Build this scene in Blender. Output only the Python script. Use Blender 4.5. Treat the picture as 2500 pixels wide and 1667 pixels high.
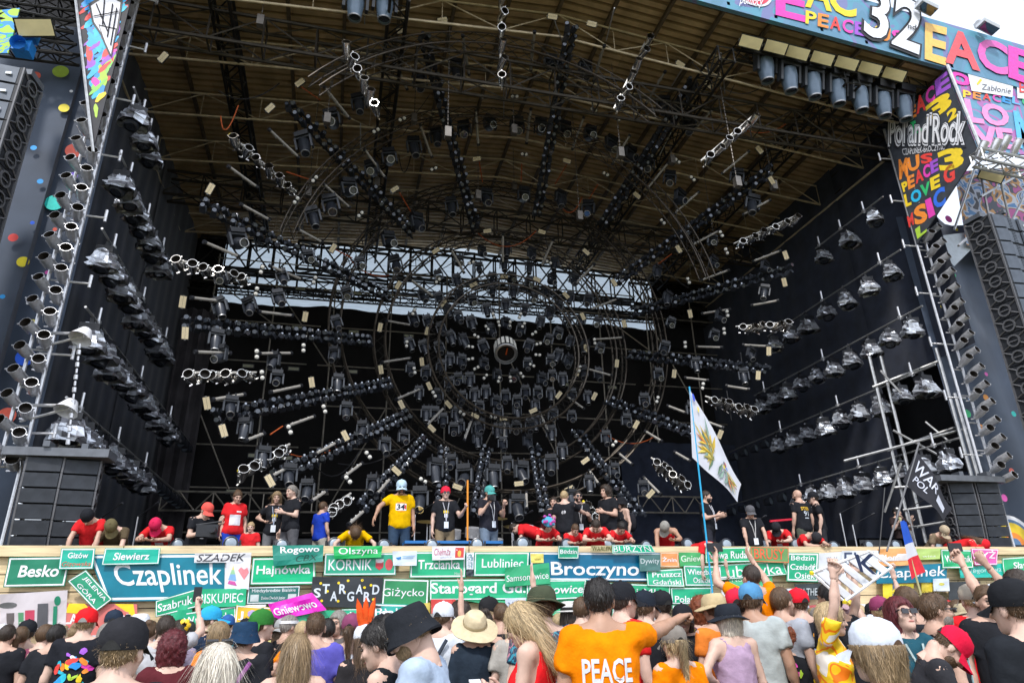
import bpy, bmesh, math, random
import numpy as np
from mathutils import Vector, Matrix
from mathutils.bvhtree import BVHTree
random.seed(11); NR=np.random.RandomState(5)
S=bpy.context.scene; COL=S.collection
for o in list(bpy.data.objects): bpy.data.objects.remove(o)
rad=math.radians
# ---------------------------------------------------------------- camera
FPX=1656.0; PITCH=rad(22.2); ROLL=rad(1.4); YAW=rad(14.6); CAM=np.array([0,0,1.68])
FW=np.array([math.sin(YAW)*math.cos(PITCH),math.cos(YAW)*math.cos(PITCH),math.sin(PITCH)])
_r=np.array([math.cos(YAW),-math.sin(YAW),0.0]); _u=np.cross(_r,FW)
RT=_r*math.cos(ROLL)-_u*math.sin(ROLL); UP=_u*math.cos(ROLL)+_r*math.sin(ROLL)
cd=bpy.data.cameras.new('camera'); cd.sensor_width=36; cd.lens=36*FPX/2500; cd.clip_start=.05; cd.clip_end=3000
co=bpy.data.objects.new('camera',cd); COL.objects.link(co)
co.matrix_world=Matrix(((RT[0],UP[0],-FW[0],CAM[0]),(RT[1],UP[1],-FW[1],CAM[1]),(RT[2],UP[2],-FW[2],CAM[2]),(0,0,0,1)))
S.camera=co
# ---------------------------------------------------------------- world, sun, exposure
SUN_EL=rad(52); SUN_AZ=rad(205)          # the light comes from behind the camera, a little to the left
wd=bpy.data.worlds.new('World'); S.world=wd; wd.use_nodes=True; nt=wd.node_tree; nt.nodes.clear()
sky=nt.nodes.new('ShaderNodeTexSky'); sky.sky_type='NISHITA'; sky.sun_disc=False
sky.sun_elevation=SUN_EL; sky.sun_rotation=SUN_AZ; sky.dust_density=3; sky.air_density=1.0
tc=nt.nodes.new('ShaderNodeTexCoord'); nz=nt.nodes.new('ShaderNodeTexNoise'); nz.inputs['Scale'].default_value=2.2; nz.inputs['Detail'].default_value=6
rp=nt.nodes.new('ShaderNodeValToRGB'); rp.color_ramp.elements[0].position=.36; rp.color_ramp.elements[0].color=(.55,.55,.55,1); rp.color_ramp.elements[1].position=.6; rp.color_ramp.elements[1].color=(.97,.97,.97,1)
mx=nt.nodes.new('ShaderNodeMixRGB'); mx.inputs[2].default_value=(12.2,13.2,15.0,1)
bg=nt.nodes.new('ShaderNodeBackground'); bg.inputs[1].default_value=.1; ow=nt.nodes.new('ShaderNodeOutputWorld')
L=nt.links.new
L(tc.outputs['Generated'],nz.inputs['Vector']); L(nz.outputs['Fac'],rp.inputs[0]); L(rp.outputs[0],mx.inputs[0]); L(sky.outputs[0],mx.inputs[1]); L(mx.outputs[0],bg.inputs[0]); L(bg.outputs[0],ow.inputs[0])
sl=bpy.data.lights.new('sun','SUN'); sl.energy=2.2; sl.angle=rad(5); sl.color=(1,.97,.93)
so=bpy.data.objects.new('sun',sl); COL.objects.link(so)
sd=Vector((math.sin(SUN_AZ)*math.cos(SUN_EL),math.cos(SUN_AZ)*math.cos(SUN_EL),math.sin(SUN_EL)))
so.rotation_euler=sd.to_track_quat('Z','Y').to_euler()
vs=S.view_settings; vs.view_transform='Standard'; vs.look='None'; vs.gamma=1; vs.use_curve_mapping=False; vs.exposure=0.52
S.render.engine='CYCLES'
# ---------------------------------------------------------------- geometry of the view
def ray(px,py): return FW+RT*(px-1250)/FPX-UP*(py-833.5)/FPX
def P(px,py,axis,v):
    d=ray(px,py); i='xyz'.index(axis); t=(v-CAM[i])/d[i]; return CAM+d*t
def Pd(px,py,dep): return CAM+ray(px,py)*dep
RC=np.array([4.95,9.7])               # centre (x, z) of the funnel of light rings
def P_rig(px,py,off=0.0):
    d=ray(px,py); t=8.0
    while t<40:
        p=CAM+d*t; rho=math.hypot(p[0]-RC[0],p[2]-RC[1])
        if p[1]>=20.0-1.0*max(0,rho-3.2)+off or p[2]>16.1: return p
        t+=.03
    return p
# ---------------------------------------------------------------- materials
MATS={}
def mat(name,col,rough=.6,metal=0.0,var=.18,scale=6.0,bump=0.0,bscale=60.0,spec=.4,sheen=0.0,coat=0.0,stretch=None,trans=0.0):
    if name in MATS: return MATS[name]
    m=bpy.data.materials.new(name); m.use_nodes=True; n=m.node_tree; b=n.nodes['Principled BSDF']
    b.inputs['Roughness'].default_value=rough; b.inputs['Metallic'].default_value=metal
    b.inputs['Specular IOR Level'].default_value=spec
    if sheen: b.inputs['Sheen Weight'].default_value=sheen
    if coat: b.inputs['Coat Weight'].default_value=coat
    t=n.nodes.new('ShaderNodeTexCoord'); mp=n.nodes.new('ShaderNodeMapping'); n.links.new(t.outputs['Object'],mp.inputs[0])
    if stretch: mp.inputs['Scale'].default_value=stretch
    z=n.nodes.new('ShaderNodeTexNoise'); z.inputs['Scale'].default_value=scale; z.inputs['Detail'].default_value=5; n.links.new(mp.outputs[0],z.inputs['Vector'])
    x=n.nodes.new('ShaderNodeMixRGB'); x.inputs[1].default_value=(*[max(0,c*(1-var)) for c in col],1); x.inputs[2].default_value=(*[min(1,c*(1+var)) for c in col],1)
    mr=n.nodes.new('ShaderNodeMapRange'); mr.inputs['From Min'].default_value=.28; mr.inputs['From Max'].default_value=.72; n.links.new(z.outputs['Fac'],mr.inputs[0]); n.links.new(mr.outputs[0],x.inputs[0]); n.links.new(x.outputs[0],b.inputs['Base Color'])
    if bump:
        z2=n.nodes.new('ShaderNodeTexNoise'); z2.inputs['Scale'].default_value=bscale; z2.inputs['Detail'].default_value=4; n.links.new(mp.outputs[0],z2.inputs['Vector'])
        bp=n.nodes.new('ShaderNodeBump'); bp.inputs['Strength'].default_value=bump; bp.inputs['Distance'].default_value=.02
        n.links.new(z2.outputs['Fac'],bp.inputs['Height']); n.links.new(bp.outputs[0],b.inputs['Normal'])
    if trans:
        o=n.nodes['Material Output']; tr=n.nodes.new('ShaderNodeBsdfTranslucent'); n.links.new(x.outputs[0],tr.inputs[0])
        ms=n.nodes.new('ShaderNodeMixShader'); ms.inputs[0].default_value=trans; n.links.new(b.outputs[0],ms.inputs[1]); n.links.new(tr.outputs[0],ms.inputs[2]); n.links.new(ms.outputs[0],o.inputs[0])
    MATS[name]=m; return m
def paint(col,rough=.5): return mat('paint_%.2f_%.2f_%.2f'%tuple(col),col,rough,var=.1,scale=9)
def cloth(col,bump=.45): return mat('cloth_%.3f_%.3f_%.3f'%tuple(col),col,.85,var=.14,scale=14,bump=bump,bscale=16,spec=.1)
CHROME=lambda: mat('chrome',(.62,.62,.64),.30,.6,var=.15,scale=20,bump=.1,bscale=30)
STEEL=lambda: mat('galvanised_steel',(.50,.50,.50),.45,.8,var=.2,scale=10)
POLISH=lambda: mat('polished_can',(.90,.87,.82),.22,1.0,var=.1,scale=20)
BLACKM=lambda: mat('black_metal',(.016,.017,.021),.38,.0,var=.25,spec=.45)
DARKT=lambda: mat('dark_truss_steel',(.022,.020,.018),.5,.2,var=.3,spec=.4)
GUN=lambda: mat('fixture_grey_black',(.030,.034,.044),.32,.1,var=.25,spec=.5)
LENS=lambda: mat('lens_glass',(.03,.035,.05),.08,.0,spec=.9,coat=.8,var=.1)
PALE=lambda: mat('frosted_lens',(.72,.70,.64),.4,var=.08)
BEIGE=lambda: mat('amber_louvre',(.62,.52,.33),.5,var=.15,scale=30)
DRAPE=lambda: mat('black_drape',(.026,.033,.056),.8,var=.3,scale=3,bump=.3,bscale=4,spec=.2,sheen=.25)
# ---------------------------------------------------------------- object helpers
def tag(o,label=None,cat=None,group=None,kind=None):
    if label: o['label']=label
    if cat: o['category']=cat
    if group: o['group']=group
    if kind: o['kind']=kind
    return o
def link(name,data,parent=None,loc=None,mtx=None):
    o=bpy.data.objects.new(name,data); COL.objects.link(o)
    if parent is not None: o.parent=parent
    if loc is not None: o.location=tuple(loc)
    if mtx is not None: o.matrix_local=mtx
    return o
def thing(name,label,cat,group=None,loc=(0,0,0),mtx=None):
    o=link(name,None,None,loc if mtx is None else None,mtx); o.empty_display_size=.1
    return tag(o,label,cat,group)
class MB:
    def __init__(s): s.v=[]; s.f=[]; s.m=[]; s.k=0
    def add(s,vs,fs,mi=0):
        b=len(s.v); s.v+= [tuple(map(float,v)) for v in vs]; s.f+=[tuple(i+b for i in f) for f in fs]; s.m+=[mi]*len(fs); return s
    def box(s,c,d,R=None,mi=0):
        c=np.array(c,float); h=np.array(d,float)/2
        P8=np.array([[x,y,z] for x in(-1,1) for y in(-1,1) for z in(-1,1)])*h
        if R is not None: P8=P8@np.array(R).T
        return s.add(P8+c,[(0,1,3,2),(4,6,7,5),(0,4,5,1),(2,3,7,6),(0,2,6,4),(1,5,7,3)],mi)
    def frame(s,a):
        a=np.array(a,float); a/=np.linalg.norm(a)+1e-12; h=np.array([0,0,1.]) if abs(a[2])<.9 else np.array([1.,0,0])
        u=np.cross(a,h); u/=np.linalg.norm(u); return a,u,np.cross(a,u)
    def cyl(s,p0,p1,r0,r1=None,n=8,caps=True,mi=0):
        if r1 is None: r1=r0
        p0=np.array(p0,float); p1=np.array(p1,float); a,u,w=s.frame(p1-p0)
        an=[2*math.pi*i/n for i in range(n)]
        V=[p0+r0*(u*math.cos(t)+w*math.sin(t)) for t in an]+[p1+r1*(u*math.cos(t)+w*math.sin(t)) for t in an]
        F=[(i,(i+1)%n,n+(i+1)%n,n+i) for i in range(n)]
        F=[f[::-1] for f in F]
        if caps: F+= [tuple(range(n)),tuple(range(2*n-1,n-1,-1))]
        return s.add(V,F,mi)
    def lathe(s,p,a,prof,n=12,mi=0):      # prof: (radius, distance along a)
        p=np.array(p,float); a,u,w=s.frame(a); V=[];F=[]
        for r,h in prof:
            for i in range(n):
                t=2*math.pi*i/n; V.append(p+a*h+r*(u*math.cos(t)+w*math.sin(t)))
        for k in range(len(prof)-1):
            for i in range(n):
                j=(i+1)%n; F.append((k*n+i,k*n+j,(k+1)*n+j,(k+1)*n+i))
        return s.add(V,F,mi)
    def disc(s,p,a,r,n=12,mi=0):
        p=np.array(p,float); a,u,w=s.frame(a); return s.add([p+r*(u*math.cos(2*math.pi*i/n)-w*math.sin(2*math.pi*i/n)) for i in range(n)],[tuple(range(n))],mi)
    def poly(s,vs,mi=0): return s.add(vs,[tuple(range(len(vs)))],mi)
    def path(s,pts,r,n=6,mi=0):
        for a,b in zip(pts[:-1],pts[1:]): s.cyl(a,b,r,n=n,caps=True,mi=mi)
        return s
    def mesh(s,name,mats,smooth=False):
        me=bpy.data.meshes.new(name); me.from_pydata(s.v,[],s.f)
        for m in (mats if isinstance(mats,(list,tuple)) else [mats]): me.materials.append(m)
        if any(s.m): me.polygons.foreach_set('material_index',s.m)
        if smooth:
            me.polygons.foreach_set('use_smooth',[True]*len(s.f))
            try: me.set_sharp_from_angle(angle=rad(40))
            except Exception: pass
        me.update(); return me
    def build(s,name,mats,parent=None,smooth=False,loc=None,mtx=None): return link(name,s.mesh(name,mats,smooth),parent,loc,mtx)
def orient(loc,z,x=None,scale=1.0):
    z=Vector(z).normalized(); x=Vector(x) if x is not None else Vector((1,0,0))
    y=z.cross(x)
    if y.length<1e-4: y=z.cross(Vector((0,1,.1)))
    y.normalize(); x=y.cross(z).normalized()
    M=Matrix(((x[0],y[0],z[0],loc[0]),(x[1],y[1],z[1],loc[1]),(x[2],y[2],z[2],loc[2]),(0,0,0,1)))
    return M@Matrix.Scale(scale,4)
def ordn(n):
    w=['first','second','third','fourth','fifth','sixth','seventh','eighth','ninth','tenth','eleventh','twelfth']
    if n<=12: return w[n-1]
    return '%d%s'%(n,'th' if 10<=n%100<=20 else {1:'st',2:'nd',3:'rd'}.get(n%10,'th'))
class Proto:          # parts of a thing, shared by all its copies
    def __init__(s): s.parts=[]
    def part(s,name,mb,mats,sub=None,smooth=False,mtx=None):
        s.parts.append((name,mb if not isinstance(mb,MB) else mb.mesh(name,mats,smooth),sub,mtx)); return len(s.parts)-1
    def place(s,name,label,cat,group,mtx):
        root=thing(name,label,cat,group,mtx=mtx); objs=[]
        for nm,me,sub,m in s.parts: objs.append(link(nm,me,root if sub is None else objs[sub],mtx=m))
        return root
def clockkey(px,py): return math.atan2(px-1235,860-py)%(2*math.pi)
# ---------------------------------------------------------------- lettering
TXT={}
def text_geo(s,bold=.0,shear=0.0,res=3):
    bold=min(bold*.38,.05); k=(s,bold,shear,res)
    if k in TXT: return TXT[k]
    cu=bpy.data.curves.new('t','FONT'); cu.body=s; cu.size=1; cu.offset=bold; cu.shear=shear; cu.resolution_u=res; cu.align_x='LEFT'
    ob=bpy.data.objects.new('t',cu); me=ob.to_mesh()
    v=np.array([tuple(q.co)[:2] for q in me.vertices]) if len(me.vertices) else np.zeros((1,2)); f=[tuple(p.vertices) for p in me.polygons]
    ob.to_mesh_clear(); bpy.data.objects.remove(ob); bpy.data.curves.remove(cu)
    v=(v-v.min(0))/np.maximum(v.max(0)-v.min(0),1e-6); TXT[k]=(v,f); return TXT[k]
def qmap(q,u,v):      # bilinear: q = TL,TR,BR,BL ; v=0 bottom
    q=[np.array(t,float) for t in q]; return (q[3]*(1-u)+q[2]*u)*(1-v)+(q[0]*(1-u)+q[1]*u)*v
def qnormal(q):
    q=[np.array(t,float) for t in q]; n=np.cross(q[2]-q[3],q[0]-q[3]); return n/np.linalg.norm(n)
# ================================================================ STRUCTURE
D=12.5; DECK=2.4; BT=2.9; CX=4.95
gm=mat('trampled_grass',(.09,.085,.04),.95,var=.5,scale=.6,bump=.5,bscale=5)
tag(MB().poly([(-400,-400,0),(400,-400,0),(400,400,0),(-400,400,0)]).build('ground',gm),kind='structure')
def truss(name,label,cat,p0,p1,w,h,bay,rc,rb,m,group=None,parent=None,n=6):
    p0=np.array(p0,float);p1=np.array(p1,float);a=p1-p0;Ln=np.linalg.norm(a);a/=Ln
    u=np.cross(a,[0,0,1.]) if abs(a[2])<.9 else np.array([1.,0,0]); u/=np.linalg.norm(u); v=np.cross(u,a)
    cs=[u*w/2+v*h/2,u*-w/2+v*h/2,u*-w/2-v*h/2,u*w/2-v*h/2]
    B=MB(); nb=max(1,int(round(Ln/bay)))
    for i in range(nb):
        q0=p0+a*Ln*i/nb;q1=p0+a*Ln*(i+1)/nb
        for k in range(4):
            c,d=cs[k],cs[(k+1)%4]
            if i%2: c,d=d,c
            B.cyl(q0+c,q1+d,rb,n=4,caps=False)
            B.cyl(q0+cs[k],q0+cs[(k+1)%4],rb,n=4,caps=False)
    o=thing(name,label,cat,group,loc=p0)
    for c in cs: MB().cyl(c,p1-p0+c,rc,n=n).build('chord',m,o)
    B.v=[tuple(np.array(q)-p0) for q in B.v]; B.build('lacing',m,o); return o
# --- deck
dk=MB().box((CX,19.7,2.2),(23.6,14,.4)); tag(dk.build('stage_deck',mat('stage_plywood',(.03,.03,.033),.7,var=.3,scale=2)),'black plywood stage deck behind the sign covered front wall','stage')
# --- front wall with planks
fw=thing('stage_front_wall','pale timber wall along the stage front covered with town signs','wall',loc=(CX,D,0))
WOOD=mat('pine_boards',(.72,.56,.34),.75,var=.28,scale=3,bump=.2,bscale=20,stretch=(.6,3,9))
for i in range(5): MB().box((-13+2+i*5.6,0,2.82),(5.58,.14,.16)).build('top_beam',WOOD,fw)
for r in range(10):
    z=2.61-r*.26
    for i in range(8):
        w=3.5; x=-13+ (i+.5)*w+ (.9 if r%2 else 0)
        MB().box((x,.03+.012*((r*3+i)%3),z),(w-.012,.03,.245)).build('plank',WOOD,fw)
MB().box((.5,.2,1.4),(27.8,.2,2.7)).build('backing',mat('dark_timber',(.05,.04,.03),.8),fw)
# --- roof
ROOF=mat('corrugated_roof_sheet',(.47,.335,.19),.55,.0,var=.35,scale=1.5,spec=.35)  # brown base holds warm reflected light on grey sheet
EZ=lambda x: 17.25-.09*abs(x-CX)
rf=thing('stage_roof','corrugated roof sheeting painted warm-lit brown over the whole stage, low ridge in the middle','roof',loc=(0,0,0))
PW,PD,NP=2.35,3.0,5
pan=MB(); pitch=.25; nr=int(PD/pitch)
for i in range(nr):
    y=i*pitch; pr=[(y+.012,0),(y+.014,.28),(y+.108,.28),(y+.11,0),(y+pitch+.012,0)]
    for (ya,za),(yb,zb) in zip(pr[:-1],pr[1:]): pan.add([(-.03,ya,za),(PW+.03,ya,za),(PW+.03,yb,zb),(-.03,yb,zb)],[(0,3,2,1)])
pme=pan.mesh('roof_panel',ROOF)
for sgn in(-1,1):
    for i in range(NP):
        for j in range(5):
            x=CX+sgn*i*PW
            M=Matrix.Translation((x,11.5+j*PD,EZ(x)-.02*(j%2)*0))@Matrix.Rotation(rad(5.14)*sgn*1,4,'Y')
            if sgn<0: M=Matrix.Translation((x-PW,11.5+j*PD,EZ(x-PW)))@Matrix.Rotation(-rad(5.14),4,'Y')
            link('roof_panel',pme,rf,mtx=M)
RSTEEL=mat('roof_beam_steel',(.12,.09,.06),.6,.1,var=.3)
for i in range(-8,9):
    x=CX+i*1.42; MB().box((x,19,EZ(x)-.09),(.09,15,.12)).build('rafter',RSTEEL,rf)
PRO=mat('pale_roof_tube',(.62,.52,.36),.5,.2,var=.25)
k=0
for y in(13.1,15.2,17.4,19.6,21.8,24.0):      # pale lattice purlin trusses across
    for sgn in(-1,1):
        A=MB(); x0,x1=CX,CX+sgn*11.2
        zt=lambda x:EZ(x)-.2
        zb=lambda x:EZ(x)-1.0
        A.cyl((x0,y,zb(x0)),(x1,y,zb(x1)),.036,n=6); A.cyl((x0,y,zt(x0)),(x1,y,zt(x1)),.03,n=6)
        n=7
        for i in range(n):
            xa=x0+(x1-x0)*i/n; xb=x0+(x1-x0)*(i+1)/n
            A.cyl((xa,y,zb(xa)),(xb,y,zt(xb)),.018,n=5,caps=False) if i%2 else A.cyl((xa,y,zt(xa)),(xb,y,zb(xb)),.018,n=5,caps=False)
            A.cyl((xb,y,zb(xb)),(xb,y,zt(xb)),.014,n=5,caps=False)
        k+=1
        tag(A.build('roof_purlin_truss',PRO),'thin pale lattice truss under the %s slope of the roof, %s from the front'%('left' if sgn<0 else 'right',ordn(k//2+k%2)),'truss','lattice trusses under the roof')
for i,y in enumerate((13.9,21.0)):
    truss('main_roof_truss','heavy dark steel truss spanning the stage under the roof, %s from the front'%ordn(i+1),'truss',(CX-11.3,y,15.2),(CX+11.3,y,15.2),.5,.9,1.25,.045,.024,mat('brown_truss_steel',(.05,.042,.034),.5,.2,var=.3),'main roof trusses')
for i,x in enumerate((-3.6,.6,9.4,13.4)):
    truss('roof_ridge_truss','dark hanging truss running front to back under the roof, %s from the left'%ordn(i+1),'truss',(x,12.2,15.75),(x,25.5,15.75),.45,.45,.6,.04,.022,DARKT(),'front to back roof trusses')
for i,(x,) in enumerate([(-6.6,),(16.5,)]):
    truss('roof_edge_truss','dark eave truss along the %s edge of the stage roof'%('left' if i==0 else 'right'),'truss',(x,11.8,15.6),(x,26,15.6),.5,.7,1.0,.05,.025,DARKT())
    tag(MB().cyl((x*.97+.15,11.8,14.9),(x*.97+.15,26,15.0),.04,n=6).build('eave_pipe',PRO),'pale pipe along the top of the %s side drape'%('left' if i==0 else 'right'),'pipe')
# --- rear: scaffold, drape, light sheet
SHEET=mat('translucent_back_sheet',(.62,.70,.78),.6,var=.12,scale=2,trans=.75,stretch=(1,1,9))
A=MB(); n=26
for i in range(n+1):
    x=-7.2+i*24.4/n; A.v+=[(x,26.6+.05*math.sin(i*1.7),13.0),(x,26.6+.08*math.sin(i*2.1+1),17.35-.02*abs(x-CX))]
A.f=[(2*i,2*i+2,2*i+3,2*i+1) for i in range(n)]; A.m=[0]*n
tag(A.build('back_sheet',SHEET,smooth=True),'pale translucent sheet glowing under the rear edge of the roof','sheet')
def wingpanel(x0,x1,lb): tag(MB().box(((x0+x1)/2,26.25,15.2),(x1-x0,.08,4.4)).build('black_curtain',mat('black_backing',(.012,.012,.014),.9)),lb,'curtain')
wingpanel(13.7,17.0,'black cloth panel closing the right end of the rear opening'); wingpanel(-7.2,-5.2,'black cloth panel closing the left end of the rear opening')
def drape(name,label,p0,p1,zb,zt,fold=.06,nf=60,rows=7,m=None,wav=0):
    p0=np.array(p0,float);p1=np.array(p1,float);a=p1-p0;nn=np.array([-a[1],a[0]])/np.linalg.norm(a)
    v=[];f=[]
    for j in range(rows+1):
        for i in range(nf+1):
            t=i/nf; q=p0+a*t+nn*fold*(math.sin(i*1.35+.5*math.sin(j*.7+i*.2))+.5*math.sin(i*.41+j*.3))
            z=zb+(zt-zb+(.45*t if wav else 0))*j/rows
            if j==rows: z-=wav*abs(math.sin(t*math.pi*4))
            v.append((q[0],q[1],z))
    for j in range(rows):
        for i in range(nf): b=j*(nf+1)+i; f.append((b,b+1,b+nf+2,b+nf+1))
    mb=MB(); mb.add(v,f); o=mb.build(name,m or DRAPE(),smooth=True); tag(o,label,'curtain'); return o
drape('rear_drape','black cloth drape across the rear wall of the stage',(-6.9,26.3),(16.9,26.3),2.4,13.6,.05,90,5,mat('rear_black_cloth',(.009,.008,.008),.9,var=.3,scale=2),wav=.12)
SC=mat('scaffold_tube',(.42,.38,.32),.5,.6,var=.3)
sc=thing('rear_scaffold','grid of pale scaffold tubes standing before the rear black drape','scaffolding',loc=(0,25.4,0))
for i in range(10):
    x=-5.2+i*2.25; MB().cyl((x,0,2.4),(x+.05,0,15.2),.032,n=6).build('standard',SC,sc)
for j,z in enumerate((4.6,6.1,7.6,9.2,10.8,12.4,14.0,15.0)):
    for i in range(5):
        x=-5.6+i*4.5+(j%2)*.4; MB().cyl((x,-.06,z),(x+4.1,-.06,z+.03*(i%3)),.026,n=6).build('ledger',SC,sc)
for i,(xa,za,xb,zb) in enumerate([(-5.2,9.2,-2.95,4.6),(-2.95,14,-.7,10.8),(-.7,4.6,1.55,9.2),(3.8,4.6,6.05,9.2),(6.05,12.4,8.3,7.6),(10.55,4.6,12.8,9.2),(12.8,14,15.05,9.2),(-5.2,14.0,-2.95,12.4),(12.8,12.4,10.55,14.)]):
    MB().cyl((xa,-.12,za),(xb,-.12,zb),.026,n=6).build('brace',SC,sc)
for i,(x0,x1,z) in enumerate([(-5.6,-.3,5.2),(11.3,14.2,5.35)]):
    A=MB(); A.cyl((x0,24.6,z),(x1,24.6,z),.035,n=6); A.cyl((x0,24.6,z+.62),(x1,24.6,z+.62),.035,n=6)
    nb=10 if i==0 else 6
    for k in range(nb):
        xa=x0+(x1-x0)*k/nb; xb=x0+(x1-x0)*(k+1)/nb; za,zb=(z,z+.62) if k%2==0 else (z+.62,z)
        A.cyl((xa,24.6,za),(xb,24.6,zb),.024,n=5)
        if k%3==0: A.cyl((xa,24.6,z),(xa,24.6,z+.62),.024,n=5)
    tag(A.build('lattice_girder',SC),'pale grey lattice girder low on the rear wall, %s'%('left side' if i==0 else 'right side behind the white flag'),'girder','rear girders')
truss('rear_low_truss','thin dark truss across the lower part of the bright rear opening','truss',(-6.5,25.9,13.95),(16.4,25.9,14.3),.3,.34,.5,.035,.018,DARKT())
for i,x in enumerate((-6,-2.3,1.4,5.1,8.8,12.5)):
    if i%2==0: truss('rear_truss','dark box truss crossing the bright rear opening, %s from left'%ordn(i//2+1),'truss',(x,25.8,14.35+.2*(i%3)),(x+7.6,25.8,14.35+.2*(i%3)),.35,.6,.75,.045,.025,DARKT(),'rear opening trusses')
    truss('rear_upper_truss','dark deep truss below the rear roof edge, %s bay from left'%ordn(i+1),'truss',(x,25.9,16.0-.06*abs(x+1.8-CX)),(x+3.7,25.9,16.0-.06*abs(x+1.8-CX)),.4,1.3,.95,.06,.035,DARKT(),'rear upper trusses')
# --- side drapes
drape('left_side_drape','tall black curtain lining the left wing, hung above a scaffold gap',(-6.25,13.7),(-6.25,20.6),4.5,16.2,.018,40,8)
drape('left_rear_drape','black curtain on the left wing reaching down to the deck at the rear',(-6.2,20.4),(-6.2,27.2),2.4,16.2,.018,34,8)
drape('left_corner_drape','slack grey-black cloth hanging in the rear left corner',(-6.0,24.9),(-4.9,25.2),3.2,12.6,.1,14,6,mat('washed_black_cloth',(.06,.055,.06),.9,var=.4,scale=2))
drape('right_side_drape','tall black curtain lining the right wing of the stage',(16.15,27.2),(16.15,16.6),2.4,16.2,.018,50,8)
drape('right_front_drape','black curtain high on the right wing beside the lamp ladder',(16.2,16.8),(16.2,13.2),8.2,16.2,.018,18,6)
drape('right_low_drape','short black cloth hanging low beside the right speaker stack',(16.1,16.7),(16.1,14.4),2.4,5.0,.05,14,4)
tag(MB().box((17.6,18.2,8),(.1,7,15.5)).build('wing_blackout',mat('black_backing',(.012,.012,.014),.9)),'added black sheet darkening the opening behind the right wing scaffold','sheet')  # added sheet, makes the bright opening in the right wing dark
drape('right_inner_drape','black cloth panel standing behind the singer side lamps at right rear',(10.9,25.0),(16.0,24.8),2.4,8.2,.06,30,4)
tag(MB().box((-11.5,15.2,15.5),(11,.1,7)).build('wing_blackout',MATS.get('black_backing') or mat('black_backing',(.012,.012,.014),.9)),'added black sheet shutting out bright sky above the left dotted scrim','sheet')  # added sheet, blocks the bright sky in the top left corner
tag(MB().box((-9.2,18,2.6),(.1,9.5,5.4)).build('wing_blackout',MATS['black_backing']),'added black sheet shutting out sky under the left wing curtain','sheet')  # added sheet, blocks the sky seen through the open left wing
# --- dotted scrims either side
SCRIM=mat('dark_printed_scrim',(.055,.075,.115),.6,var=.35,scale=.7,bump=.25,bscale=1.4,spec=.35,sheen=.15)  # broad noise tone paints a lit gradient into the cloth
def scrim(name,label,x0,x1,y,z0,z1,amp,fr):
    v=[];f=[];nx,nz=36,14
    for j in range(nz+1):
        for i in range(nx+1):
            t=i/nx; s=j/nz; v.append((x0+(x1-x0)*t,y+amp*math.sin(t*fr+s*2.2)*(.3+s),z0+(z1-z0)*s))
    for j in range(nz):
        for i in range(nx): b=j*(nx+1)+i; f.append((b,b+1,b+nx+2,b+nx+1))
    mb=MB(); mb.add(v,f); o=mb.build(name,SCRIM,smooth=True); return tag(o,label,'banner')
ls=scrim('dotted_scrim','dark blue-grey scrim with coloured dots left of the lamp ladder',-16,-5.45,13.9,0,14.6,.05,9)
rs=scrim('dotted_scrim','dark draped scrim with coloured dots right of the lamp ladder',16.0,27,14.2,0,12.8,.16,30)
DC={'r':(.75,.06,.05),'c':(.85,.14,.09),'l':(.42,.60,.04),'y':(.85,.70,.02),'t':(.02,.62,.55),'b':(.02,.12,.75),'s':(.02,.32,.75),'p':(.16,.08,.55),'o':(.85,.32,.03),'w':(.8,.8,.82),'m':(.75,.10,.45),'g':(.03,.55,.2)}
for px,py,r,c in [(86,185,12,'c'),(148,175,18,'l'),(174,223,4,'w'),(156,264,12,'y'),(181,368,20,'c'),(82,361,7,'s'),(179,429,10,'p'),(132,495,21,'t'),(98,443,7,'s'),(211,307,6,'o'),(79,544,5,'b'),(32,580,11,'r'),(56,639,14,'y'),(134,560,5,'c'),(6,724,6,'s'),(69,739,5,'w'),(80,785,6,'y'),(62,872,22,'b'),(16,1015,21,'c'),(115,665,5,'m')]:
    p=P(px,py,'y',13.79); R=r/FPX*np.dot(p-CAM,FW); MB().disc(p,(0,-1,0),R,18).build('printed_dot',paint(DC[c]),ls)
for px,py,r,c in [(2330,672,5,'g'),(2333,728,6,'y'),(2303,749,8,'y'),(2341,812,8,'m'),(2359,871,7,'s'),(2407,970,8,'o'),(2369,975,6,'s'),(2408,913,5,'m'),(2395,1043,8,'o'),(2362,1009,10,'g'),(2316,535,10,'m'),(2452,1215,9,'m'),(2475,1010,7,'t'),(2470,1150,8,'c'),(2335,560,5,'y')]:
    p=P(px,py,'y',13.9); R=r/FPX*np.dot(p-CAM,FW); MB().disc(p,(0,-1,0),R,18).build('printed_dot',paint(DC[c]),rs)
# ================================================================ RIG: ring trusses
def ring_truss(y,cx,cz,r,a0,a1,label,w=.34):
    n=max(24,int(abs(a1-a0)/rad(4.5))); A=[MB() for _ in range(4)];B=MB()
    def pt(a,dr,dy): return np.array([cx+(r+dr)*math.cos(a),y+dy,cz+(r+dr)*math.sin(a)])
    cs=[(-w/2,-w/2),(w/2,-w/2),(w/2,w/2),(-w/2,w/2)]
    for i in range(n):
        a=a0+(a1-a0)*i/n;b=a0+(a1-a0)*(i+1)/n
        for k in range(4):
            A[k].cyl(pt(a,*cs[k]),pt(b,*cs[k]),.03 if r<6 else .02,n=5,caps=False)
            B.cyl(pt(a,*cs[k]),pt(b,*cs[(k+1)%4]),.012,n=4,caps=False)
    o=thing('ring_truss',label,'truss','concentric ring trusses')
    for k in range(4): A[k].build('chord',mat('ring_truss_aluminium',(.085,.07,.055),.4,.5,var=.3),o)
    B.build('lacing',DARKT(),o)
TP=2*math.pi
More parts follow.
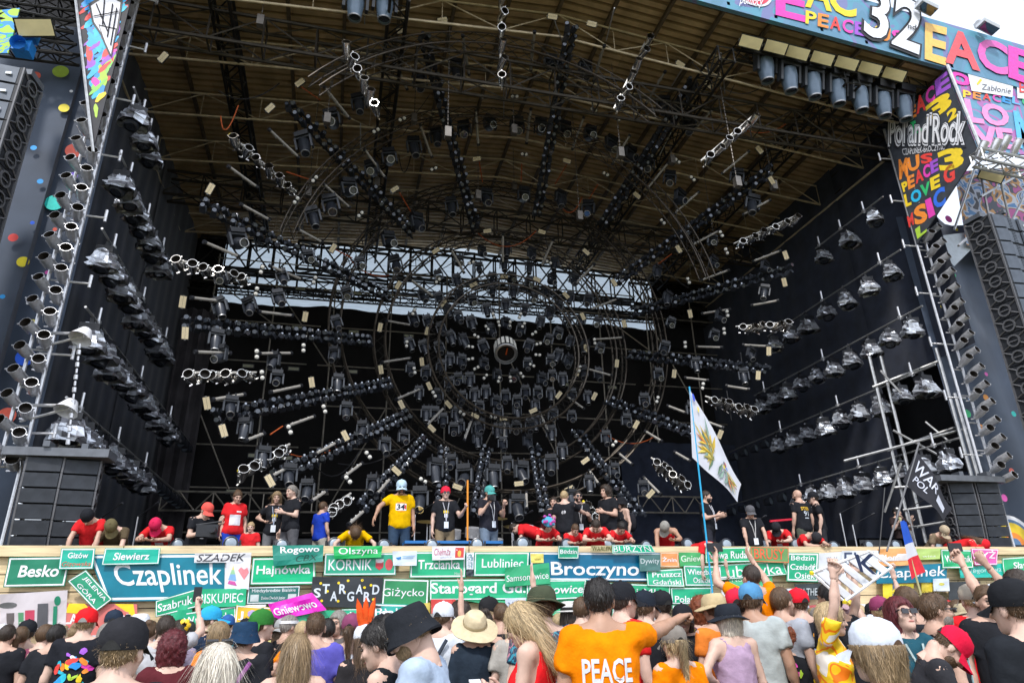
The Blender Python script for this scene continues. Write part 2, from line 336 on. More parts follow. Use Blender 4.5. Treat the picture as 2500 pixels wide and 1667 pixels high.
ring_truss(19.5,4.98,9.6,2.45,0,TP,'innermost round truss ring around the drum in the rig centre')
ring_truss(19.6,4.85,9.8,3.95,0,TP,'second round truss ring from the centre of the rig')
ring_truss(18.9,4.75,10.05,5.2,0,TP,'third round truss ring from the centre of the rig')
ring_truss(16.2,4.3,9.75,6.2,rad(12),rad(168),'fourth wide arched truss ring from the centre of the rig')
ring_truss(13.4,3.6,9.75,6.15,rad(48),rad(142),'outermost and nearest arched truss ring at the top of the rig')
# drum in the centre
dp=P_rig(1235,862,-1.6); ax=np.array([-.1,-.62,-.78])
t=thing('centre_drum','striped silver and black drum lantern in the very centre of the rig','drum',mtx=orient(dp,-ax,None,.72))
MB().lathe((0,0,0),(0,0,-1),[(.36,0.02),(.47,.0),(.49,.06),(.47,.10)],28).build('rim_ring',STEEL(),t,True)
MB().lathe((0,0,.0),(0,0,1),[(.45,-.04),(.45,.62),(.0,.64)],28).build('shell',BLACKM(),t,True)
MB().disc((0,0,.12),(0,0,-1),.44,24).build('dark_inside_disc',mat('drum_inside',(.012,.01,.01),.5),t); MB().cyl((.03,.1,.06),(.03,-.2,.06),.03,n=6).build('filament',paint((.5,.08,.01)),t)  # black disc paints the dark inside of the open drum
for i in range(16):
    a=TP*i/16; MB().box((.47*math.cos(a),.47*math.sin(a),.34),(.02,.12,.5),Matrix.Rotation(a,3,'Z')).build('pale_slat',PALE(),t)
# ---- fixtures
def mover(hd,big):
    s=1.0 if big else .72; p=Proto()
    b=MB().box((0,0,-.07*s),(.36*s,.26*s,.13*s)); b.box((0,0,-.005),(.30*s,.05*s,.03)); b.cyl((-.1*s,0,0),(-.1*s,0,.1*s),.02,n=6).cyl((.1*s,0,0),(.1*s,0,.1*s),.02,n=6)
    p.part('base',b,BLACKM())
    y=MB()
    for sg in(-1,1): y.box((sg*.2*s,0,-.31*s),(.05*s,.13*s,.36*s))
    y.box((0,0,-.155*s),(.44*s,.14*s,.05*s)); p.part('yoke',y,mat('yoke_shell',(.05,.055,.065),.35,var=.2,spec=.5))
    d=np.array([0,-math.sin(hd),-math.cos(hd)]); c=np.array([0,0,-.4*s])
    h=MB().lathe(c-d*.2*s,d,[(.0,-.04*s),(.10*s,0),(.15*s,.05*s),(.155*s,.2*s),(.13*s,.36*s),(.115*s,.48*s),(.10*s,.485*s),(.095*s,.45*s)],14)
    hi=p.part('head',h,GUN(),smooth=True)
    p.part('lens',MB().disc(c+d*.255*s,d,.096*s,14),LENS(),sub=hi)
    p.part('lens_ring',MB().lathe(c+d*.275*s,d,[(.102*s,0),(.118*s,.0),(.118*s,.025*s),(.102*s,.025*s)],14),STEEL(),sub=hi,smooth=True)
    return p
MV=[[mover(rad(a),b) for a in(15,40,62)] for b in(False,True)]
MHB=[(1021,200),(1111,171),(804,296),(734,352),(871,257),(1345,161),(1430,175),(1623,261),(1686,307),(946,389),(1007,361),(1064,336),(1132,321),(1195,307),(1262,311),(1321,314),(1380,321),(1443,332),(1495,357),(1541,382),(1586,407),(1100,507),(1186,486),(1279,482),(1370,489),(1439,514),(1014,546),(1639,443),(1664,489),(1804,439),(1843,503),(903,418),(846,464),(800,504),(757,535),(570,592),(1062,1150),(1134,1164),(1204,1164),(1273,1155),(1346,1138),(1263,1239),(1025,1222),(944,592),(960,650)]
MHS=[(529,692),(526,762),(526,841),(535,880),(561,1006),(596,1060),(681,689),(671,740),(667,894),(675,939),(841,728),(874,655),(815,801),(815,877),(824,945),(844,1014),(885,1060),(938,1100),(704,1172),(749,1210),(910,1195),(1744,599),(1747,652),(1873,664),(1873,723),(1764,784),(1750,832),(1840,877),(1817,928),(1609,672),(1635,737),(1643,801),(1629,860),(1608,925),(1574,987),(1530,1037),(1480,1079),(1572,1204),(1104,1140),(1240,1143),(1373,1110),(1164,1058),(1214,1061),(1261,1054),(1308,1041),(1350,1024),(1122,1051),(1081,1036),(1040,1020),(1440,1190),(1500,1160),(1395,1225),(985,1080),(640,1130),(1700,900),(1690,1010),(600,760),(745,640)]
for i in range(22):    # heads on the two inner rings
    a=TP*i/22+.1; MHS.append((1232+165*math.sin(a),852-165*math.cos(a)))
for i in range(14):
    a=TP*i/14; MHS.append((1235+112*math.sin(a),866-112*math.cos(a)))
for i in range(9):
    a=TP*i/9; MHS.append((1235+62*math.sin(a),866-66*math.cos(a)))
for rr_,nn_ in((138,16),(202,20),(238,24)):
    for i in range(nn_):
        a=TP*i/nn_+rr_; MHS.append((1232+rr_*math.sin(a),856-rr_*math.cos(a)))
def rank_place(lst,fn):
    lst=sorted(lst,key=lambda q:clockkey(q[0],q[1]))
    for i,q in enumerate(lst): fn(i,q)
def pl_mover(big):
    def f(i,q):
        p=P_rig(q[0],q[1],-.35); d=np.array([p[0]-RC[0],0,p[2]-RC[1]]); d/=np.linalg.norm(d)+1e-6
        up=np.array([0,0,1.])+.35*d*(d[2]>-.2); 
        M=orient(p+np.array([0,0,.35]),up,(1,random.uniform(-.5,.5),random.uniform(-.1,.1)),random.uniform(.92,1.05))
        MV[big][random.randrange(3)].place('moving_head_lamp','%s black moving head lamp on the round rig, %s clockwise from the top'%('large' if big else 'small',ordn(i+1)),'stage light','%s moving head lamps on the round rig'%('large' if big else 'small'),M)
    return f
rank_place(MHB,pl_mover(True)); rank_place(MHS,pl_mover(False))
# bars of six chrome cans
def can(mb_scale=1.0,n=12):
    s=mb_scale; c=MB().lathe((0,0,0),(0,0,1),[(.0,-.20*s),(.055*s,-.20*s),(.075*s,-.13*s),(.098*s,-.04*s),(.1*s,.18*s),(.105*s,.185*s),(.105*s,.2*s),(.098*s,.2*s)],n)
    g=MB().disc((0,0,.06*s),(0,0,1),.09*s,n).lathe((0,0,0),(0,0,1),[(.097*s,.199*s),(.09*s,.055*s)],n)  # dark inner wall paints the shade inside the chrome can
    y=MB().box((.118*s,0,-.02*s),(.008,.03*s,.2*s)).box((-.118*s,0,-.02*s),(.008,.03*s,.2*s)).box((0,0,-.235*s),(.24*s,.03*s,.012)).box((.12*s,0,.19*s),(.03*s,.02*s,.03*s)).box((-.12*s,0,.19*s),(.03*s,.02*s,.03*s))
    return c,g,y
def canproto(s):
    c,g,y=can(s); p=Proto(); i=p.part('can_body',c,CHROME(),smooth=True); p.part('lens',g,mat('can_reflector_and_shade',(.05,.042,.036),.35,.2),sub=i); p.part('yoke',y,CHROME(),sub=None); return p
CANM=[can(1.0)[k] for k in range(3)]; CANM=[CANM[0].mesh('can_body',POLISH(),True),CANM[1].mesh('lens',mat('can_reflector_and_shade',(.05,.042,.036),.35,.2)),CANM[2].mesh('yoke',POLISH())]
BARS=[((1222,-20),(1222,212)),((1584,85),(1499,266)),((1840,282),(1711,393)),((1945,526),(1791,595)),((1924,787),(1796,797)),((1837,1000),(1722,967)),((1670,1180),(1590,1117)),((425,632),(611,680)),((457,909),(625,909)),((585,1148),(707,1084)),((790,1250),(856,1204)),((563,330),(723,468)),((840,106),(925,276)),((1425,1225),(1455,1272))]
CABLE=mat('orange_sling',(.45,.09,.02),.7)
def pl_bar(i,q):
    (a,b)=q[2]; top=min(a[1],b[1])<300; p0=P(*a,'y',12.75) if top else P_rig(*a,-.3); p1=P(*b,'y',12.95) if top else P_rig(*b,-.3); Ln=1.75 if np.linalg.norm(p1-p0)>1.2 else np.linalg.norm(p1-p0)
    mid=(p0+p1)/2; ax=(p1-p0)/np.linalg.norm(p1-p0); Ln=np.linalg.norm(p1-p0)
    t=thing('six_lamp_bar','bar of six chrome can lamps on the round rig, %s clockwise from the top'%ordn(i+1),'stage light','bars of six chrome cans',loc=mid)
    MB().cyl(-ax*Ln/2,ax*Ln/2,.026,n=7).build('bar',mat('white_bar',(.6,.58,.54),.4,.3),t); MB().cyl(ax*(-Ln/2-.04),ax*(-Ln/2+.03),.035,n=6).build('end_cap',paint((.8,.6,.03)),t)
    for k in range(6):
        u=(k+.5)/6-.5; f=np.array([.25*math.sin(k*2.1),-1,-.12*(k%3)])+ax*random.uniform(-.35,.35)
        o=link('lamp_can',CANM[0],t,mtx=orient(ax*Ln*u+np.array([0,-.12,-.16]),f+np.array([0,0,.25]),ax)); link('lens',CANM[1],o); link('yoke',CANM[2],o)
rank_place([((a[0]+b[0])/2,(a[1]+b[1])/2,(a,b)) for a,b in BARS],pl_bar)
# spokes of small black lamps
sp=MB().box((0,0,0),(.13,.17,.10)).lathe((0,-.07,0),(0,-1,-.5),[(.03,0),(.055,.03),(.06,.11)],8)
SPM=sp.mesh('spot_lamp',GUN()); SPL=MB().disc((0,-.07-.10*.894,-.10*.447),(0,-1,-.5),.052,8).mesh('lens',mat('small_lens',(.07,.08,.10),.15,.3,spec=.9,var=.05)); SPK=MB().box((0,0,.075),(.04,.05,.06)).mesh('clip',mat('dull_clip',(.40,.42,.46),.25,.8))
SPK_=[((1031,85),(1160,563)),((1392,64),(1308,531)),((1690,202),(1467,553)),((1881,415),(1500,691)),((1929,659),(1541,765)),((1871,904),(1531,866)),((1701,1063),(1478,978)),((702,255),(1010,574)),((489,500),(946,723)),((446,792),(909,834)),((521,1020),(957,935)),((665,1168),(1000,1010)),((1075,1280),(1082,1090)),((1160,1260),(1186,1090)),((1330,1260),(1300,1080)),((1560,1260),(1400,1050)),((880,1240),(1040,1070))]
def pl_spoke(i,q):
    a,b=q[2]; p0=P_rig(*a);p1=P_rig(*b); ax=(p1-p0); Ln=np.linalg.norm(ax); ax/=Ln
    t=thing('lamp_spoke','dark radial truss studded with small lamps, %s clockwise from the top'%ordn(i+1),'truss','radial spokes of the round rig',loc=p0)
    A=MB(); sd=np.cross(ax,[0,1,0]); sd/=np.linalg.norm(sd)
    for s in(-.13,.13): MB().cyl(sd*s,ax*Ln+sd*s,.026,n=5).build('chord',BLACKM(),t)
    MB().cyl(np.array([0,.22,0]),ax*Ln+np.array([0,.22,0]),.026,n=5).build('chord',BLACKM(),t); B=MB(); nb=int(Ln/.33)
    for k in range(nb):
        s=1 if k%2 else -1; qa=ax*Ln*k/nb;qb=ax*Ln*(k+1)/nb
        B.cyl(qa+sd*.13*s,qb-sd*.13*s,.012,n=4,caps=False).cyl(qa+sd*.13*s,qb+np.array([0,.22,0]),.012,n=4,caps=False)
    B.build('lacing',DARKT(),t)
    n=int(Ln/.26)
    for k in range(n):
        for s in(-1,1):
            u=Ln*(k+.5)/n+s*.03
            m=orient(ax*u+sd*s*.1+np.array([0,-.10,-.03]),(random.uniform(-.3,.3),random.uniform(-.2,.5),1),(1,random.uniform(-.4,.4),0))
            o=link('spot_lamp',SPM,t,mtx=m); link('lens',SPL,o); link('clip',SPK,o)
rank_place([((a[0]),(a[1]),(a,b)) for a,b in SPK_],pl_spoke)
# grey light tubes
TUBES=[(793,214,852,287),(659,318,727,382),(791,450,852,505),(891,366,939,432),(955,130,993,216),(1027,307,1054,382),(1130,89,1145,180),(1162,271,1168,352),(1305,80,1296,171),(1475,114,1450,196),(1623,177,1579,252),(1741,266,1686,327),(1827,371,1764,423),(1296,268,1286,348),(1425,288,1398,363),(1537,332,1496,400),(1630,400,1582,459),(1705,470,1648,520),(1879,489,1816,523),(501,592,580,625),(661,650,734,681),(470,727,548,736),(634,761,711,770),(479,859,559,862),(634,863,709,862),(662,957,733,942),(521,975,594,963),(944,783,1000,793),(933,884,1000,874),(728,560,784,590),(968,974,1027,949),(1228,574,1228,640),(1350,587,1323,648),(1102,609,1132,664),(1450,647,1405,693),(1003,683,1057,723),(1507,730,1444,754),(1455,828,1520,824),(1437,901,1492,916),(1384,967,1424,996),(1755,564,1691,598),(1904,613,1841,637),(1778,660,1715,683),(1898,734,1838,745),(1781,755,1716,765),(1872,845,1817,842),(1761,848,1703,846),(1727,928,1675,922),(1827,950,1776,942),(1632,991,1674,1007),(602,1074,642,1059),(701,1040,765,1017),(770,1108,818,1082),(663,1162,712,1136),(839,1164,882,1132),(920,1205,951,1170),(760,1223,794,1200),(852,1279,887,1248),(1082,997,1042,1038),(1151,1027,1134,1073),(1232,1030,1231,1077),(1318,1007,1338,1050),(1285,1204,1286,1241),(1440,1150,1462,1181),(1577,1053,1615,1076),(1512,1107,1543,1133),(1649,1104,1684,1124),(1573,1166,1612,1205),(1729,1030,1765,1043),(560,408,625,455),(590,500,655,535)]
TUBEM=mat('grey_acrylic_tube',(.34,.32,.29),.35,var=.12,spec=.5)
def pl_tube(i,q):
    x0,y0,x1,y1=q[2]; p0=P_rig(x0,y0,-.45);p1=P_rig(x1,y1,-.45); ax=(p1-p0)
    t=thing('light_tube','slim grey light tube pointing at the rig centre, %s clockwise from the top'%ordn(i+1),'light tube','radial light tubes',loc=p0)
    MB().cyl((0,0,0),ax,.034,n=8).build('tube',TUBEM,t,True); u=ax/np.linalg.norm(ax)
    MB().cyl(-u*.05,u*.02,.05,n=8).build('end_cap',BLACKM(),t); MB().cyl(ax-u*.02,ax+u*.05,.05,n=8).build('end_cap',BLACKM(),t)
    A=MB(); o=np.array([0,.14,.05])
    A.cyl(ax*.08+o,ax*.92+o,.014,n=5)
    for s in(.2,.5,.8): A.cyl(ax*s,ax*s+o,.012,n=4); A.box(ax*s+o,(.05,.05,.05))
    A.build('bracket',STEEL(),t)
rank_place([((a+c)/2,(b+d)/2,(a,b,c,d)) for a,b,c,d in TUBES],pl_tube)
# beige two-cell blinders
bl=Proto(); hi=bl.part('housing',MB().box((0,0,.05),(.42,.23,.10)),BLACKM())
for s in(-1,1): bl.part('amber_panel',MB().box((0,s*.05,-.005),(.385,.092,.02)),BEIGE(),sub=None)
bl.part('stem',MB().cyl((0,0,.2),(0,-.05,.75),.018,n=5),mat('sling_brown',(.16,.06,.03),.6)); bl.part('bracket',MB().box((.215,0,.1),(.012,.05,.22)).box((-.215,0,.1),(.012,.05,.22)).box((0,0,.205),(.44,.05,.012)),STEEL())
BLS=[(732,202),(659,264),(980,75),(1080,50),(964,462),(1164,388),(1349,41),(1445,59),(1661,157),(1729,207),(1854,366),(1384,393),(1555,477),(1884,441),(813,606),(446,737),(745,773),(928,799),(452,813),(761,933),(930,902),(505,984),(980,987),(972,696),(1190,564),(1323,566),(1064,612),(1431,615),(1156,695),(1231,675),(1311,682),(1499,690),(1382,721),(1082,740),(1423,772),(1524,790),(1043,808),(1430,850),(1030,883),(1506,887),(1410,908),(1048,942),(1364,964),(1451,967),(1095,987),(1657,608),(1918,623),(1915,689),(1685,766),(1877,857),(1646,912),(1851,916),(545,1051),(843,1063),(659,1173),(968,1149),(1160,1015),(1230,1021),(1302,1002),(1054,1045),(1117,1188),(1267,1180),(1390,1193),(1429,1124),(1553,1036),(1758,1060),(1588,1205),(513,461),(398,140)]
def pl_bl(i,q):
    px,py=q[0],q[1]; p=P_rig(px,py,-.5) if px>410 else P(px,py,'y',13.6); dx,dy=px-1235,py-860; r=math.hypot(dx,dy)
    tan=RT*(-dy/r)+UP*(-dx/r) if r>1 else RT
    n=np.array(CAM)+np.array([0,0,0])-p; n/=np.linalg.norm(n); n=n*.8+np.array([random.uniform(-.15,.15),-.3,random.uniform(-.2,.1)])
    bl.place('blinder_lamp','beige two cell blinder lamp on the round rig, %s clockwise from the top'%ordn(i+1),'stage light','beige blinders',orient(p,-n,tan,.64))
    A=np.array(p)+np.array([0,.2,.1])
rank_place(BLS,pl_bl)
# pairs of round pale lamps
pr=Proto(); pr.part('stem',MB().cyl((0,0,.12),(.1,.05,.6),.016,n=5),STEEL()); pr.part('housing',MB().box((0,0,.06),(.40,.17,.12)),BLACKM())
for s in(-1,1):
    pr.part('round_lens',MB().lathe((s*.105,0,0),(0,0,-1),[(.078,-.0),(.075,.015),(.045,.035),(.0,.04)],12),PALE(),smooth=True)
    pr.part('lens_rim',MB().lathe((s*.105,0,0),(0,0,-1),[(.08,-.02),(.092,-.02),(.092,.02),(.08,.02)],12),BLACKM(),smooth=True)
PRS=[(982,291),(918,319),(768,437),(723,489),(1059,412),(880,523),(1184,237),(1257,236),(1450,268),(1507,290),(1280,377),(1479,425),(1654,393),(1691,436),(1618,541),(639,658),(768,683),(626,711),(741,849),(627,864),(640,915),(993,839),(1151,641),(1340,640),(1069,685),(1010,761),(1761,571),(1774,613),(1681,685),(1776,765),(1768,808),(1673,841),(1716,942),(1605,975),(707,1048),(792,998),(899,1110),(850,1170),(1012,904),(1060,962),(1415,900),(1452,833),(1128,1008),(1204,1018),(1500,1082),(1033,1172),(1163,820),(1149,846),(1149,876),(1163,898),(1185,919),(1218,926),(1246,925),(1274,915),(1299,891),(1313,866),(1315,839),(1304,813),(1278,793),(1245,790),(1218,790),(1189,800),(1205,770),(1270,770)]
def pl_pr(i,q):
    px,py=q[0],q[1]; p=P_rig(px,py,-.55); dx,dy=px-1235,py-860; r=math.hypot(dx,dy)
    tan=RT*(-dy/r)+UP*(-dx/r)
    inner=r<110
    if inner: tan=RT*(dx/r)-UP*(dy/r)
    n=CAM-p; n/=np.linalg.norm(n); n=n+np.array([0,-.2,.0])
    pr.place('twin_round_lamp','pair of small round pale lamps on the round rig, %s clockwise from the top'%ordn(i+1),'stage light','twin round lamps',orient(p,-n,tan,.58 if inner else .62))
rank_place(PRS,pl_pr)
# slings and cables between rig and roof
for i,(a,b,c) in enumerate([((732,210),(782,245),0),((1170,395),(1178,445),0),((975,470),(1003,517),0),((1385,400),(1355,450),0),((820,610),(860,630),0),((1560,390),(1530,440),0),((700,420),(760,440),0),((1640,320),(1610,380),1),((1274,400),(1272,445),0),((1460,450),(1430,500),0),((660,1060),(690,1040),0),((1640,620),(1600,650),0),((890,0),(890,60),1),((1350,40),(1375,110),1),((1500,20),(1480,100),1),((1665,170),(1640,210),1),((1760,130),(1770,230),1),((1230,215),(1230,290),1),((880,300),(880,360),1)]):
    p0=P_rig(*a,-.2);p1=P_rig(*b,0); tag(MB().cyl(p0,p1,.016,n=5).build('safety_sling' if c==0 else 'hanging_pipe',CABLE if c==0 else STEEL()),'thin orange safety sling tied between rig and roof' if c==0 else 'thin grey pipe hanging under the roof above the rig','sling' if c==0 else 'pipe','orange slings in the rig' if c==0 else 'grey pipes under the roof')
_g=GUN; GUN=lambda: mat('blue_grey_shell',(.16,.22,.30),.3,.1,var=.2,spec=.5)
FMV=mover(rad(12),True); GUN=_g
bf=Proto(); bf.part('housing',MB().box((0,0,.05),(.42,.23,.10)),BLACKM()); bf.part('amber_panel',MB().box((0,0,-.005),(.385,.19,.02)),mat('bright_amber_panel',(.86,.74,.40),.45,var=.1)); bf.part('bracket',MB().box((0,0,.14),(.44,.05,.08)),STEEL())
for i in range(16):
    x=-2.6+i*.98+.3*math.sin(i*2.3); y=13.2+(i*37%60)/10; zt=EZ(x)-.3; zb=zt-1.2-(i*53%30)/10
    A=MB()
    for k in range(int((zt-zb)/.12)): A.cyl((x,y,zt-k*.12),(x,y,zt-k*.12-.085),.017 if k%2 else .011,n=5)
    A.box((x,y,zb),(.16,.16,.3)); tag(A.build('chain_hoist',mat('hoist_steel',(.20,.18,.16),.4,.6)),'chain hoist hanging from the roof into the rig, %s from the left'%ordn(i+1),'hoist','chain hoists')
r_=random.Random(8)
for i in range(34):
    a=(r_.uniform(560,1850),r_.uniform(120,1100)); b=(a[0]+r_.uniform(-190,190),a[1]+r_.uniform(-60,90)); p0=P_rig(*a,.1); p1=P_rig(*b,.1); sag=r_.uniform(.2,.7); pts=[p0+(p1-p0)*t-np.array([0,0,sag*4*t*(1-t)]) for t in np.linspace(0,1,9)]
    tag(MB().path(pts,.014,4).build('drooping_cable',mat('cable_black',(.02,.02,.022),.5) if i%5 else CABLE),'thin %s cable sagging between fixtures of the round rig'%('black' if i%5 else 'orange'),'cable','%s cables slung in the rig'%('black' if i%5 else 'orange'))
# row of large blue-grey heads near the front right roof edge with amber lamps
for i,(px,py) in enumerate([(1880,165),(1938,190),(1996,205),(2056,222),(2112,238),(2168,252),(2220,260)]):
    p=P(px,py,'y',12.4); s=1.5
    M=orient(p+np.array([0,0,.75]),(0,-.3,1),(1,.1,0),1.55)
    FMV.place('front_moving_head','big blue-grey moving head hanging under the front roof edge, %s from left'%ordn(i+1),'stage light','moving heads along the front roof edge',M)
for i,(px,py) in enumerate([(1833,104),(1894,116),(1948,130),(2008,143),(2067,155),(2124,168),(2183,182),(2232,188),(2421,428)]):
    if i==7: continue
    p=P(px,py,'y',12.0); n=CAM-p; bf.place('front_blinder','yellowish flat lamp in the front roof row, %s from left'%ordn(i+1) if i<8 else 'single yellowish flat lamp on the right tower truss','stage light','front row of flat lamps' if i<8 else None,orient(p,-n,RT-.25*UP,1.5))
truss('front_light_truss','dark truss carrying the row of big lamps at the front right','truss',P(1800,120,'y',12.5),P(2290,225,'y',12.5),.4,.4,.6,.04,.02,DARKT())
for i,(px,py) in enumerate([(868,0),(940,5)]):
    p=P(px,py,'y',12.6); FMV.place('front_moving_head','blue-grey moving head at the top edge, %s of two left of centre'%ordn(i+1),'stage light','moving heads along the front roof edge',orient(p+np.array([0,0,.55]),(0,-.3,1),(1,.1,0),1.4))
for i,(px,py) in enumerate(sorted([(734,706),(871,717),(619,793),(726,800),(864,811),(606,894),(717,901),(860,908),(998,821),(1128,925),(1377,939),(1494,946),(1580,860),(620,1112),(700,1118),(858,1012),(1610,1217),(567,1200),(1165,1070)])):
    p=P(px,py,'y',25.2); tag(MB().box(p,(.42,.08,.16)).box(p+np.array([0,-.045,0]),(.36,.01,.11),mi=1).build('work_lamp',[BLACKM(),mat('greenish_lamp_glass',(.36,.36,.24),.4)]),'small flat lamp clipped to the rear scaffold, %s counted from the left'%ordn(i+1),'lamp','flat lamps on the rear scaffold')
# ================================================================ SIDE ROWS OF WRAPPED LAMPS
FOIL=mat('crumpled_clear_foil',(.58,.61,.67),.25,.55,var=.25,scale=14,bump=.5,bscale=14)
FOILD=mat('dark_bag_facet',(.16,.16,.18),.25,.35,var=.4,scale=10,bump=.5,bscale=16)  # dark facets among bright ones imitate highlights on a clear bag
def foil_mesh(seed,w,h):
    r=random.Random(seed); n=13; rows=8; v=[];f=[]
    for j in range(rows+1):
        s=j/rows; k=.42+.58*min(1,s*1.4)
        for i in range(n):
            a=TP*i/n+.3; q=(abs(math.cos(a))**.6*math.copysign(1,math.cos(a)),abs(math.sin(a))**.6*math.copysign(1,math.sin(a)))
            jt=r.uniform(.80,1.16)
            v.append((q[0]*w*k*jt,q[1]*w*.8*k*jt,-h*s+r.uniform(-.025,.025)))
    for j in range(rows):
        for i in range(n): f.append((j*n+i,(j+1)*n+i,(j+1)*n+(i+1)%n,j*n+(i+1)%n))
    f.append(tuple(range(n)))
    m=MB(); m.add(v,f); m.m=[1 if r.random()<.4 else 0 for _ in f]; return m.mesh('foil_cover',[FOIL,FOILD])
WR=[]
for k in range(5):
    p=Proto(); p.part('clamp',MB().box((0,0,.05),(.07,.1,.16)).cyl((0,0,.1),(0,0,.22),.018,n=5),BLACKM())
    p.part('base',MB().box((0,0,-.08),(.34,.28,.14)),BLACKM())
    p.part('foil_cover',foil_mesh(k,.30,.46+.03*k),None)
    h=MB().lathe((0,0,-.36),(.15*(k-2),-.3,-1),[(.12,-.05),(.16,.02),(.155,.2),(.12,.22)],12); hi=p.part('head',h,GUN(),smooth=True)
    p.part('lens',MB().disc((.15*(k-2)*.19,-.3*.19,-.36-.18),(.15*(k-2),-.3,-1),.12,12),LENS(),sub=hi); WR.append(p)
FR=Proto(); FR.part('base',MB().box((0,.1,0),(.2,.2,.22)),BLACKM()); hi=FR.part('head',MB().lathe((0,0,0),(0,-1,0),[(.0,-.12),(.13,-.1),(.17,.02),(.17,.1),(.15,.1)],14),GUN(),smooth=True); FR.part('round_lens',MB().disc((0,-.07,0),(0,-1,0),.15,14),mat('dusky_lens',(.16,.19,.22),.25,spec=.8),sub=hi)
def row(side,idx,x,z,y0,y1,n,ndark,y2):
    sn='left' if side<0 else 'right'; rn=ordn(idx+1)
    tag(MB().cyl((x,y0-.5,z+.16),(x,y2+.3,z+.16),.026,n=6).build('lamp_pipe',STEEL()),'horizontal pipe carrying the %s row of lamps from the top, %s wing'%(rn,sn),'pipe')
    for i in range(n):
        y=y0+(y1-y0)*i/max(1,n-1)
        WR[(i*3+idx)%5].place('foil_wrapped_lamp','lamp wrapped in crumpled foil, %s wing, %s row from the top, %s from the front'%(sn,rn,ordn(i+1)),'stage light','foil wrapped lamps in the wings',orient((x,y,z),(random.uniform(-.08,.08),random.uniform(-.08,.08),1),(1,random.uniform(-.6,.6),0),random.uniform(.9,1.08)))
    for i in range(ndark):
        y=y1+(y2-y1)*(i+1)/ndark
        FR.place('round_wash_lamp','dark round wash lamp, %s wing, %s row from the top, %s from the front'%(sn,rn,ordn(i+1)),'stage light','bare round lamps in the wings',orient((x,y,z-.1),(0,.1,1),(1,-.5 if side<0 else .5,0),.95))
    for i in range(3):
        y=y0+.3+(y1-y0)*i/2.2; A=MB().cyl((x,y,z+.1),(x,y,z+.5),.03,n=6).box((x,y,z+.17),(.09,.09,.09)); tag(A.build('pipe_spigot',CHROME()),'short upright spigot on the %s lamp pipe, %s wing, %s from the front'%(rn,sn,ordn(i+1)),'pipe fitting','spigots on lamp pipes')
for i,(z,y0,y1,n,nd,y2) in enumerate([(12.55,13.1,15.0,3,0,15.0),(10.85,13.2,17.3,7,0,17.3),(9.0,13.2,19.3,9,0,19.3),(7.3,13.3,21.5,10,4,24),(5.5,13.4,19.6,9,9,25)]): row(-1,i,-5.0,z,y0+.75,y1+.3,n,nd,y2+.3)
for i,(z,y0,y1,n,nd,y2) in enumerate([(12.8,13.8,15.9,3,0,15.9),(10.95,13.7,19.2,7,0,19.2),(9.1,13.5,20.6,10,0,20.6),(7.45,13.6,20.0,9,4,22.8),(5.45,13.5,19.4,9,5,23.5)]): row(1,i,15.0,z,y0+.4,y1+.6,n,nd,y2+.6)
# lamp ladders
def ladder(side,x,y,z0,z1,n):
    sn='left' if side<0 else 'right'
    t=thing('lamp_ladder','pair of shiny upright poles with rungs carrying can lamps, %s side of the stage'%sn,'ladder',loc=(x,y,0))
    for dx in(-.17,.17): MB().cyl((dx,0,2.4),(dx,0,z1+.6),.034,n=8).build('pole',CHROME(),t,True)
    R=MB()
    for i in range(int((z1-z0)/.72)): R.cyl((-.17,0,z0+.72*i),(.17,0,z0+.72*i+.0),.02,n=5)
    R.build('rungs',STEEL(),t)
    for k in range(8):
        z=z0+.6+k*1.5; MB().cyl((0,0,z),(-side*.55,.1,z+.03),.022,n=6).cyl((-side*.52,.1,z-.05),(-side*.52,.1,z+.22),.03,n=6).build('side_arm',CHROME(),t)
    p=canproto(1.0)
    for i in range(n):
        z=z1-(z1-z0)*i/(n-1); dx=(.13 if i%2 else -.13)+(.2 if side>0 else 0)
        p.place('can_lamp','chrome can lamp on the %s lamp ladder, %s from the top'%(sn,ordn(i+1)),'stage light','can lamps on the ladders',orient((x+dx,y-.22,z),((.22 if i%2 else -.22)+random.uniform(-.08,.08),-1,random.uniform(.2,.4)),(1,0,random.uniform(-.3,.3))))
ladder(-1,-5.52,13.4,4.3,15.4,50); ladder(1,15.62,13.45,4.6,14.7,44)
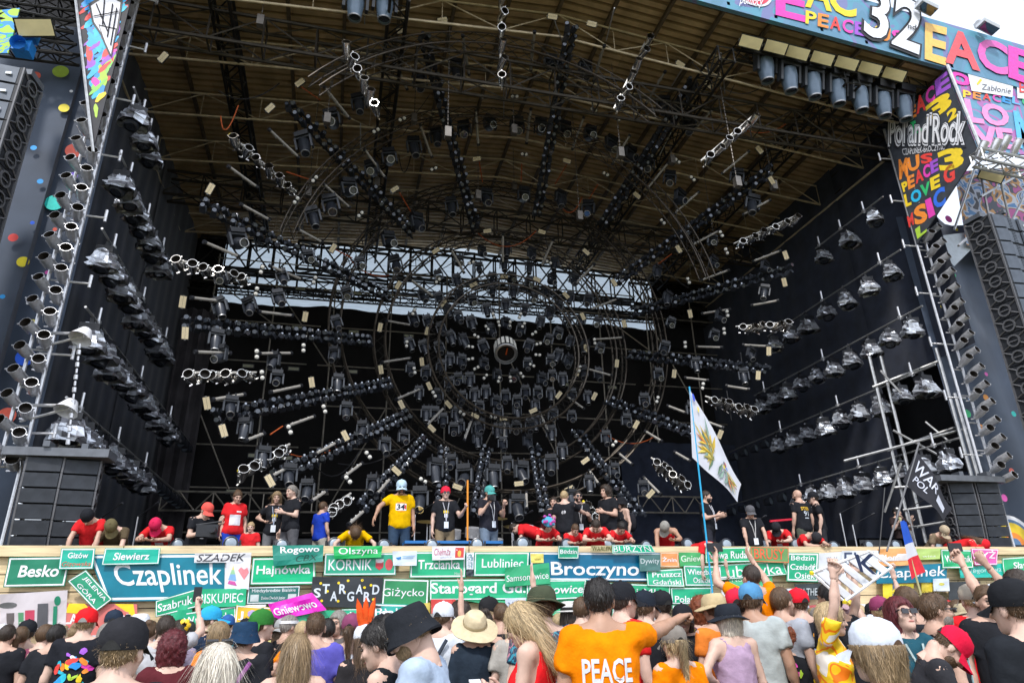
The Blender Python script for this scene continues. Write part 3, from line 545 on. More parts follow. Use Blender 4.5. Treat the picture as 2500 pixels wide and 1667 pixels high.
# ================================================================ SPEAKERS
SPKB=mat('speaker_paint',(.022,.024,.029),.55,var=.2,bump=.1,bscale=90); SPKG=mat('speaker_grille',(.085,.10,.125),.5,.3,var=.15)
def line_array(name,label,x,y,ztop,n,w,h,d,toe,curve,side,bright=True):
    t=thing(name,label,'loudspeaker',loc=(x,y,ztop)); t.rotation_euler=(0,0,toe)
    MB().box((0,.1,.1),(w*1.04,d*.6,.12)).box((0,-.2,.2),(.1,.3,.1)).build('bumper_frame',mat('rigging_frame',(.12,.13,.15),.5,.3),t)
    z=0;yy=0;an=0
    for i in range(n):
        M=Matrix.Translation((0,yy,z))@Matrix.Rotation(an,4,'X')
        b=link('speaker_box',None,t,mtx=M); bpy.data.objects.remove(b)
        k=(name.split('.')[0],w,h,d)
        if k not in LA:
            A=MB().box((0,0,-h/2),(w,d*.9,h*.95))
            GG=[MB().box((s*w*.33,-d*.47,-h/2),(w*.26,.05,h*.88),Matrix.Rotation(s*.18,3,'Z')) for s in(-1,1)] if bright else [MB().box((0,-d*.47,-h/2),(w*.97,.04,h*.9))]
            H=MB().box((0,-d*.455,-h/2),(w*.34,.03,h*.84))
            for j in range(7): H.box((0,-d*.475,-h*.14-j*h*.12),(w*.1,.02,h*.05))
            FF=[]
            for s in(-1,1):
                Fr=MB(); FF.append(Fr); X=s*(w/2+.015)
                Fr.lathe((X,0,-h/2),(s,0,0),[(h*.30,0),(h*.40,0),(h*.40,.03),(h*.30,.03)],12)
                for c in((-1,1),(1,-1)): Fr.cyl((X,-d*.4*c[0],-h*.05),(X,-d*.18*c[0],-h*.28),.018,n=4).cyl((X,d*.4*c[0],-h*.95),(X,d*.18*c[0],-h*.72),.018,n=4)
                Fr.box((X,-d*.42,-h/2),(.03,.04,h)).box((X,d*.42,-h/2),(.03,.04,h)); Fr.box((X,0,-h/2),(.02,d*.3,.03))
            LA[k]=[A.mesh('speaker_box',SPKB),*[('grille',g.mesh('grille',SPKG if bright else mat('dark_grille',(.035,.04,.05),.5,.2,var=.3))) for g in GG],('horn',H.mesh('horn',SPKG if bright else SPKB)),*[('side_frame',g.mesh('side_frame',mat('rigging_grey',(.15,.15,.16),.5,.4))) for g in FF],('badge',MB().box((w*.36,-d*.52,-h*.5),(.1,.02,.05)).mesh('badge',paint((.75,.78,.82))))]
        b=link('speaker_box',LA[k][0],t,mtx=M)
        for nm,me in LA[k][1:]:
            if nm in('badge','horn') and not bright: continue
            link(nm,me,b)
        z-=h*math.cos(an); yy+=h*math.sin(an)*1; an+=curve
    return t
LA={}
q=P(58,200,'y',11.9); line_array('main_line_array','long hanging array of grey loudspeakers at the left picture edge',q[0]-.45,11.9,q[2],14,1.25,.40,.75,rad(-6),rad(.3),-1)
q=P(2428,548,'y',12.0); line_array('main_line_array','long hanging array of grey loudspeakers at the right edge by the dotted scrim',q[0],12.0,q[2],16,1.35,.405,.8,rad(6),rad(.15),1)
q=P(108,1118,'y',13.0); line_array('side_fill_array','left column of the hanging black speaker pair at bottom left',q[0]+.05,13.1,q[2],6,.52,.25,.42,rad(4),rad(2),-1,False)
q=P(190,1122,'y',13.0); line_array('side_fill_array','right column of the hanging black speaker pair at bottom left',q[0]+.05,13.2,q[2],6,.52,.25,.42,rad(10),rad(2),-1,False)
q=P(2330,1182,'y',13.6); line_array('side_fill_array','left column of the hanging black speaker pair at bottom right',q[0],13.6,q[2],6,.58,.25,.42,rad(-12),rad(1.5),-1,False)
q=P(2392,1182,'y',13.5); line_array('side_fill_array','right column of the hanging black speaker pair at bottom right',q[0],13.5,q[2],6,.58,.25,.42,rad(-6),rad(1.5),-1,False)
MB_=MB().box(P(150,1110,'y',13.05),(1.6,.5,.14)); tag(MB_.build('speaker_beam',mat('grey_beam',(.14,.15,.17),.5,.3)),'grey beam above the black speaker pair at bottom left','beam')
MB_=MB().box(P(2355,1172,'y',13.4),(1.9,.5,.14)); tag(MB_.build('speaker_beam',mat('grey_beam',(.14,.15,.17),.5,.3)),'grey beam above the black speaker pair at bottom right','beam')
for i,(px,py) in enumerate([(195,800),(160,975)]):
    p=P(px+10,py+15,'y',13.3); t=thing('round_reflector_lamp','white conical lamp on a side arm of the left ladder, %s one'%('upper' if i==0 else 'lower'),'lamp',loc=p)
    MB().lathe((0,0,0),(-.2,-.4,-1),[(.05,-.12),(.1,-.1),(.2,.12),(.21,.14)],12).build('shade',paint((.75,.75,.78)),t,True); MB().cyl((-.75,.1,0),(0,0,0),.03,n=6).cyl((-.75,.1,-.3),(0,0,-.05),.025,n=6).build('arm',CHROME(),t)
p0=P(195,840,'y',13.2);p1=P(165,1090,'y',13.2); A=MB()
for k in range(16): A.cyl(p0+(p1-p0)*(k/16),p0+(p1-p0)*((k+.7)/16),.035 if k%2 else .02,n=6)
tag(A.build('hoist_chain',CHROME()),'steel hoist chain above the left black speaker pair','chain')
# right wing scaffold tower
ts=thing('scaffold_tower','steel scaffold tower in the right wing behind the black flag','scaffolding',loc=(0,0,0))
X0=[P(2122,870,'y',15.2),P(2148,870,'y',15.2)]
for k,(a,b) in enumerate([((2122,870),(2232,1340)),((2150,870),(2258,1340)),((2330,960),(2370,1180)),((2285,850),(2400,1300))]):
    p=P(*a,'y',15.0 if k<2 else 13.9); MB().cyl((p[0],p[1],2.4),p,.045,n=7).build('standard',STEEL(),ts)
for a,b in [((2130,945),(2295,880)),((2165,1100),(2370,1030)),((2060,1125),(2360,1045)),((2205,1245),(2300,1232)),((2180,1190),(2345,1180)),((2240,1285),(2330,1270)),((2180,1290),(2240,1285))]:
    MB().cyl(P(*a,'y',15.0),P(*b,'y',14.3),.034,n=6).build('ledger',STEEL(),ts)
for a,b in [((2150,905),(2200,960)),((2180,1050),(2290,1110)),((2300,910),(2345,960)),((2260,1030),(2320,1080)),((2160,1250),(2200,1130)),((2190,1290),(2190,1240))]:
    MB().cyl(P(*a,'y',15.0),P(*b,'y',14.5),.03,n=6).build('brace',STEEL(),ts)
# left wing scaffold seen below the drape
ts=thing('scaffold_tower','scaffold tubes and pale boards under the left wing curtain','scaffolding',loc=(0,0,0))
for k in range(7): MB().cyl((-7.2,14+k*1.2,0),(-7.2,14+k*1.2,5.4),.04,n=6).build('standard',SC,ts)
for z in(2.9,3.6,4.3): MB().cyl((-7.15,13.8,z),(-7.15,21.6,z),.03,n=6).build('ledger',SC,ts)
for k in range(6): MB().cyl((-7.1,14+k*1.2,2.6),(-7.1,15.2+k*1.2,4.4),.022,n=5).build('brace',SC,ts)
MB().box((-8.4,17,3.0),(.06,7,2.4)).build('plank_wall',WOOD,ts)
# brown timber backing low at the right rear
tag(MB().box((9.9,25.1,3.6),(3.4,.1,2.4)).build('timber_panel',mat('brown_timber_panel',(.12,.075,.03),.6,var=.5,scale=2,stretch=(.5,1,9))),'brown timber panel low at the right rear of the stage','panel')
# ================================================================ PRINTED BANNERS
def quadprint(q,n_off): 
    n=qnormal(q); return [np.array(t)+n*n_off for t in q]
def put_text(q,s,col,parent,off=.004,bold=.02,shear=0,name='lettering',box=(0,0,1,1),center=None):
    v,f=text_geo(s,bold,shear); nn=qnormal(q); u0,v0,u1,v1=box
    mb=MB(); mb.add([qmap(q,u0+(u1-u0)*a,v0+(v1-v0)*b)+nn*off for a,b in v],f); return mb.build(name,col if not isinstance(col,tuple) else paint(col),parent)
def ppq(pts,axis,val): return [P(x,y,axis,val) for x,y in pts]
def graf(name,base,cols,scale=3.0,stretch=(1,1,1)):
    m=bpy.data.materials.new(name); m.use_nodes=True; n=m.node_tree; b=n.nodes['Principled BSDF']; b.inputs['Roughness'].default_value=.6
    t=n.nodes.new('ShaderNodeTexCoord'); mp=n.nodes.new('ShaderNodeMapping'); mp.inputs['Scale'].default_value=stretch; mp.inputs['Rotation'].default_value=(.3,.5,.2)
    w=n.nodes.new('ShaderNodeTexNoise'); w.inputs['Scale'].default_value=scale; w.inputs['Detail'].default_value=1.5; w.inputs['Distortion'].default_value=1.2
    r=n.nodes.new('ShaderNodeValToRGB'); r.color_ramp.interpolation='CONSTANT'; e=r.color_ramp.elements; e[0].color=(*base,1); e[1].position=.34; e[1].color=(*cols[0],1)
    for i,c in enumerate(cols[1:]): k=e.new(.34+.32*(i+1)/len(cols)); k.color=(*c,1)
    n.links.new(t.outputs['Object'],mp.inputs[0]); n.links.new(mp.outputs[0],w.inputs['Vector']); n.links.new(w.outputs['Fac'],r.inputs[0]); n.links.new(r.outputs[0],b.inputs['Base Color']); return m
YE,OR,RD,MG,PU,BL,GR,WH,BK,LI=(.85,.60,.02),(.85,.26,.03),(.75,.05,.04),(.75,.05,.42),(.32,.08,.55),(.02,.28,.70),(.03,.50,.16),(.82,.82,.85),(.012,.012,.015),(.40,.62,.05)
# left triangular banner
ban=P(175,-60,'y',12.7),P(335,-60,'y',12.7),P(226,372,'y',12.7)
t=MB().add([*ban,*[b+np.array([0,.03,0]) for b in ban]],[(0,2,1),(3,4,5),(0,1,4,3),(1,2,5,4),(2,0,3,5)]).build('triangle_banner',mat('banner_ink',(.022,.022,.03),.6,var=.3))
tag(t,'tall pointed banner with blue, green and red paint strokes beside the left ladder','banner')
_r=random.Random(12); _c=0
for k in range(900):
    u,v=_r.random(),_r.random()
    if u+v>1: u,v=1-u,1-v
    c=ban[0]+(ban[1]-ban[0])*u+(ban[2]-ban[0])*v
    ang=rad(_r.uniform(48,74)) if _r.random()<.75 else rad(_r.uniform(95,120)); dv=np.array([math.cos(ang),0,math.sin(ang)]); pv=np.array([-math.sin(ang),0,math.cos(ang)]); Lh=_r.uniform(.12,.34); wh=_r.uniform(.035,.07)
    def ins(p):
        M_=np.array([[ban[1][0]-ban[0][0],ban[2][0]-ban[0][0]],[ban[1][2]-ban[0][2],ban[2][2]-ban[0][2]]]); q_=np.linalg.solve(M_,np.array([p[0]-ban[0][0],p[2]-ban[0][2]])); return q_[0]>.03 and q_[1]>0 and q_.sum()<.99
    pts=[c+dv*Lh*math.cos(a)+pv*wh*math.sin(a)*(1+.3*math.sin(3*a+k)) for a in np.linspace(0,TP,11)[:-1]]
    if not all(ins(p) for p in pts): continue
    col=_r.choice([(.02,.42,.78),BL,(.02,.42,.78),RD,(.02,.5,.7),PU] if v<.45 else ([LI,(.25,.6,.1),BL,(.02,.42,.78),MG,PU,RD] if v<.7 else [LI,(.02,.42,.78),LI,BL,YE,RD]))
    MB().poly([p+np.array([0,-.003-.00004*_c,0]) for p in pts]).build('paint_stroke',paint(col),t); _c+=1
    if _c>140: break
shards=[[(216,10),(262,-20),(300,0),(290,70),(268,138),(245,85),(225,55)],[(240,60),(285,70),(272,140),(256,105)]]
for k,s in enumerate(shards):
    MB().poly([P(x,y,'y',12.680-.006*k) for x,y in s][::-1]).build('logo_shape',paint((.02,.02,.025)),t)
    c=np.mean(np.array(s),0); MB().poly([P(c[0]+(x-c[0])*.86,c[1]+(y-c[1])*.86,'y',12.676-.006*k) for x,y in s][::-1]).build('logo_shape',paint((.72,.72,.78)),t)
for a,b in [((235,10),(262,75)),((255,0),(250,60)),((275,10),(262,90)),((285,20),(270,110)),((228,40),(290,28))]: MB().cyl(P(*a,'y',12.655),P(*b,'y',12.655),.012,n=4).build('logo_line',paint((.02,.02,.025)),t)
MB().cyl(P(178,-60,'y',12.66),P(228,372,'y',12.66),.03,n=6).build('edge_pole',STEEL(),t)
q=ppq([(-40,30),(48,20),(20,130),(-40,130)],'y',12.8); tag(MB().add([*q,*[p+np.array([0,.03,0]) for p in q]],[(0,3,2,1),(4,5,6,7),(0,1,5,4),(1,2,6,5),(2,3,7,6),(3,0,4,7)]).build('graffiti_banner',MATS.get('gs') or graf('graffiti_small',(.02,.3,.6),[LI,BL,LI,BL,GR],2.2)),'green and blue painted panel in the top left corner','banner')
for i,(a,b) in enumerate([((-20,40),(180,80)),((-20,0),(200,30)),((-20,110),(190,135))]): truss('corner_truss','dark truss piece in the top left corner above the speakers, %s from the top'%ordn(i+1),'truss',P(*a,'y',12.9+.3*i),P(*b,'y',13.3),.3,.3,.4,.035,.02,DARKT(),'corner trusses')
bf.place('front_blinder','single large yellowish flat lamp in the top left corner','stage light',None,orient(P(85,68,'y',12.3),P(85,68,'y',12.3)-CAM,RT,1.6))
for i,(px,py) in enumerate([(70,85),(58,120)]): tag(MB().box(P(px,py,'y',12.6),(.32,.25,.28)).lathe(P(px,py,'y',12.6),(0,-1,-.3),[(.13,.1),(.15,.28)],10).build('blue_lamp',paint((.02,.22,.62))),'blue boxy lamp in the top left corner, %s one'%('upper' if i==0 else 'lower'),'lamp')
# fascia
FZ=lambda x: 16.66-.081*abs(x-8.24+3.29)+.27
FH=1.9
fb=[(-9,FZ(18.9)),(CX,FZ(CX)),(24,FZ(24))]
FM=graf('fascia_blue',(.10,.22,.34),[(.10,.24,.36),(.12,.26,.40),(.10,.30,.42),(.18,.20,.40),(.11,.24,.36)],.5)
A=MB()
for (xa,za),(xb,zb) in zip(fb[:-1],fb[1:]):
    A.add([(xa,11.5,za),(xb,11.5,zb),(xb,11.5,zb+FH),(xa,11.5,za+FH),(xa,11.62,za),(xb,11.62,zb),(xb,11.62,zb+FH),(xa,11.62,za+FH)],[(0,1,2,3),(4,7,6,5),(0,4,5,1),(3,2,6,7),(0,3,7,4),(1,5,6,2)])
fas=A.build('roof_fascia',FM); tag(fas,'blue fascia banner along the front roof edge with painted letters and a white 32','banner')
yF=11.49
def fl(pts,s,col,off=0.0,bold=.06,shear=0,parent=None,nm='painted_letter'): return put_text(ppq(pts,'y',yF),s,col,parent or fas,off+.004,bold,shear,nm)
MB().disc(P(1836,-25,'y',11.48),(0,-1,0),.62,24).build('round_badge',paint((.7,.7,.74)),fas); MB().disc(P(1836,-25,'y',11.474),(0,-1,0),.54,24).build('round_badge',paint((.72,.06,.10)),fas)
fl([(1805,-2),(1862,3),(1860,24),(1803,18)],'pomocy',WH,.03,.01,.2)
fl([(1893,-45),(1968,-28),(1965,56),(1893,38)],'E',MG,.01); fl([(1968,-60),(2032,-48),(2030,30),(1965,18)],'A',YE,.01); fl([(2025,-50),(2092,-34),(2090,48),(2022,30)],'C',YE,.01)
for i,(c,l) in enumerate(zip([YE,OR,RD,MG,PU,YE,OR,MG],'PEACEMUS')):
    x=1966+i*30; y=27+i*6.6; fl([(x,y),(x+27,y+6),(x+25,y+38),(x-1,y+32)],l,c,.02)
fl([(2096,-40),(2252,5),(2248,148),(2100,92)],'32',BK,.03,.14,.1,nm='numeral_outline'); fl([(2102,-34),(2246,10),(2242,140),(2106,86)],'32',(.78,.80,.86),.05,.05,.1,nm='numeral'); fl([(2212,62),(2232,67),(2231,80),(2211,75)],'nd',BK,.08,.03)
fl([(2257,56),(2311,70),(2308,162),(2256,146)],'E',(.85,.50,.12),.02,.08); fl([(2302,66),(2386,92),(2392,176),(2306,154)],'A',(.80,.10,.12),.02,.08); fl([(2384,86),(2458,112),(2462,190),(2386,166)],'C',(.72,.12,.45),.02,.08); fl([(2460,112),(2530,135),(2530,215),(2460,190)],'E',MG,.02,.08)
lp=ppq([(2312,168),(2560,240),(2560,380),(2390,372)],'y',11.55)
t=MB().add([*lp,*[p+np.array([0,.05,0]) for p in lp]],[(0,3,2,1),(4,5,6,7),(0,1,5,4),(1,2,6,5),(2,3,7,6),(3,0,4,7)]).build('love_panel',graf('panel_blue',(.12,.26,.40),[(.12,.28,.42),(.14,.30,.46),(.4,.15,.4),(.12,.28,.42),(.13,.32,.46)],.7)); tag(t,'blue front panel with pink LOVE letters below the fascia at right','banner')
yF=11.54
fl([(2318,170),(2372,190),(2366,215),(2318,200)],'o',MG,.01,parent=t)
fl([(2352,240),(2458,262),(2466,312),(2364,300)],'LO',(.80,.28,.55),.01,.1,parent=t); fl([(2364,304),(2470,316),(2478,366),(2384,358)],'VE',(.80,.28,.55),.01,.1,parent=t); fl([(2472,270),(2530,285),(2530,370),(2485,362)],'M',(.10,.45,.75),.01,.1,parent=t)
for k,c in enumerate([YE,OR,RD,MG,BL,(.1,.4,.7),GR]): x=2350+k*24; fl([(x,220+k*3),(x+20,226+k*3),(x+20,243+k*3),(x,238+k*3)],'PEACELO'[k],c,.012,parent=t)
q=ppq([(2362,176),(2474,192),(2472,238),(2372,222)],'y',11.51); lb=MB().poly(q[::-1]).build('white_plate',paint((.74,.76,.80)),t); put_text(quadprint(q,.004),'Zabłonie',(.1,.1,.12),t,box=(.25,.15,.95,.45),bold=.0,shear=.2); MB().poly(ppq([(2384,205),(2394,192),(2398,196),(2388,208)],'y',11.5)[::-1]).build('small_mark',paint(YE),t)
MB().poly(ppq([(2482,190),(2530,196),(2530,245),(2484,240)],'y',11.51)[::-1]).build('white_plate',paint((.74,.76,.80)),t); put_text(ppq([(2488,200),(2530,205),(2530,230),(2489,226)],'y',11.5),'BA',RD,t)
# return panel with festival lettering
_A,_B=P(2165,335,'y',13.4),P(2307,170,'y',11.56); _n=np.cross(_B-_A,[0,0,1.]); _n/=np.linalg.norm(_n)
def onp(x,y): d=ray(x,y); return CAM+d*(np.dot(_A-CAM,_n)/np.dot(d,_n))
rq=[onp(2165,335),onp(2307,170),onp(2388,368),onp(2238,598)]
t=MB().add([*rq,*[p+np.array([.05,.02,0]) for p in rq]],[(0,3,2,1),(4,5,6,7),(0,1,5,4),(1,2,6,5),(2,3,7,6),(3,0,4,7)]).build('pointed_banner',mat('banner_charcoal',(.03,.035,.045),.6,var=.3)); tag(t,'pointed black banner full of bright painted letters beside the right lamp ladder','banner')
qn=qnormal(rq)
def rl(pts,s,col,off=.004,bold=.06,shear=0,nm='painted_letter'):
    # pixel quad onto the plane of the panel
    n=qn; o=rq[0]; Q=[]
    for x,y in pts:
        d=ray(x,y); tt=np.dot(o-CAM,n)/np.dot(d,n); Q.append(CAM+d*tt)
    v,f=text_geo(s,bold,shear); sg=-1 if np.dot(n,CAM-o)<0 else 1
    mb=MB(); mb.add([qmap(Q,a,b)+n*sg*off for a,b in v],f); mb.build(nm,paint(col),t)
for l,c,pts in [('P',YE,[(2196,275),(2212,270),(2216,292),(2200,300)]),('E',OR,[(2216,265),(2236,255),(2238,285),(2222,292)]),('A',RD,[(2234,240),(2258,226),(2262,268),(2238,280)]),('C',MG,[(2258,222),(2280,206),(2284,244),(2262,258)]),('E',PU,[(2282,198),(2316,170),(2322,214),(2286,236)]),('L',GR,[(2222,300),(2256,285),(2260,318),(2228,330)]),('3',YE,[(2256,262),(2318,218),(2326,262),(2264,300)]),('2',YE,[(2310,275),(2336,258),(2340,282),(2316,300)]),
 ('M',OR,[(2194,390),(2214,385),(2218,430),(2196,440)]),('U',OR,[(2212,388),(2244,376),(2246,412),(2220,422)]),('S',RD,[(2246,378),(2278,372),(2276,396),(2250,402)]),('3',YE,[(2286,372),(2352,354),(2354,408),(2296,420)]),
 ('P',YE,[(2200,448),(2214,440),(2218,464),(2206,470)]),('E',OR,[(2214,432),(2232,424),(2234,456),(2218,464)]),('A',RD,[(2232,420),(2252,410),(2256,440),(2236,450)]),('C',MG,[(2252,406),(2270,398),(2272,430),(2256,438)]),('E',PU,[(2270,396),(2290,386),(2292,416),(2274,426)]),
 ('L',YE,[(2206,476),(2222,470),(2226,500),(2212,506)]),('O',(.02,.45,.75),[(2222,470),(2246,458),(2252,488),(2226,498)]),('V',GR,[(2246,454),(2270,442),(2270,474),(2252,482)]),('E',YE,[(2270,436),(2294,424),(2296,456),(2274,466)]),('G',RD,[(2302,412),(2330,396),(2332,440),(2306,452)]),
 ('M',RD,[(2214,530),(2228,518),(2232,548),(2220,556)]),('S',OR,[(2230,508),(2260,492),(2266,540),(2234,552)]),('I',MG,[(2258,490),(2272,482),(2284,524),(2268,534)]),('C',(.03,.15,.7),[(2276,472),(2306,452),(2310,498),(2282,514)]),('L',LI,[(2234,560),(2266,536),(2262,566),(2240,584)])]:
    rl(pts,l,c,.006,.12)
LG=[(2158,300),(2345,235),(2372,330),(2172,368)]
rl([(2160,280),(2362,262),(2364,362),(2166,366)],"Pol'and'Rock",(.015,.015,.02),.02,.16,.25,'logo_outline'); rl([(2163,286),(2358,268),(2360,356),(2169,360)],"Pol'and'Rock",(.72,.72,.76),.03,.09,.25,'logo_edge'); rl([(2166,290),(2354,272),(2356,352),(2172,356)],"Pol'and'Rock",(.012,.012,.015),.036,.05,.25,'logo_shadow'); rl([(2168,293),(2352,275),(2354,349),(2174,353)],"Pol'and'Rock",(.74,.74,.77),.042,.012,.25,'logo_letters')
rl([(2202,364),(2310,352),(2308,366),(2206,380)],'CZAPLINEK-BROCZYNO',(.6,.6,.63),.02,.02,.1,'small_letters')
MB().cyl(onp(2307,165)-np.array([0,.08,0]),onp(2390,372)-np.array([0,.08,0]),.05,n=8).build('corner_pole',STEEL(),t)
# flood lamps above the fascia, tower truss at right
for i,(px,py) in enumerate([(2262,18),(2412,66)]):
    p=P(px,py,'y',11.2); tt=thing('flood_lamp','grey flood lamp standing on top of the fascia, %s one'%('left' if i==0 else 'right'),'lamp',loc=p)
    MB().box((0,0,0),(.55,.3,.14),Matrix.Rotation(.35,3,'Y')).build('housing',paint((.42,.44,.46)),tt); MB().box((0,-.02,-.085),(.48,.26,.02),Matrix.Rotation(.35,3,'Y')).build('glass',LENS(),tt); MB().cyl((0,.1,0),(.12,.3,.55),.06,n=8).box((.05,.2,.3),(.3,.2,.16)).build('bracket',paint((.35,.36,.38)),tt)
q0,q1=P(2385,385,'y',11.3),P(2540,420,'y',11.3); truss('tower_truss','grey truss beam with chrome cans under the LOVE panel','truss',q0,q1,.35,.35,.5,.04,.02,STEEL())
cp=canproto(1.1)
for i,(px,py) in enumerate([(2396,366),(2428,360),(2452,352),(2480,360)]): cp.place('can_lamp','chrome can lamp on top of the right tower truss, %s from left'%ordn(i+1),'stage light','can lamps on the tower truss',orient(P(px,py,'y',11.2),(.3,-.5,.8),(1,0,0)))
t=thing('side_tower','steel tower frame with painted fabric behind the right speaker array','scaffolding',loc=(0,0,0))
for a,b in [((2390,400),(2420,560)),((2395,480),(2500,420)),((2400,540),(2500,620)),((2440,430),(2470,560)),((2385,395),(2330,560)),((2340,600),(2420,530)),((2500,480),(2440,600))]: MB().cyl(P(*a,'y',12.9),P(*b,'y',13.3),.035,n=6).build('tube',STEEL(),t)
q=ppq([(2330,420),(2560,400),(2560,640),(2360,600)],'y',13.6); MB().poly(q[::-1]).build('painted_fabric',graf('fabric_splash',(.06,.06,.07),[(.5,.52,.6),(.1,.25,.5),(.6,.62,.68),(.6,.3,.1),(.08,.09,.12),(.5,.1,.3)],1.4),t)
q=ppq([(2280,600),(2300,575),(2420,560),(2330,650)],'y',13.7); MB().poly(q[::-1]).build('white_fabric',paint((.6,.66,.72)),t)
tag(MB().poly(ppq([(2455,540),(2540,540),(2540,760),(2490,640)],'y',14.0)[::-1]).build('white_panel',paint((.70,.72,.76))),'white panel edge behind the right speaker array','panel')
# arch logo low on the right scrim
t=thing('print_arch','yellow and orange arch emblem printed low on the right scrim','print',loc=(0,0,0))
c=P(2478,1330,'y',13.8)
for k,(r,cc) in enumerate([(.72,WH),(.62,(.1,.2,.35)),(.54,YE),(.30,OR),(.16,(.1,.2,.35))]):
    MB().poly([c+np.array([r*math.cos(a),-.01*k,r*math.sin(a)]) for a in np.linspace(0,math.pi,16)]).build('arch_band',paint(cc),t)
# ================================================================ SIGNS ON THE FRONT WALL
G1,G2,G3,G4,TB,BB=(.01,.20,.11),(.01,.33,.15),(.02,.42,.20),(.01,.42,.30),(.0,.185,.27),(.0,.17,.36)
SIGNI=[0]
def sign(label,pts,col,lines=(),lay=0,border=WH,tc=WH,warp=0.008,bold=.04,shear=0,extra=None,name='town_sign',rough=.4,cat='sign'):
    SIGNI[0]+=1; y=D-.09-lay*.03-SIGNI[0]*.0004
    q=ppq(pts,'y',y); n=8; m=4; v=[];f=[]
    def W(a,b): 
        p=qmap(q,a,b); p[1]-=abs(warp)*(.6+.4*math.sin(a*9+b*4+SIGNI[0])+.4*math.sin(b*7-a*5))
        return p
    c=np.mean(q,0)
    for j in range(m+1):
        for i in range(n+1): v.append(W(i/n,j/m)-c)
    for j in range(m):
        for i in range(n): b=j*(n+1)+i; f.append((b,b+1,b+n+2,b+n+1))
    k=len(v); v+=[np.array(t)+np.array([0,.012,0]) for t in v]; f+=[tuple(x+k for x in t[::-1]) for t in f]
    per=[i for i in range(n)]+[j*(n+1)+n for j in range(m)]+[m*(n+1)+n-i for i in range(n)]+[(m-j)*(n+1) for j in range(m)]
    for a,b in zip(per,per[1:]+per[:1]): f.append((b,a,a+k,b+k))
    A=MB(); A.add(v,f); o=A.build(name,mat('sign_%.2f_%.2f_%.2f'%tuple(col),col,rough,var=.16,scale=2.5,spec=.45),loc=c); tag(o,label,cat)
    if border:
        B=MB(); w=np.linalg.norm(q[1]-q[0]);h=np.linalg.norm(q[0]-q[3]); bu,bv=.035*h/w,.035
        bu*=1.4;bv*=1.4; ou,ov=bu*.6,bv*.6
        def st(u0,v0,u1,v1):
            nn=8
            for i in range(nn):
                a0=u0+(u1-u0)*i/nn;a1=u0+(u1-u0)*(i+1)/nn
                if u1-u0>v1-v0: B.add([W(a0,v0)-c,W(a1,v0)-c,W(a1,v1)-c,W(a0,v1)-c],[(0,1,2,3)])
                else:
                    b0=v0+(v1-v0)*i/nn;b1=v0+(v1-v0)*(i+1)/nn; B.add([W(u0,b0)-c,W(u1,b0)-c,W(u1,b1)-c,W(u0,b1)-c],[(0,1,2,3)])
        st(ou,ov,1-ou,ov+bv); st(ou,1-ov-bv,1-ou,1-ov); st(ou,ov+bv,ou+bu,1-ov-bv); st(1-ou-bu,ov+bv,1-ou,1-ov-bv)
        B.v=[(x,yy-.003,z) for x,yy,z in B.v]; B.build('border',paint(border),o)
    for ln in lines:
        s,(u0,v0,u1,v1)=ln[0],ln[1]; cc=ln[2] if len(ln)>2 else tc; bo=ln[3] if len(ln)>3 else bold; sh=ln[4] if len(ln)>4 else shear
        vv,ff=text_geo(s,bo,sh); T=MB(); T.add([W(u0+(u1-u0)*a,v0+(v1-v0)*b)-c+np.array([0,-.005,0]) for a,b in vv],ff); T.build('lettering',paint(cc),o)
    if extra:
        for nm,cc,poly in extra: MB().poly([W(a,b)-c+np.array([0,-.004,0]) for a,b in poly]).build(nm,paint(cc),o)
    return o
def rr(x0,y0,x1,y1): return [(x0,y0),(x1,y0),(x1,y1),(x0,y1)]
def ell(cx,cy,rx,ry,n=12): return [(cx+rx*math.cos(TP*i/n),cy+ry*math.sin(TP*i/n)) for i in range(n)]
def flower(cx,cy,r,asp): return [('flower',YE,ell(cx,cy,r*asp,r,8)),]
T_=(.10,.25,.9,.75)
sign('dark green sign reading Besko at the left end of the wall',[(22,1360),(172,1358),(158,1430),(8,1433)],G1,[('Besko',(.2,.32,.86,.72))],0,bold=.06,shear=.1)
sign('big blue sign reading Czaplinek at left',[(216,1353),(560,1350),(556,1463),(262,1468)],TB,[('Czaplinek',(.13,.18,.95,.80))],0,bold=.03)
sign('painted grey and pink banner with dark figures at lower left',[(0,1450),(166,1440),(160,1540),(0,1545)],(.55,.50,.52),(),0,None,extra=[('painted_mark',(.5,.05,.10),rr(.38,.1,.52,.55)),('painted_mark',(.08,.08,.09),rr(.56,.1,.72,.7)),('painted_mark',G1,rr(.80,.0,.86,.62)),('painted_mark',G1,ell(.86,.75,.05,.12)),('painted_mark',(.1,.1,.1),ell(.12,.7,.14,.08)),('painted_mark',(.12,.1,.1),rr(.1,.1,.22,.5)),('painted_mark',(.10,.3,.15),rr(.28,.05,.36,.5))],warp=.02,name='painted_banner',cat='banner')
sign('orange and pink banner with white letters LA ZDR behind the red cap',[(150,1472),(335,1474),(335,1560),(150,1565)],(.62,.16,.14),[('LA',(.04,.45,.22,.72)),('ZDR',(.62,.45,.95,.72)),('KA',(.04,.1,.2,.35))],0,None,extra=[('painted_shape',YE,[(.1,1),(.3,1),(.45,.7),(.05,.75)]),('painted_shape',YE,[(.7,1),(.95,1),(.98,.6)])],name='painted_banner',cat='banner')
sign('teal sign reading Gizów held over the wall edge',[(150,1338),(233,1338),(227,1388),(143,1389)],G4,[('Gizów',(.22,.52,.82,.80)),('Gizowska',(.08,.14,.92,.36),(.7,.12,.08),.0,.3)],2)
sign('teal sign reading Siewierz held over the wall edge',[(257,1337),(392,1337),(388,1376),(248,1379)],G4,[('Siewierz',(.18,.28,.82,.72))],2,bold=.05,shear=.1)
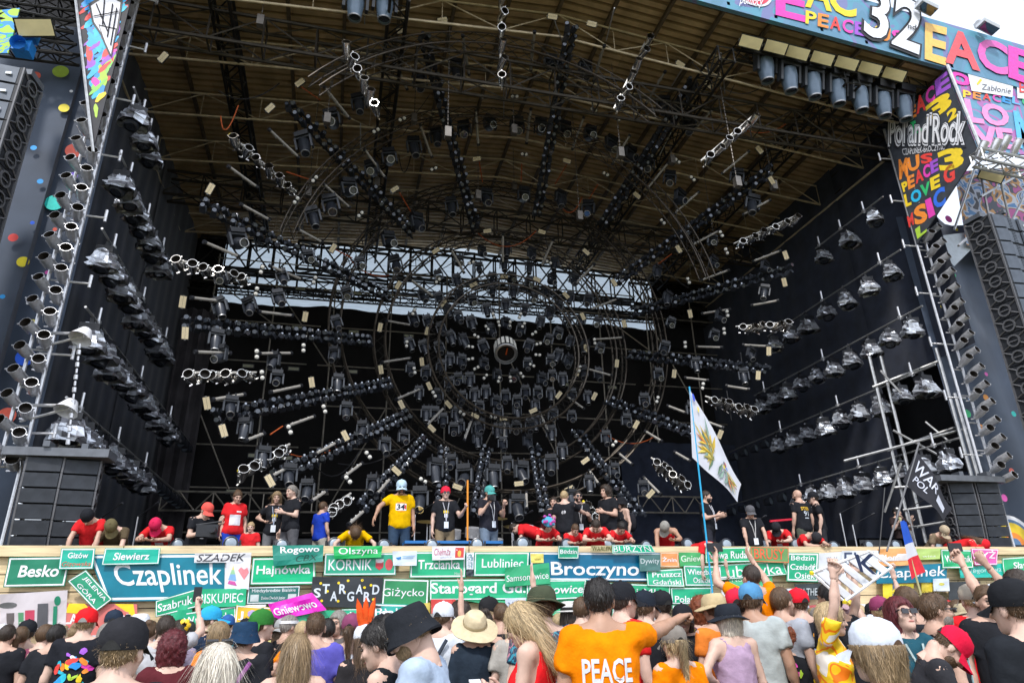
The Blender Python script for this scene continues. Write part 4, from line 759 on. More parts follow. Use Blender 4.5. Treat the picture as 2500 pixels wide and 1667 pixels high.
sign('green sign reading Jelenia Góra hung at a slant',[(210,1390),(275,1462),(235,1492),(165,1418)],(.02,.30,.16),[('JELENIA',(.14,.56,.92,.82)),('GÓRA',(.2,.16,.82,.44))],2,bold=.02)
sign('white sign with black italic letters SZADEK',[(476,1350),(614,1348),(612,1372),(474,1373)],(.66,.66,.68),[('SZADEK',(.04,.12,.9,.88),(.05,.05,.06),.02,.25)],2,None)
sign('white picture of a rainbow cone and a red heart',[(553,1373),(612,1371),(607,1438),(549,1437)],(.72,.72,.76),(),2,None,extra=[('heart',(.75,.25,.28),[(.5,.7),(.62,.82),(.75,.72),(.88,.8),(.96,.62),(.78,.34)]),('cone',(.2,.4,.7),[(.12,.35),(.46,.3),(.40,.55),(.18,.55)]),('cone',(.3,.55,.3),[(.18,.55),(.40,.55),(.34,.72),(.24,.72)]),('cone',(.7,.6,.2),[(.24,.72),(.34,.72),(.29,.9)]),('brush',(.6,.1,.35),[(.1,.2),(.5,.12),(.4,.28),(.15,.32)])],name='picture_sign')
sign('bright green sign reading Hajnówka',[(617,1361),(770,1358),(770,1425),(610,1427)],(.0,.46,.20),[('Hajnówka',(.08,.28,.92,.70))],0)
sign('dark teal sign reading Rogowo with a scribble',[(665,1331),(790,1330),(788,1370),(668,1382)],(.02,.24,.18),[('Rogowo',(.15,.5,.92,.94)),('CBX',(.45,.12,.9,.45),(.02,.08,.06),.0,.3)],3,None,warp=.02)
sign('green sign reading Szabruk rising to the right',[(380,1466),(486,1435),(486,1480),(380,1506)],G2,[('Szabruk',(.05,.25,.85,.75))],1,warp=.01,bold=.02)
sign('green sign reading Biskupiec',[(482,1437),(602,1436),(599,1478),(480,1484)],G3,[('BISKUPIEC',(.04,.22,.94,.74))],2,None,bold=.01)
sign('slate green sign reading Międzybrodzie Bialskie with two emblems',[(606,1432),(733,1429),(729,1472),(602,1474)],(.03,.16,.14),[('Międzybrodzie Bialskie',(.08,.62,.92,.86),WH,.0),('Dolina Dwóch Jezior',(.27,.2,.73,.42),WH,.0)],1,extra=[('emblem',(.5,.55,.55),rr(.06,.14,.22,.54)),('emblem',(.5,.55,.55),rr(.78,.14,.94,.54))])
sign('green sign reading Wróblówka behind the crowd heads',[(440,1497),(576,1478),(576,1538),(450,1545)],G3,[('Wróblówka',(.04,.45,.96,.78))],1,bold=.02)
sign('yellow sign with a letter J and a purple flower',[(577,1476),(666,1482),(662,1532),(572,1528)],(.78,.48,.03),[('J',(.08,.3,.22,.72),WH)],2,extra=[('flower_petal',(.45,.35,.65),ell(.46,.62,.14,.2,7))])
sign('magenta cloth sign reading Gniewowo',[(655,1474),(762,1446),(798,1488),(672,1514)],(.72,.02,.48),[('Gniewowo',(.04,.24,.90,.68))],2,None,warp=.03)
sign('bright green cloth sign reading Olszyna at the wall edge',[(814,1333),(934,1332),(930,1360),(816,1364)],(.01,.40,.10),[('Olszyna',(.10,.18,.92,.88))],3,None,warp=.015,bold=.0)
sign('grey-green sign reading Kórnik with two red crests',[(793,1350),(968,1349),(966,1403),(790,1404)],(.03,.36,.22),[('KORNIK',(.06,.22,.66,.72))],0,bold=.01,extra=[('crest',(.55,.05,.07),[(.71,.6),(.82,.6),(.82,.35),(.765,.22),(.71,.35)]),('crest',(.7,.7,.72),rr(.71,.55,.82,.72)),('crest',(.55,.08,.09),ell(.90,.47,.055,.26))])
sign('black sign reading Stargard with yellow flowers',[(763,1407),(936,1409),(930,1484),(758,1480)],(.025,.03,.035),[(l,(.03+i*.118,.30+(.14 if i in(1,3,5,7) else 0)-(.10 if i in(2,4,6) else 0),.13+i*.118,.62+(.14 if i in(1,3,5,7) else 0)-(.10 if i in(2,4,6) else 0)),(.6,.66,.72),.07) for i,l in enumerate('STARGARD')],1,None,extra=sum([flower(a,b,.045,.45) for a,b in [(.12,.78),(.37,.80),(.5,.88),(.7,.9),(.83,.74),(.74,.66),(.22,.52),(.46,.5),(.15,.2),(.38,.2),(.88,.28)]],[])+sum([[('flower_eye',BK,ell(a,b,.008,.018,6))] for a,b in [(.12,.785),(.37,.805),(.5,.885),(.7,.905),(.88,.285)]],[]))
sign('olive green sign reading Giżycko',[(936,1411),(1048,1414),(1045,1480),(930,1482)],(.03,.26,.10),[('Giżycko',(.01,.30,.90,.68))],0,bold=.0)
sign('small white cloth with a blue emblem between two green signs',[(958,1345),(1018,1345),(1017,1380),(960,1380)],(.62,.70,.80),(),3,None,warp=.01,extra=[('emblem',(.02,.2,.5),[(.12,.55),(.35,.62),(.33,.45),(.2,.40)]),('line_print',(.3,.5,.7),rr(.4,.62,.9,.67)),('line_print',(.3,.5,.7),rr(.4,.5,.85,.55))])
sign('green sign reading Trzcianka',[(1002,1346),(1137,1345),(1136,1409),(1000,1410)],G3,[('Trzcianka',(.14,.32,.90,.68)),('Miasto',(.8,.1,.94,.2),(.5,.6,.55),.0)],0)
sign('white sign with a red script word and a red crest',[(1055,1333),(1136,1333),(1134,1365),(1055,1367)],(.74,.74,.78),[('Chełmża',(.06,.35,.55,.88),(.45,.08,.15),.0,.3),('okolice',(.25,.12,.6,.3),(.4,.45,.55),.0,.2)],3,None,extra=[('crest',(.62,.06,.05),rr(.70,.15,.96,.9)),('crest_lion',(.7,.5,.1),ell(.83,.45,.06,.25,8))])
sign('narrow grey-blue upright sign reading Golina',[(1138,1348),(1158,1348),(1156,1390),(1138,1390)],(.20,.36,.42),(),1)
vq=[(1155,1350),(1155,1388),(1141,1388),(1141,1350)]
_g=[o for o in COL.objects if o.get('label','').startswith('narrow grey-blue upright')][0]; put_text([x-np.array(_g.location) for x in ppq([(1155,1350),(1155,1388),(1141,1388),(1141,1350)],'y',D-.16)],'Golina',WH,_g,.0)
sign('dark tag below the narrow Golina sign',[(1138,1391),(1157,1391),(1156,1406),(1138,1406)],(.03,.04,.05),(),1,None)
sign('green sign reading Lubliniec',[(1158,1347),(1292,1347),(1290,1405),(1156,1406)],G3,[('Lubliniec',(.14,.35,.90,.72))],0,bold=.02)
sign('green sign reading Samsonowice tilted up to the right',[(1233,1385),(1340,1373),(1343,1424),(1233,1432)],(.03,.36,.16),[('Samsonowice',(.03,.25,.97,.58))],3,None,warp=.015,bold=.0)
sign('green sign reading Starogard Gd.',[(1049,1414),(1290,1412),(1290,1463),(1049,1465)],G3,[('Starogard Gd.',(.01,.16,.97,.84))],1,bold=.05)
sign('green sign ending in kowice behind the olive hat',[(1285,1415),(1432,1414),(1424,1460),(1285,1467)],G3,[('Malkowice',(.05,.3,.97,.72))],2)
sign('small yellow card above Samsonowice',[(1295,1351),(1327,1351),(1327,1373),(1297,1374)],(.72,.62,.14),[('wiwi',(.25,.3,.75,.55),(.45,.35,.1),.0)],2,None)
sign('big blue sign reading Broczyno',[(1292,1347),(1612,1349),(1606,1418),(1296,1416)],(.0,.14,.27),[('Broczyno',(.155,.04,.84,.66))],0,bold=.04)
sign('small green sign reading Będzin on the wall edge',[(1363,1332),(1413,1332),(1412,1363),(1362,1363)],(.01,.30,.16),[('Będzin',(.1,.28,.9,.72))],3,bold=.02)
sign('narrow beige sign with yellow letters WARLEN',[(1443,1331),(1496,1331),(1494,1347),(1442,1346)],(.42,.36,.20),[('WARLEN',(.05,.15,.95,.85),(.1,.1,.02),.02)],3,None)
sign('green arrow sign reading BURZYN',[(1494,1329),(1590,1330),(1600,1348),(1495,1351)],(.0,.42,.22),[('BURZYN',(.03,.16,.92,.86))],4,bold=-.01)
sign('dim sign reading Dywity over a picture',[(1560,1353),(1612,1352),(1612,1392),(1562,1394)],(.07,.17,.16),[('Dywity',(.05,.35,.95,.75),(.6,.68,.7),.0)],3,None)
sign('orange sign reading Żnin with a dotted edge',[(1612,1348),(1656,1347),(1657,1384),(1611,1383)],(.78,.30,.10),[('Żnin',(.12,.35,.88,.70))],2,(.72,.62,.45))
sign('light green sign reading Gniew',[(1657,1348),(1718,1348),(1718,1378),(1660,1382)],(.06,.38,.12),[('Gniew',(.06,.3,.94,.78),(.6,.75,.6))],1,None)
sign('two line green sign reading Pruszcz Gdański',[(1578,1392),(1665,1387),(1671,1432),(1580,1430)],(.04,.45,.24),[('Pruszcz',(.15,.55,.95,.86)),('Gdański',(.15,.12,.92,.42))],2,warp=.01)
sign('two line green sign reading Wierzbica Osiecie',[(1668,1379),(1752,1381),(1752,1430),(1673,1430)],(.04,.42,.24),[('Wierzbica',(.1,.55,.95,.82)),('Osiecie',(.25,.15,.8,.42))],1)
sign('green sign reading Nowa Ruda',[(1722,1337),(1828,1335),(1831,1371),(1722,1374)],(.01,.40,.16),[('Nowa Ruda',(.05,.25,.94,.75))],2,warp=.01)
sign('green sign with red letters BRUSY',[(1832,1333),(1925,1335),(1926,1374),(1834,1371)],(.14,.30,.10),[('BRUSY',(.08,.2,.88,.86),(.75,.12,.05),.02)],3,(.75,.16,.08))
sign('wide green sign with hand painted letters ending in ówka',[(1750,1378),(1912,1369),(1922,1402),(1752,1416)],(.01,.42,.20),[('Lubówka',(.02,.1,.94,.86))],1,bold=.0)
sign('pale green sign below the hand painted one',[(1780,1404),(1885,1403),(1886,1432),(1780,1437)],(.08,.48,.22),[('Nowa Huta',(.06,.5,.94,.86),(.6,.78,.62),.0)],0,None)
sign('three line green sign reading Będzin Czeladź Osiek',[(1922,1348),(1998,1349),(1996,1420),(1920,1418)],(.01,.36,.18),[('Będzin',(.12,.68,.86,.90)),('Czeladź',(.10,.40,.92,.62)),('Osiek',(.25,.10,.90,.32))],2,bold=.03)
sign('white paper sheets pinned right of the three line sign',[(1998,1350),(2062,1346),(2066,1420),(1998,1420)],(.66,.68,.72),[('m y',(.3,.6,.7,.85),(.4,.38,.42),.0)],1,None)
sign('white banner with dark block letters EŁK on the wall',[(2055,1344),(2145,1343),(2145,1382),(2055,1384)],(.68,.72,.78),[('EŁK',(.06,.1,.9,.9),(.05,.07,.14),.02)],2,None)
sign('green sign reading rawski Młyn behind the black caps',[(1440,1420),(1636,1428),(1636,1470),(1440,1468)],(.02,.36,.16),[('Krawski Młyn',(.05,.3,.97,.75))],1,warp=.01,bold=-.005)
sign('green sign above the pointing hand',[(1637,1434),(1737,1433),(1737,1474),(1640,1474)],(.01,.40,.20),[('Polanów',(.08,.1,.9,.5))],1)
sign('black board with chalk letters',[(1940,1425),(2004,1423),(2004,1462),(1944,1464)],(.035,.045,.05),[('W THE',(.1,.25,.85,.7),(.6,.65,.68),-.01)],1,None)
sign('white banner with red letters low on the wall',[(1762,1438),(1940,1436),(1940,1480),(1762,1482)],(.66,.68,.75),[('RON',(.1,.15,.36,.75),(.5,.08,.12),.03),('DU',(.55,.1,.75,.5),(.1,.1,.2),.0)],0,None)
sign('orange and white banner reading domsk',[(2142,1340),(2222,1337),(2216,1379),(2146,1382)],(.80,.36,.12),[('domsk',(.12,.3,.94,.66),WH)],2,None,warp=.015,extra=[('white_band',(.70,.66,.66),rr(0,.28,1,.68))])
sign('blue sign ending in aplinek at right',[(2140,1384),(2312,1374),(2310,1420),(2140,1424)],(.0,.17,.27),[('Czaplinek',(.0,.16,.98,.88))],1,None,bold=.02)
sign('lime green cloth at the right wall edge',[(2238,1339),(2296,1338),(2294,1364),(2240,1366)],(.42,.58,.16),[('wies',(.2,.2,.8,.4),(.8,.85,.7),.0)],2,None)
sign('green cloth sign reading Wąwolnik',[(2295,1340),(2372,1342),(2374,1386),(2300,1387)],(.02,.40,.16),[('Wąwolnik',(.1,.22,.95,.68))],2,warp=.02)
sign('pink sign reading ŁYŻ below the red cap helper',[(2370,1338),(2437,1340),(2433,1378),(2380,1379)],(.72,.10,.38),[('ŁYŻ',(.08,.4,.9,.92))],3,warp=.01)
sign('turquoise sign reading Węgorzewa',[(2342,1386),(2450,1374),(2456,1408),(2345,1410)],(.02,.46,.38),[('Węgorzewa',(.1,.3,.92,.8),(.5,.75,.72),.0)],1,None)
sign('yellow board under the blue right sign',[(2156,1424),(2230,1424),(2230,1462),(2156,1462)],(.78,.62,.03),[('I',(.3,.0,.45,1.0),(.1,.12,.2),.1)],0,None)
sign('yellow board edge near the tricolour flag',[(2250,1420),(2276,1420),(2276,1446),(2250,1446)],(.78,.60,.05),(),0,None)
sign('white picture card right of the yellow boards',[(2278,1412),(2316,1411),(2318,1442),(2280,1442)],(.6,.66,.74),(),2,None,extra=[('picture_mark',(.6,.55,.1),ell(.5,.55,.2,.12,8))])
sign('black sign with white letters TKON',[(2315,1420),(2393,1418),(2393,1490),(2318,1490)],(.03,.035,.04),[('TKON',(.2,.08,.9,.3),(.7,.75,.78),.03)],1,None)
sign('red and white cloth with dark letters RAW',[(1052,1462),(1112,1462),(1112,1514),(1054,1514)],(.62,.06,.05),[('RAW',(.2,.2,.95,.6),(.2,.02,.02),.0)],2,None)
sign('white sheet lettered MILH low on the wall',[(1233,1460),(1284,1458),(1282,1502),(1236,1504)],(.62,.68,.80),[('MILH',(.15,.3,.9,.8),(.15,.2,.35),-.01)],3,None)
sign('pale green cloth below Starogard',[(1120,1463),(1285,1466),(1400,1462),(1400,1510)],(.06,.45,.22),(),0,None,warp=.02)
sign('small green sign right of the black Stargard board',[(834,1486),(906,1484),(906,1522),(834,1522)],(.02,.45,.24),[('Ż',(.2,.3,.4,.8))],0)
sign('green sign at the right picture edge',[(2446,1362),(2530,1356),(2530,1396),(2450,1402)],(.02,.42,.18),[('Sława',(.3,.3,.9,.7))],2)
sign('green cloth low behind the purple shirt',[(775,1488),(832,1490),(830,1530),(770,1530)],(.02,.40,.20),(),0,None)
sign('green cloth low on the wall behind the crowd heads',[(405,1472),(470,1470),(467,1540),(409,1542)],(0.02, 0.4, 0.2),(),0,None,warp=.02)
sign('white cloth low on the wall behind the crowd heads',[(560,1476),(650,1475),(647,1540),(564,1542)],(0.6, 0.62, 0.66),[('Nowe',(.1,.55,.9,.85),WH,.0)],0,WH,warp=.02)
sign('light green cloth low on the wall behind the crowd heads',[(655,1480),(760,1470),(757,1540),(659,1542)],(0.05, 0.42, 0.22),(),0,None,warp=.02)
sign('teal cloth low on the wall behind the crowd heads',[(905,1472),(1000,1475),(997,1540),(909,1542)],(0.02, 0.36, 0.3),[('Biała',(.1,.55,.9,.85),WH,.0)],0,WH,warp=.02)
sign('yellow cloth low on the wall behind the crowd heads',[(1000,1476),(1050,1470),(1047,1540),(1004,1542)],(0.62, 0.5, 0.1),(),0,None,warp=.02)
sign('pale green cloth low on the wall behind the crowd heads',[(1405,1480),(1500,1475),(1497,1540),(1409,1542)],(0.04, 0.44, 0.22),[('Lipno',(.1,.55,.9,.85),WH,.0)],0,WH,warp=.02)
sign('blue-green cloth low on the wall behind the crowd heads',[(1505,1472),(1630,1470),(1627,1540),(1509,1542)],(0.02, 0.3, 0.34),(),0,None,warp=.02)
sign('bright green cloth low on the wall behind the crowd heads',[(1640,1476),(1760,1475),(1757,1540),(1644,1542)],(0.03, 0.42, 0.2),[('Zagórze',(.1,.55,.9,.85),WH,.0)],0,WH,warp=.02)
sign('dull red cloth low on the wall behind the crowd heads',[(1950,1480),(2050,1470),(2047,1540),(1954,1542)],(0.55, 0.1, 0.12),(),0,None,warp=.02)
sign('grey-white cloth low on the wall behind the crowd heads',[(2050,1472),(2150,1475),(2147,1540),(2054,1542)],(0.6, 0.62, 0.66),[('Mielno',(.1,.55,.9,.85),WH,.0)],0,WH,warp=.02)
sign('sea green cloth low on the wall behind the crowd heads',[(2240,1476),(2312,1470),(2309,1540),(2244,1542)],(0.03, 0.36, 0.24),(),0,None,warp=.02)
sign('silver white cloth low on the wall behind the crowd heads',[(2396,1480),(2500,1475),(2497,1540),(2400,1542)],(0.62, 0.66, 0.7),[('Ostrów',(.1,.55,.9,.85),WH,.0)],0,WH,warp=.02)
# ================================================================ FLAGS
def flag(label,q,nx,ny,colfn,mats,wave,pole=None,poler=.02,polem=None,name='flag'):
    v=[];f=[];mi=[]
    for j in range(ny+1):
        for i in range(nx+1):
            p=qmap(q,i/nx,j/ny); p=p+np.array([0,wave*math.sin(i/nx*7+j/ny*2)*(i/nx+.15),wave*.4*math.sin(i/nx*5)*(i/nx)]); v.append(p)
    for j in range(ny):
        for i in range(nx): b=j*(nx+1)+i; f.append((b,b+1,b+nx+2,b+nx+1)); mi.append(colfn((i+.5)/nx,(j+.5)/ny))
    c=np.array(q[0]); mb=MB(); mb.add([p-c for p in v],f); mb.m=mi; root=thing(name,label,'flag',loc=c)
    mb.build('cloth',mats,root,True)
    if pole: MB().cyl(np.array(pole[0])-c,np.array(pole[1])-c,poler,n=8).build('pole',polem,root,True)
    return root,(lambda a,b,off: qmap(q,a,b)-c+np.array([0,wave*math.sin(a*7+b*2)*(a+.15)-off,wave*.4*math.sin(a*5)*a]))
yy=10.4
q=ppq([(1684,950),(1811,1178),(1803,1222),(1690,1116)],'y',yy); FLW=mat('flag_white',(.70,.72,.80),.8,var=.06,trans=.25)
fl1,W=flag('white eagle flag on a thin blue pole above the crowd',q,14,10,lambda a,b:0,[FLW],.05,(P(1683,944,'y',yy+.02),P(1752,1560,'y',yy+.02)),.015,paint((.02,.35,.62)))
r=random.Random(4)
FC=[(.55,.38,.04),(.30,.25,.05),(.10,.18,.12),(.60,.20,.05),(.20,.30,.25),(.62,.50,.10)]
def feather(o,L_,w,an,c):
    dx,dy=math.cos(an),math.sin(an); return [(o[0],o[1]),(o[0]+dx*L_*.5-dy*w,o[1]+dy*L_*.5+dx*w),(o[0]+dx*L_,o[1]+dy*L_),(o[0]+dx*L_*.5+dy*w,o[1]+dy*L_*.5-dx*w)]
for k in range(46):
    o=(.42,.48) if k<30 else (.66,.42); an=r.uniform(1.4,4.6) if k<30 else r.uniform(-1.9,.9)
    pts=feather((o[0]+r.uniform(-.06,.06),o[1]+r.uniform(-.12,.12)),r.uniform(.2,.48),.026,an,0)
    MB().poly([W(min(.95,max(.03,a)),min(.95,max(.04,b)),.006+.0007*k) for a,b in pts]).build('eagle_feather',paint(r.choice(FC)),fl1)
for a,b,rx,ry,c in [(.64,.52,.03,.07,(.05,.08,.12)),(.66,.56,.022,.05,(.7,.15,.08)),(.69,.5,.02,.04,(.1,.2,.55)),(.63,.45,.02,.05,(.7,.55,.05)),(.05,.93,.03,.05,(.05,.1,.6)),(.14,.86,.02,.04,(.75,.6,.1))]: MB().poly([W(x,y,.05) for x,y in ell(a,b,rx,ry,10)]).build('eagle_head_mark',paint(c),fl1)
yy=10.9; q=ppq([(2239,1100),(2327,1238),(2308,1268),(2204,1174)],'y',yy)
fl2,W=flag('black flag with white lettering in front of the right scaffold',q,12,8,lambda a,b:0,[mat('flag_black',(.022,.022,.03),.8)],.06,(P(2244,1080,'y',yy+.02),P(2165,1345,'y',yy+.02)),.018,paint((.15,.15,.16)))
for s,bx in [('WAR',(.10,.50,.62,.86)),('POL',(.16,.22,.48,.44))]:
    v,f=text_geo(s,.02,.2); mb=MB(); mb.add([W(bx[0]+(bx[2]-bx[0])*a,bx[1]+(bx[3]-bx[1])*b,.012) for a,b in v],f); mb.build('lettering',paint((.6,.62,.72)),fl2)
for bx in [(.66,.3,.9,.62)]: MB().poly([W(a,b,.012) for a,b in rr(*bx)]).build('white_block',paint((.6,.62,.72)),fl2)
yy=9.6; q=ppq([(2198,1272),(2214,1270),(2262,1390),(2226,1414)],'y',yy); q=[q[0],q[1],q[2],q[3]]
fl3,W=flag('blue, white and red flag hanging from a short pole at right',q,6,12,lambda a,b:0 if b>.62 else (1 if b>.30 else 2),[mat('flag_blue',(.02,.10,.55),.8,trans=.2),FLW,mat('flag_red',(.72,.03,.05),.8,trans=.2)],.04,(P(2196,1262,'y',yy+.02),P(2262,1500,'y',yy+.02)),.016,paint((.45,.42,.2)))
# pole with thin cable at left of it
tag(MB().cyl(P(2160,1190,'y',11),P(2146,1350,'y',11),.012,n=5).build('thin_pole',BLACKM()),'thin dark pole left of the tricolour flag','pole')
# ================================================================ STAGE FLOOR GEAR
fl_=Proto(); fl_.part('base',MB().box((0,0,.05),(.34,.3,.12)),BLACKM()); fl_.part('yoke',MB().box((.2,0,.26),(.04,.12,.34)).box((-.2,0,.26),(.04,.12,.34)),BLACKM())
hi=fl_.part('head',MB().lathe((0,.05,.34),(0,-1,.12),[(.0,-.15),(.13,-.13),(.17,0),(.17,.12),(.14,.13)],14),GUN(),smooth=True); fl_.part('front_lens',MB().lathe((0,-.05,.352),(0,-1,.12),[(.135,0),(.12,.03),(.07,.05),(0,.055)],14),mat('milky_floor_lens',(.30,.36,.42),.3,var=.15),sub=hi,smooth=True)
for i,px in enumerate([150,290,436,565,690,818,938,1055,1165,1275,1380,1480,1575,1675,1770,1860,1940,2030,2115,2180,2285,2350]):
    p=P(px,1312,'y',13.15); p[2]=DECK; fl_.place('floor_lamp','round pale lensed floor lamp along the stage front edge, %s from left'%ordn(i+1),'stage light','floor lamps along the stage edge',orient(p+np.array([0,0,.34]),(0,0,1),(1,random.uniform(-.2,.2),0),random.uniform(.66,.78)))
wg=Proto(); A=MB(); A.add([(-.5,-.1,0),(.5,-.1,0),(.5,.45,0),(-.5,.45,0),(-.5,.15,.55),(.5,.15,.55),(.5,.45,.55),(-.5,.45,.55)],[(0,3,2,1),(0,1,5,4),(4,5,6,7),(1,2,6,5),(2,3,7,6),(3,0,4,7)]); wg.part('cabinet',A,SPKB); wg.part('grille',MB().add([(-.45,-.085,.06),(.45,-.085,.06),(.45,.13,.5),(-.45,.13,.5)],[(0,1,2,3)]),mat('wedge_grille',(.05,.055,.065),.6,.3))
for i,(px,yw) in enumerate(sorted([(785,14.2),(950,14.4),(860,14.3),(1500,14.5),(1640,14.6),(2150,14.0),(2060,14.2),(460,14.4)])):
    p=P(px,1310,'y',yw); wg.place('monitor_wedge','black slanted floor monitor speaker on the deck, %s from the left'%ordn(i+1),'loudspeaker','floor monitors',orient((p[0],yw,DECK),(0,0,1),(1,random.uniform(-.15,.15),0),1.1))
for i,(px,yw,w,h) in enumerate(sorted([(785,15.2,1.2,.9),(500,15.4,.9,.8),(2120,15.0,1.3,.9),(1640,15.5,1.1,.85),(1400,16.5,1.0,.9),(2280,14.6,.8,.8)])):
    p=P(px,1300,'y',yw); t=thing('flight_case','black flight case standing on the deck, %s from the left'%ordn(i+1),'case','flight cases on the deck',loc=(p[0],yw,DECK)); MB().box((0,0,h/2),(w,.7,h)).build('body',BLACKM(),t)
    E_=MB()
    for sx in(-1,1):
        for sz in(0,1): E_.box((0,-.355 ,h*sz),(w,.03,.03)); E_.box((sx*w/2,-.355,h/2),(.03,.03,h))
    E_.build('edge_trim',STEEL(),t)
# drum kit
p=P(1140,1300,'y',16.2); t=thing('drum_kit','drum kit with chrome hardware and cymbals behind the front row','drum kit',loc=(p[0],16.2,DECK))
MB().lathe((0,.3,.62),(0,-1,0),[(.0,0),(.34,0),(.34,.5)],20).build('bass_drum_shell',BLACKM(),t,True); MB().lathe((0,-.2,.62),(0,-1,0),[(.32,0),(.355,0),(.355,.04),(.32,.04)],20).build('bass_drum_hoop',CHROME(),t,True); MB().disc((0,-.21,.62),(0,-1,0),.32,20).build('drum_head',mat('clear_drum_head',(.10,.12,.14),.12,coat=.6),t)
for x,z,r,h in [(-.3,1.05,.17,.2),(.15,1.08,.18,.22),(.65,.7,.22,.35),(-.75,.75,.2,.16)]: MB().lathe((x,.1,z),(0,-.3,1),[(r,0),(r,h),(0,h)],14).build('tom_drum',CHROME(),t,True)
for x,z in [(-.9,1.45),(.8,1.55),(-.3,1.7),(1.2,1.35)]: MB().lathe((x,.3,z),(0,-.3,1),[(.0,.03),(.05,.02),(.26,0)],14).build('cymbal',mat('brass',(.45,.33,.12),.3,.9),t,True); MB().cyl((x,.3,0),(x,.3,z),.015,n=5).build('stand',CHROME(),t)
for i,(px,yw,h) in enumerate(sorted([(1012,15,1.4),(1050,15.2,1.2),(1250,15.4,1.3),(2060,14.6,1.5),(2230,14.3,1.6),(2085,14.4,1.2),(1820,15,1.2),(330,15,1.3),(240,14.5,1.2)])):
    p=P(px,1300,'y',yw); t=thing('microphone_stand','thin stand with a boom on the deck, %s from the left'%ordn(i+1),'stand','microphone stands',loc=(p[0],yw,DECK)); MB().cyl((0,0,0),(0,0,h),.014,n=5).build('pole',CHROME(),t); MB().cyl((0,0,h),(.35,-.3,h+.2),.01,n=5).build('boom',BLACKM(),t); MB().cyl((.35,-.3,h+.2),(.41,-.35,h+.23),.025,n=6).build('microphone',BLACKM(),t)
    F=MB(); [F.cyl((0,0,.04),(.3*math.cos(a),.3*math.sin(a),0),.012,n=4) for a in(0,2.1,4.2)]; F.build('tripod_foot',CHROME(),t)
tag(MB().box(P(1105,1326,'y',13.6),(1.9,.5,.05)).build('blue_mat',paint((.02,.16,.45))),'blue mat edge on the deck beside the drums','mat')
tag(MB().cyl(P(1965,1265,'y',15),P(1880,1272,'y',15),.03,n=5).build('red_strap',paint((.7,.03,.06))),'bright red strap stretched behind the bald helper','strap')
# folding frame held up by the crowd
dd=5.9
fc=[Pd(1982,1398,dd),Pd(2122,1345,dd),Pd(2178,1384,dd-.1),Pd(2062,1468,dd-.1)]
t=thing('slatted_frame','white slatted folding frame with yellow end caps held up by raised hands','frame',loc=fc[0]); c0=fc[0]; A=MB()
for a,b in zip(fc,fc[1:]+fc[:1]): A.cyl(a-c0,b-c0,.012,n=6)
A.build('tube_frame',mat('white_enamel',(.72,.72,.74),.3),t)
for k in range(5):
    a0,a1=.05+k*.19,.05+k*.19+.12
    s=[fc[0]+(fc[1]-fc[0])*a0,fc[0]+(fc[1]-fc[0])*a1,fc[3]+(fc[2]-fc[3])*a1,fc[3]+(fc[2]-fc[3])*a0]
    B=MB().add([*[x-c0 for x in s],*[x-c0+np.array([0,.012,0]) for x in s]],[(0,3,2,1),(4,5,6,7),(0,1,5,4),(1,2,6,5),(2,3,7,6),(3,0,4,7)]); B.build('slat',mat('white_slat',(.68,.70,.74),.5),t)
for pp in fc[:1]+fc[3:]: MB().lathe(pp-c0,(0,-.3,1),[(0,-.02),(.018,-.015),(.02,.01),(0,.02)],8).build('end_cap',paint((.78,.62,.02)),t)
kq=[Pd(2085,1352,dd-.13),Pd(2140,1352,dd-.13),Pd(2140,1402,dd-.13),Pd(2100,1395,dd-.13)]; put_text([x-c0 for x in kq],'K',(.04,.06,.14),t,.004,.03)
# ================================================================ PEOPLE
def nets(F,o,h):
    s=F<0; nx,ny,nz=F.shape
    acc=np.zeros((nx-1,ny-1,nz-1,3)); cnt=np.zeros((nx-1,ny-1,nz-1))
    for ax in range(3):
        oth=[a for a in range(3) if a!=ax]
        for d0 in(0,1):
            for d1 in(0,1):
                sl0=[slice(0,-1)]*3; sl1=[slice(0,-1)]*3
                for a,dv in zip(oth,(d0,d1)): sl0[a]=slice(dv,F.shape[a]-1+dv); sl1[a]=sl0[a]
                sl0[ax]=slice(0,-1); sl1[ax]=slice(1,None)
                A=F[tuple(sl0)];B=F[tuple(sl1)]; x=(A<0)!=(B<0)
                t=np.where(x,A/np.where(A-B==0,1,A-B),0)
                off=[0,0,0]; off[oth[0]]=d0; off[oth[1]]=d1
                for a in range(3): acc[...,a]+=np.where(x,(t if a==ax else off[a]),0)
                cnt+=x
    m=cnt>0; idx=-np.ones(m.shape,int); idx[m]=np.arange(m.sum()); g=np.argwhere(m)
    V=(g+acc[m]/cnt[m][:,None])*h+np.array(o); Q=[]
    for ax in range(3):
        a1,a2=(ax+1)%3,(ax+2)%3
        sl0=[slice(None)]*3; sl1=[slice(None)]*3; sl0[ax]=slice(0,-1); sl1[ax]=slice(1,None)
        A=s[tuple(sl0)];B=s[tuple(sl1)]; e=np.argwhere(A!=B)
        ok=(e[:,a1]>0)&(e[:,a2]>0)&(e[:,a1]<F.shape[a1]-1)&(e[:,a2]<F.shape[a2]-1); e=e[ok]
        if not len(e): continue
        def c(d1,d2):
            q=e.copy(); q[:,a1]-=d1; q[:,a2]-=d2; return idx[q[:,0],q[:,1],q[:,2]]
        quad=np.stack([c(1,1),c(0,1),c(0,0),c(1,0)],1); fl=~A[e[:,0],e[:,1],e[:,2]]; quad[fl]=quad[fl][:,::-1]; Q.append(quad)
    return V,np.concatenate(Q)
def capd(X,a,b,ra,rb):
    a=np.asarray(a,float);b=np.asarray(b,float);ab=b-a; t=np.clip(((X-a)@ab)/max(ab@ab,1e-9),0,1); return np.linalg.norm(X-a-t[...,None]*ab,axis=-1)-(ra+(rb-ra)*t)
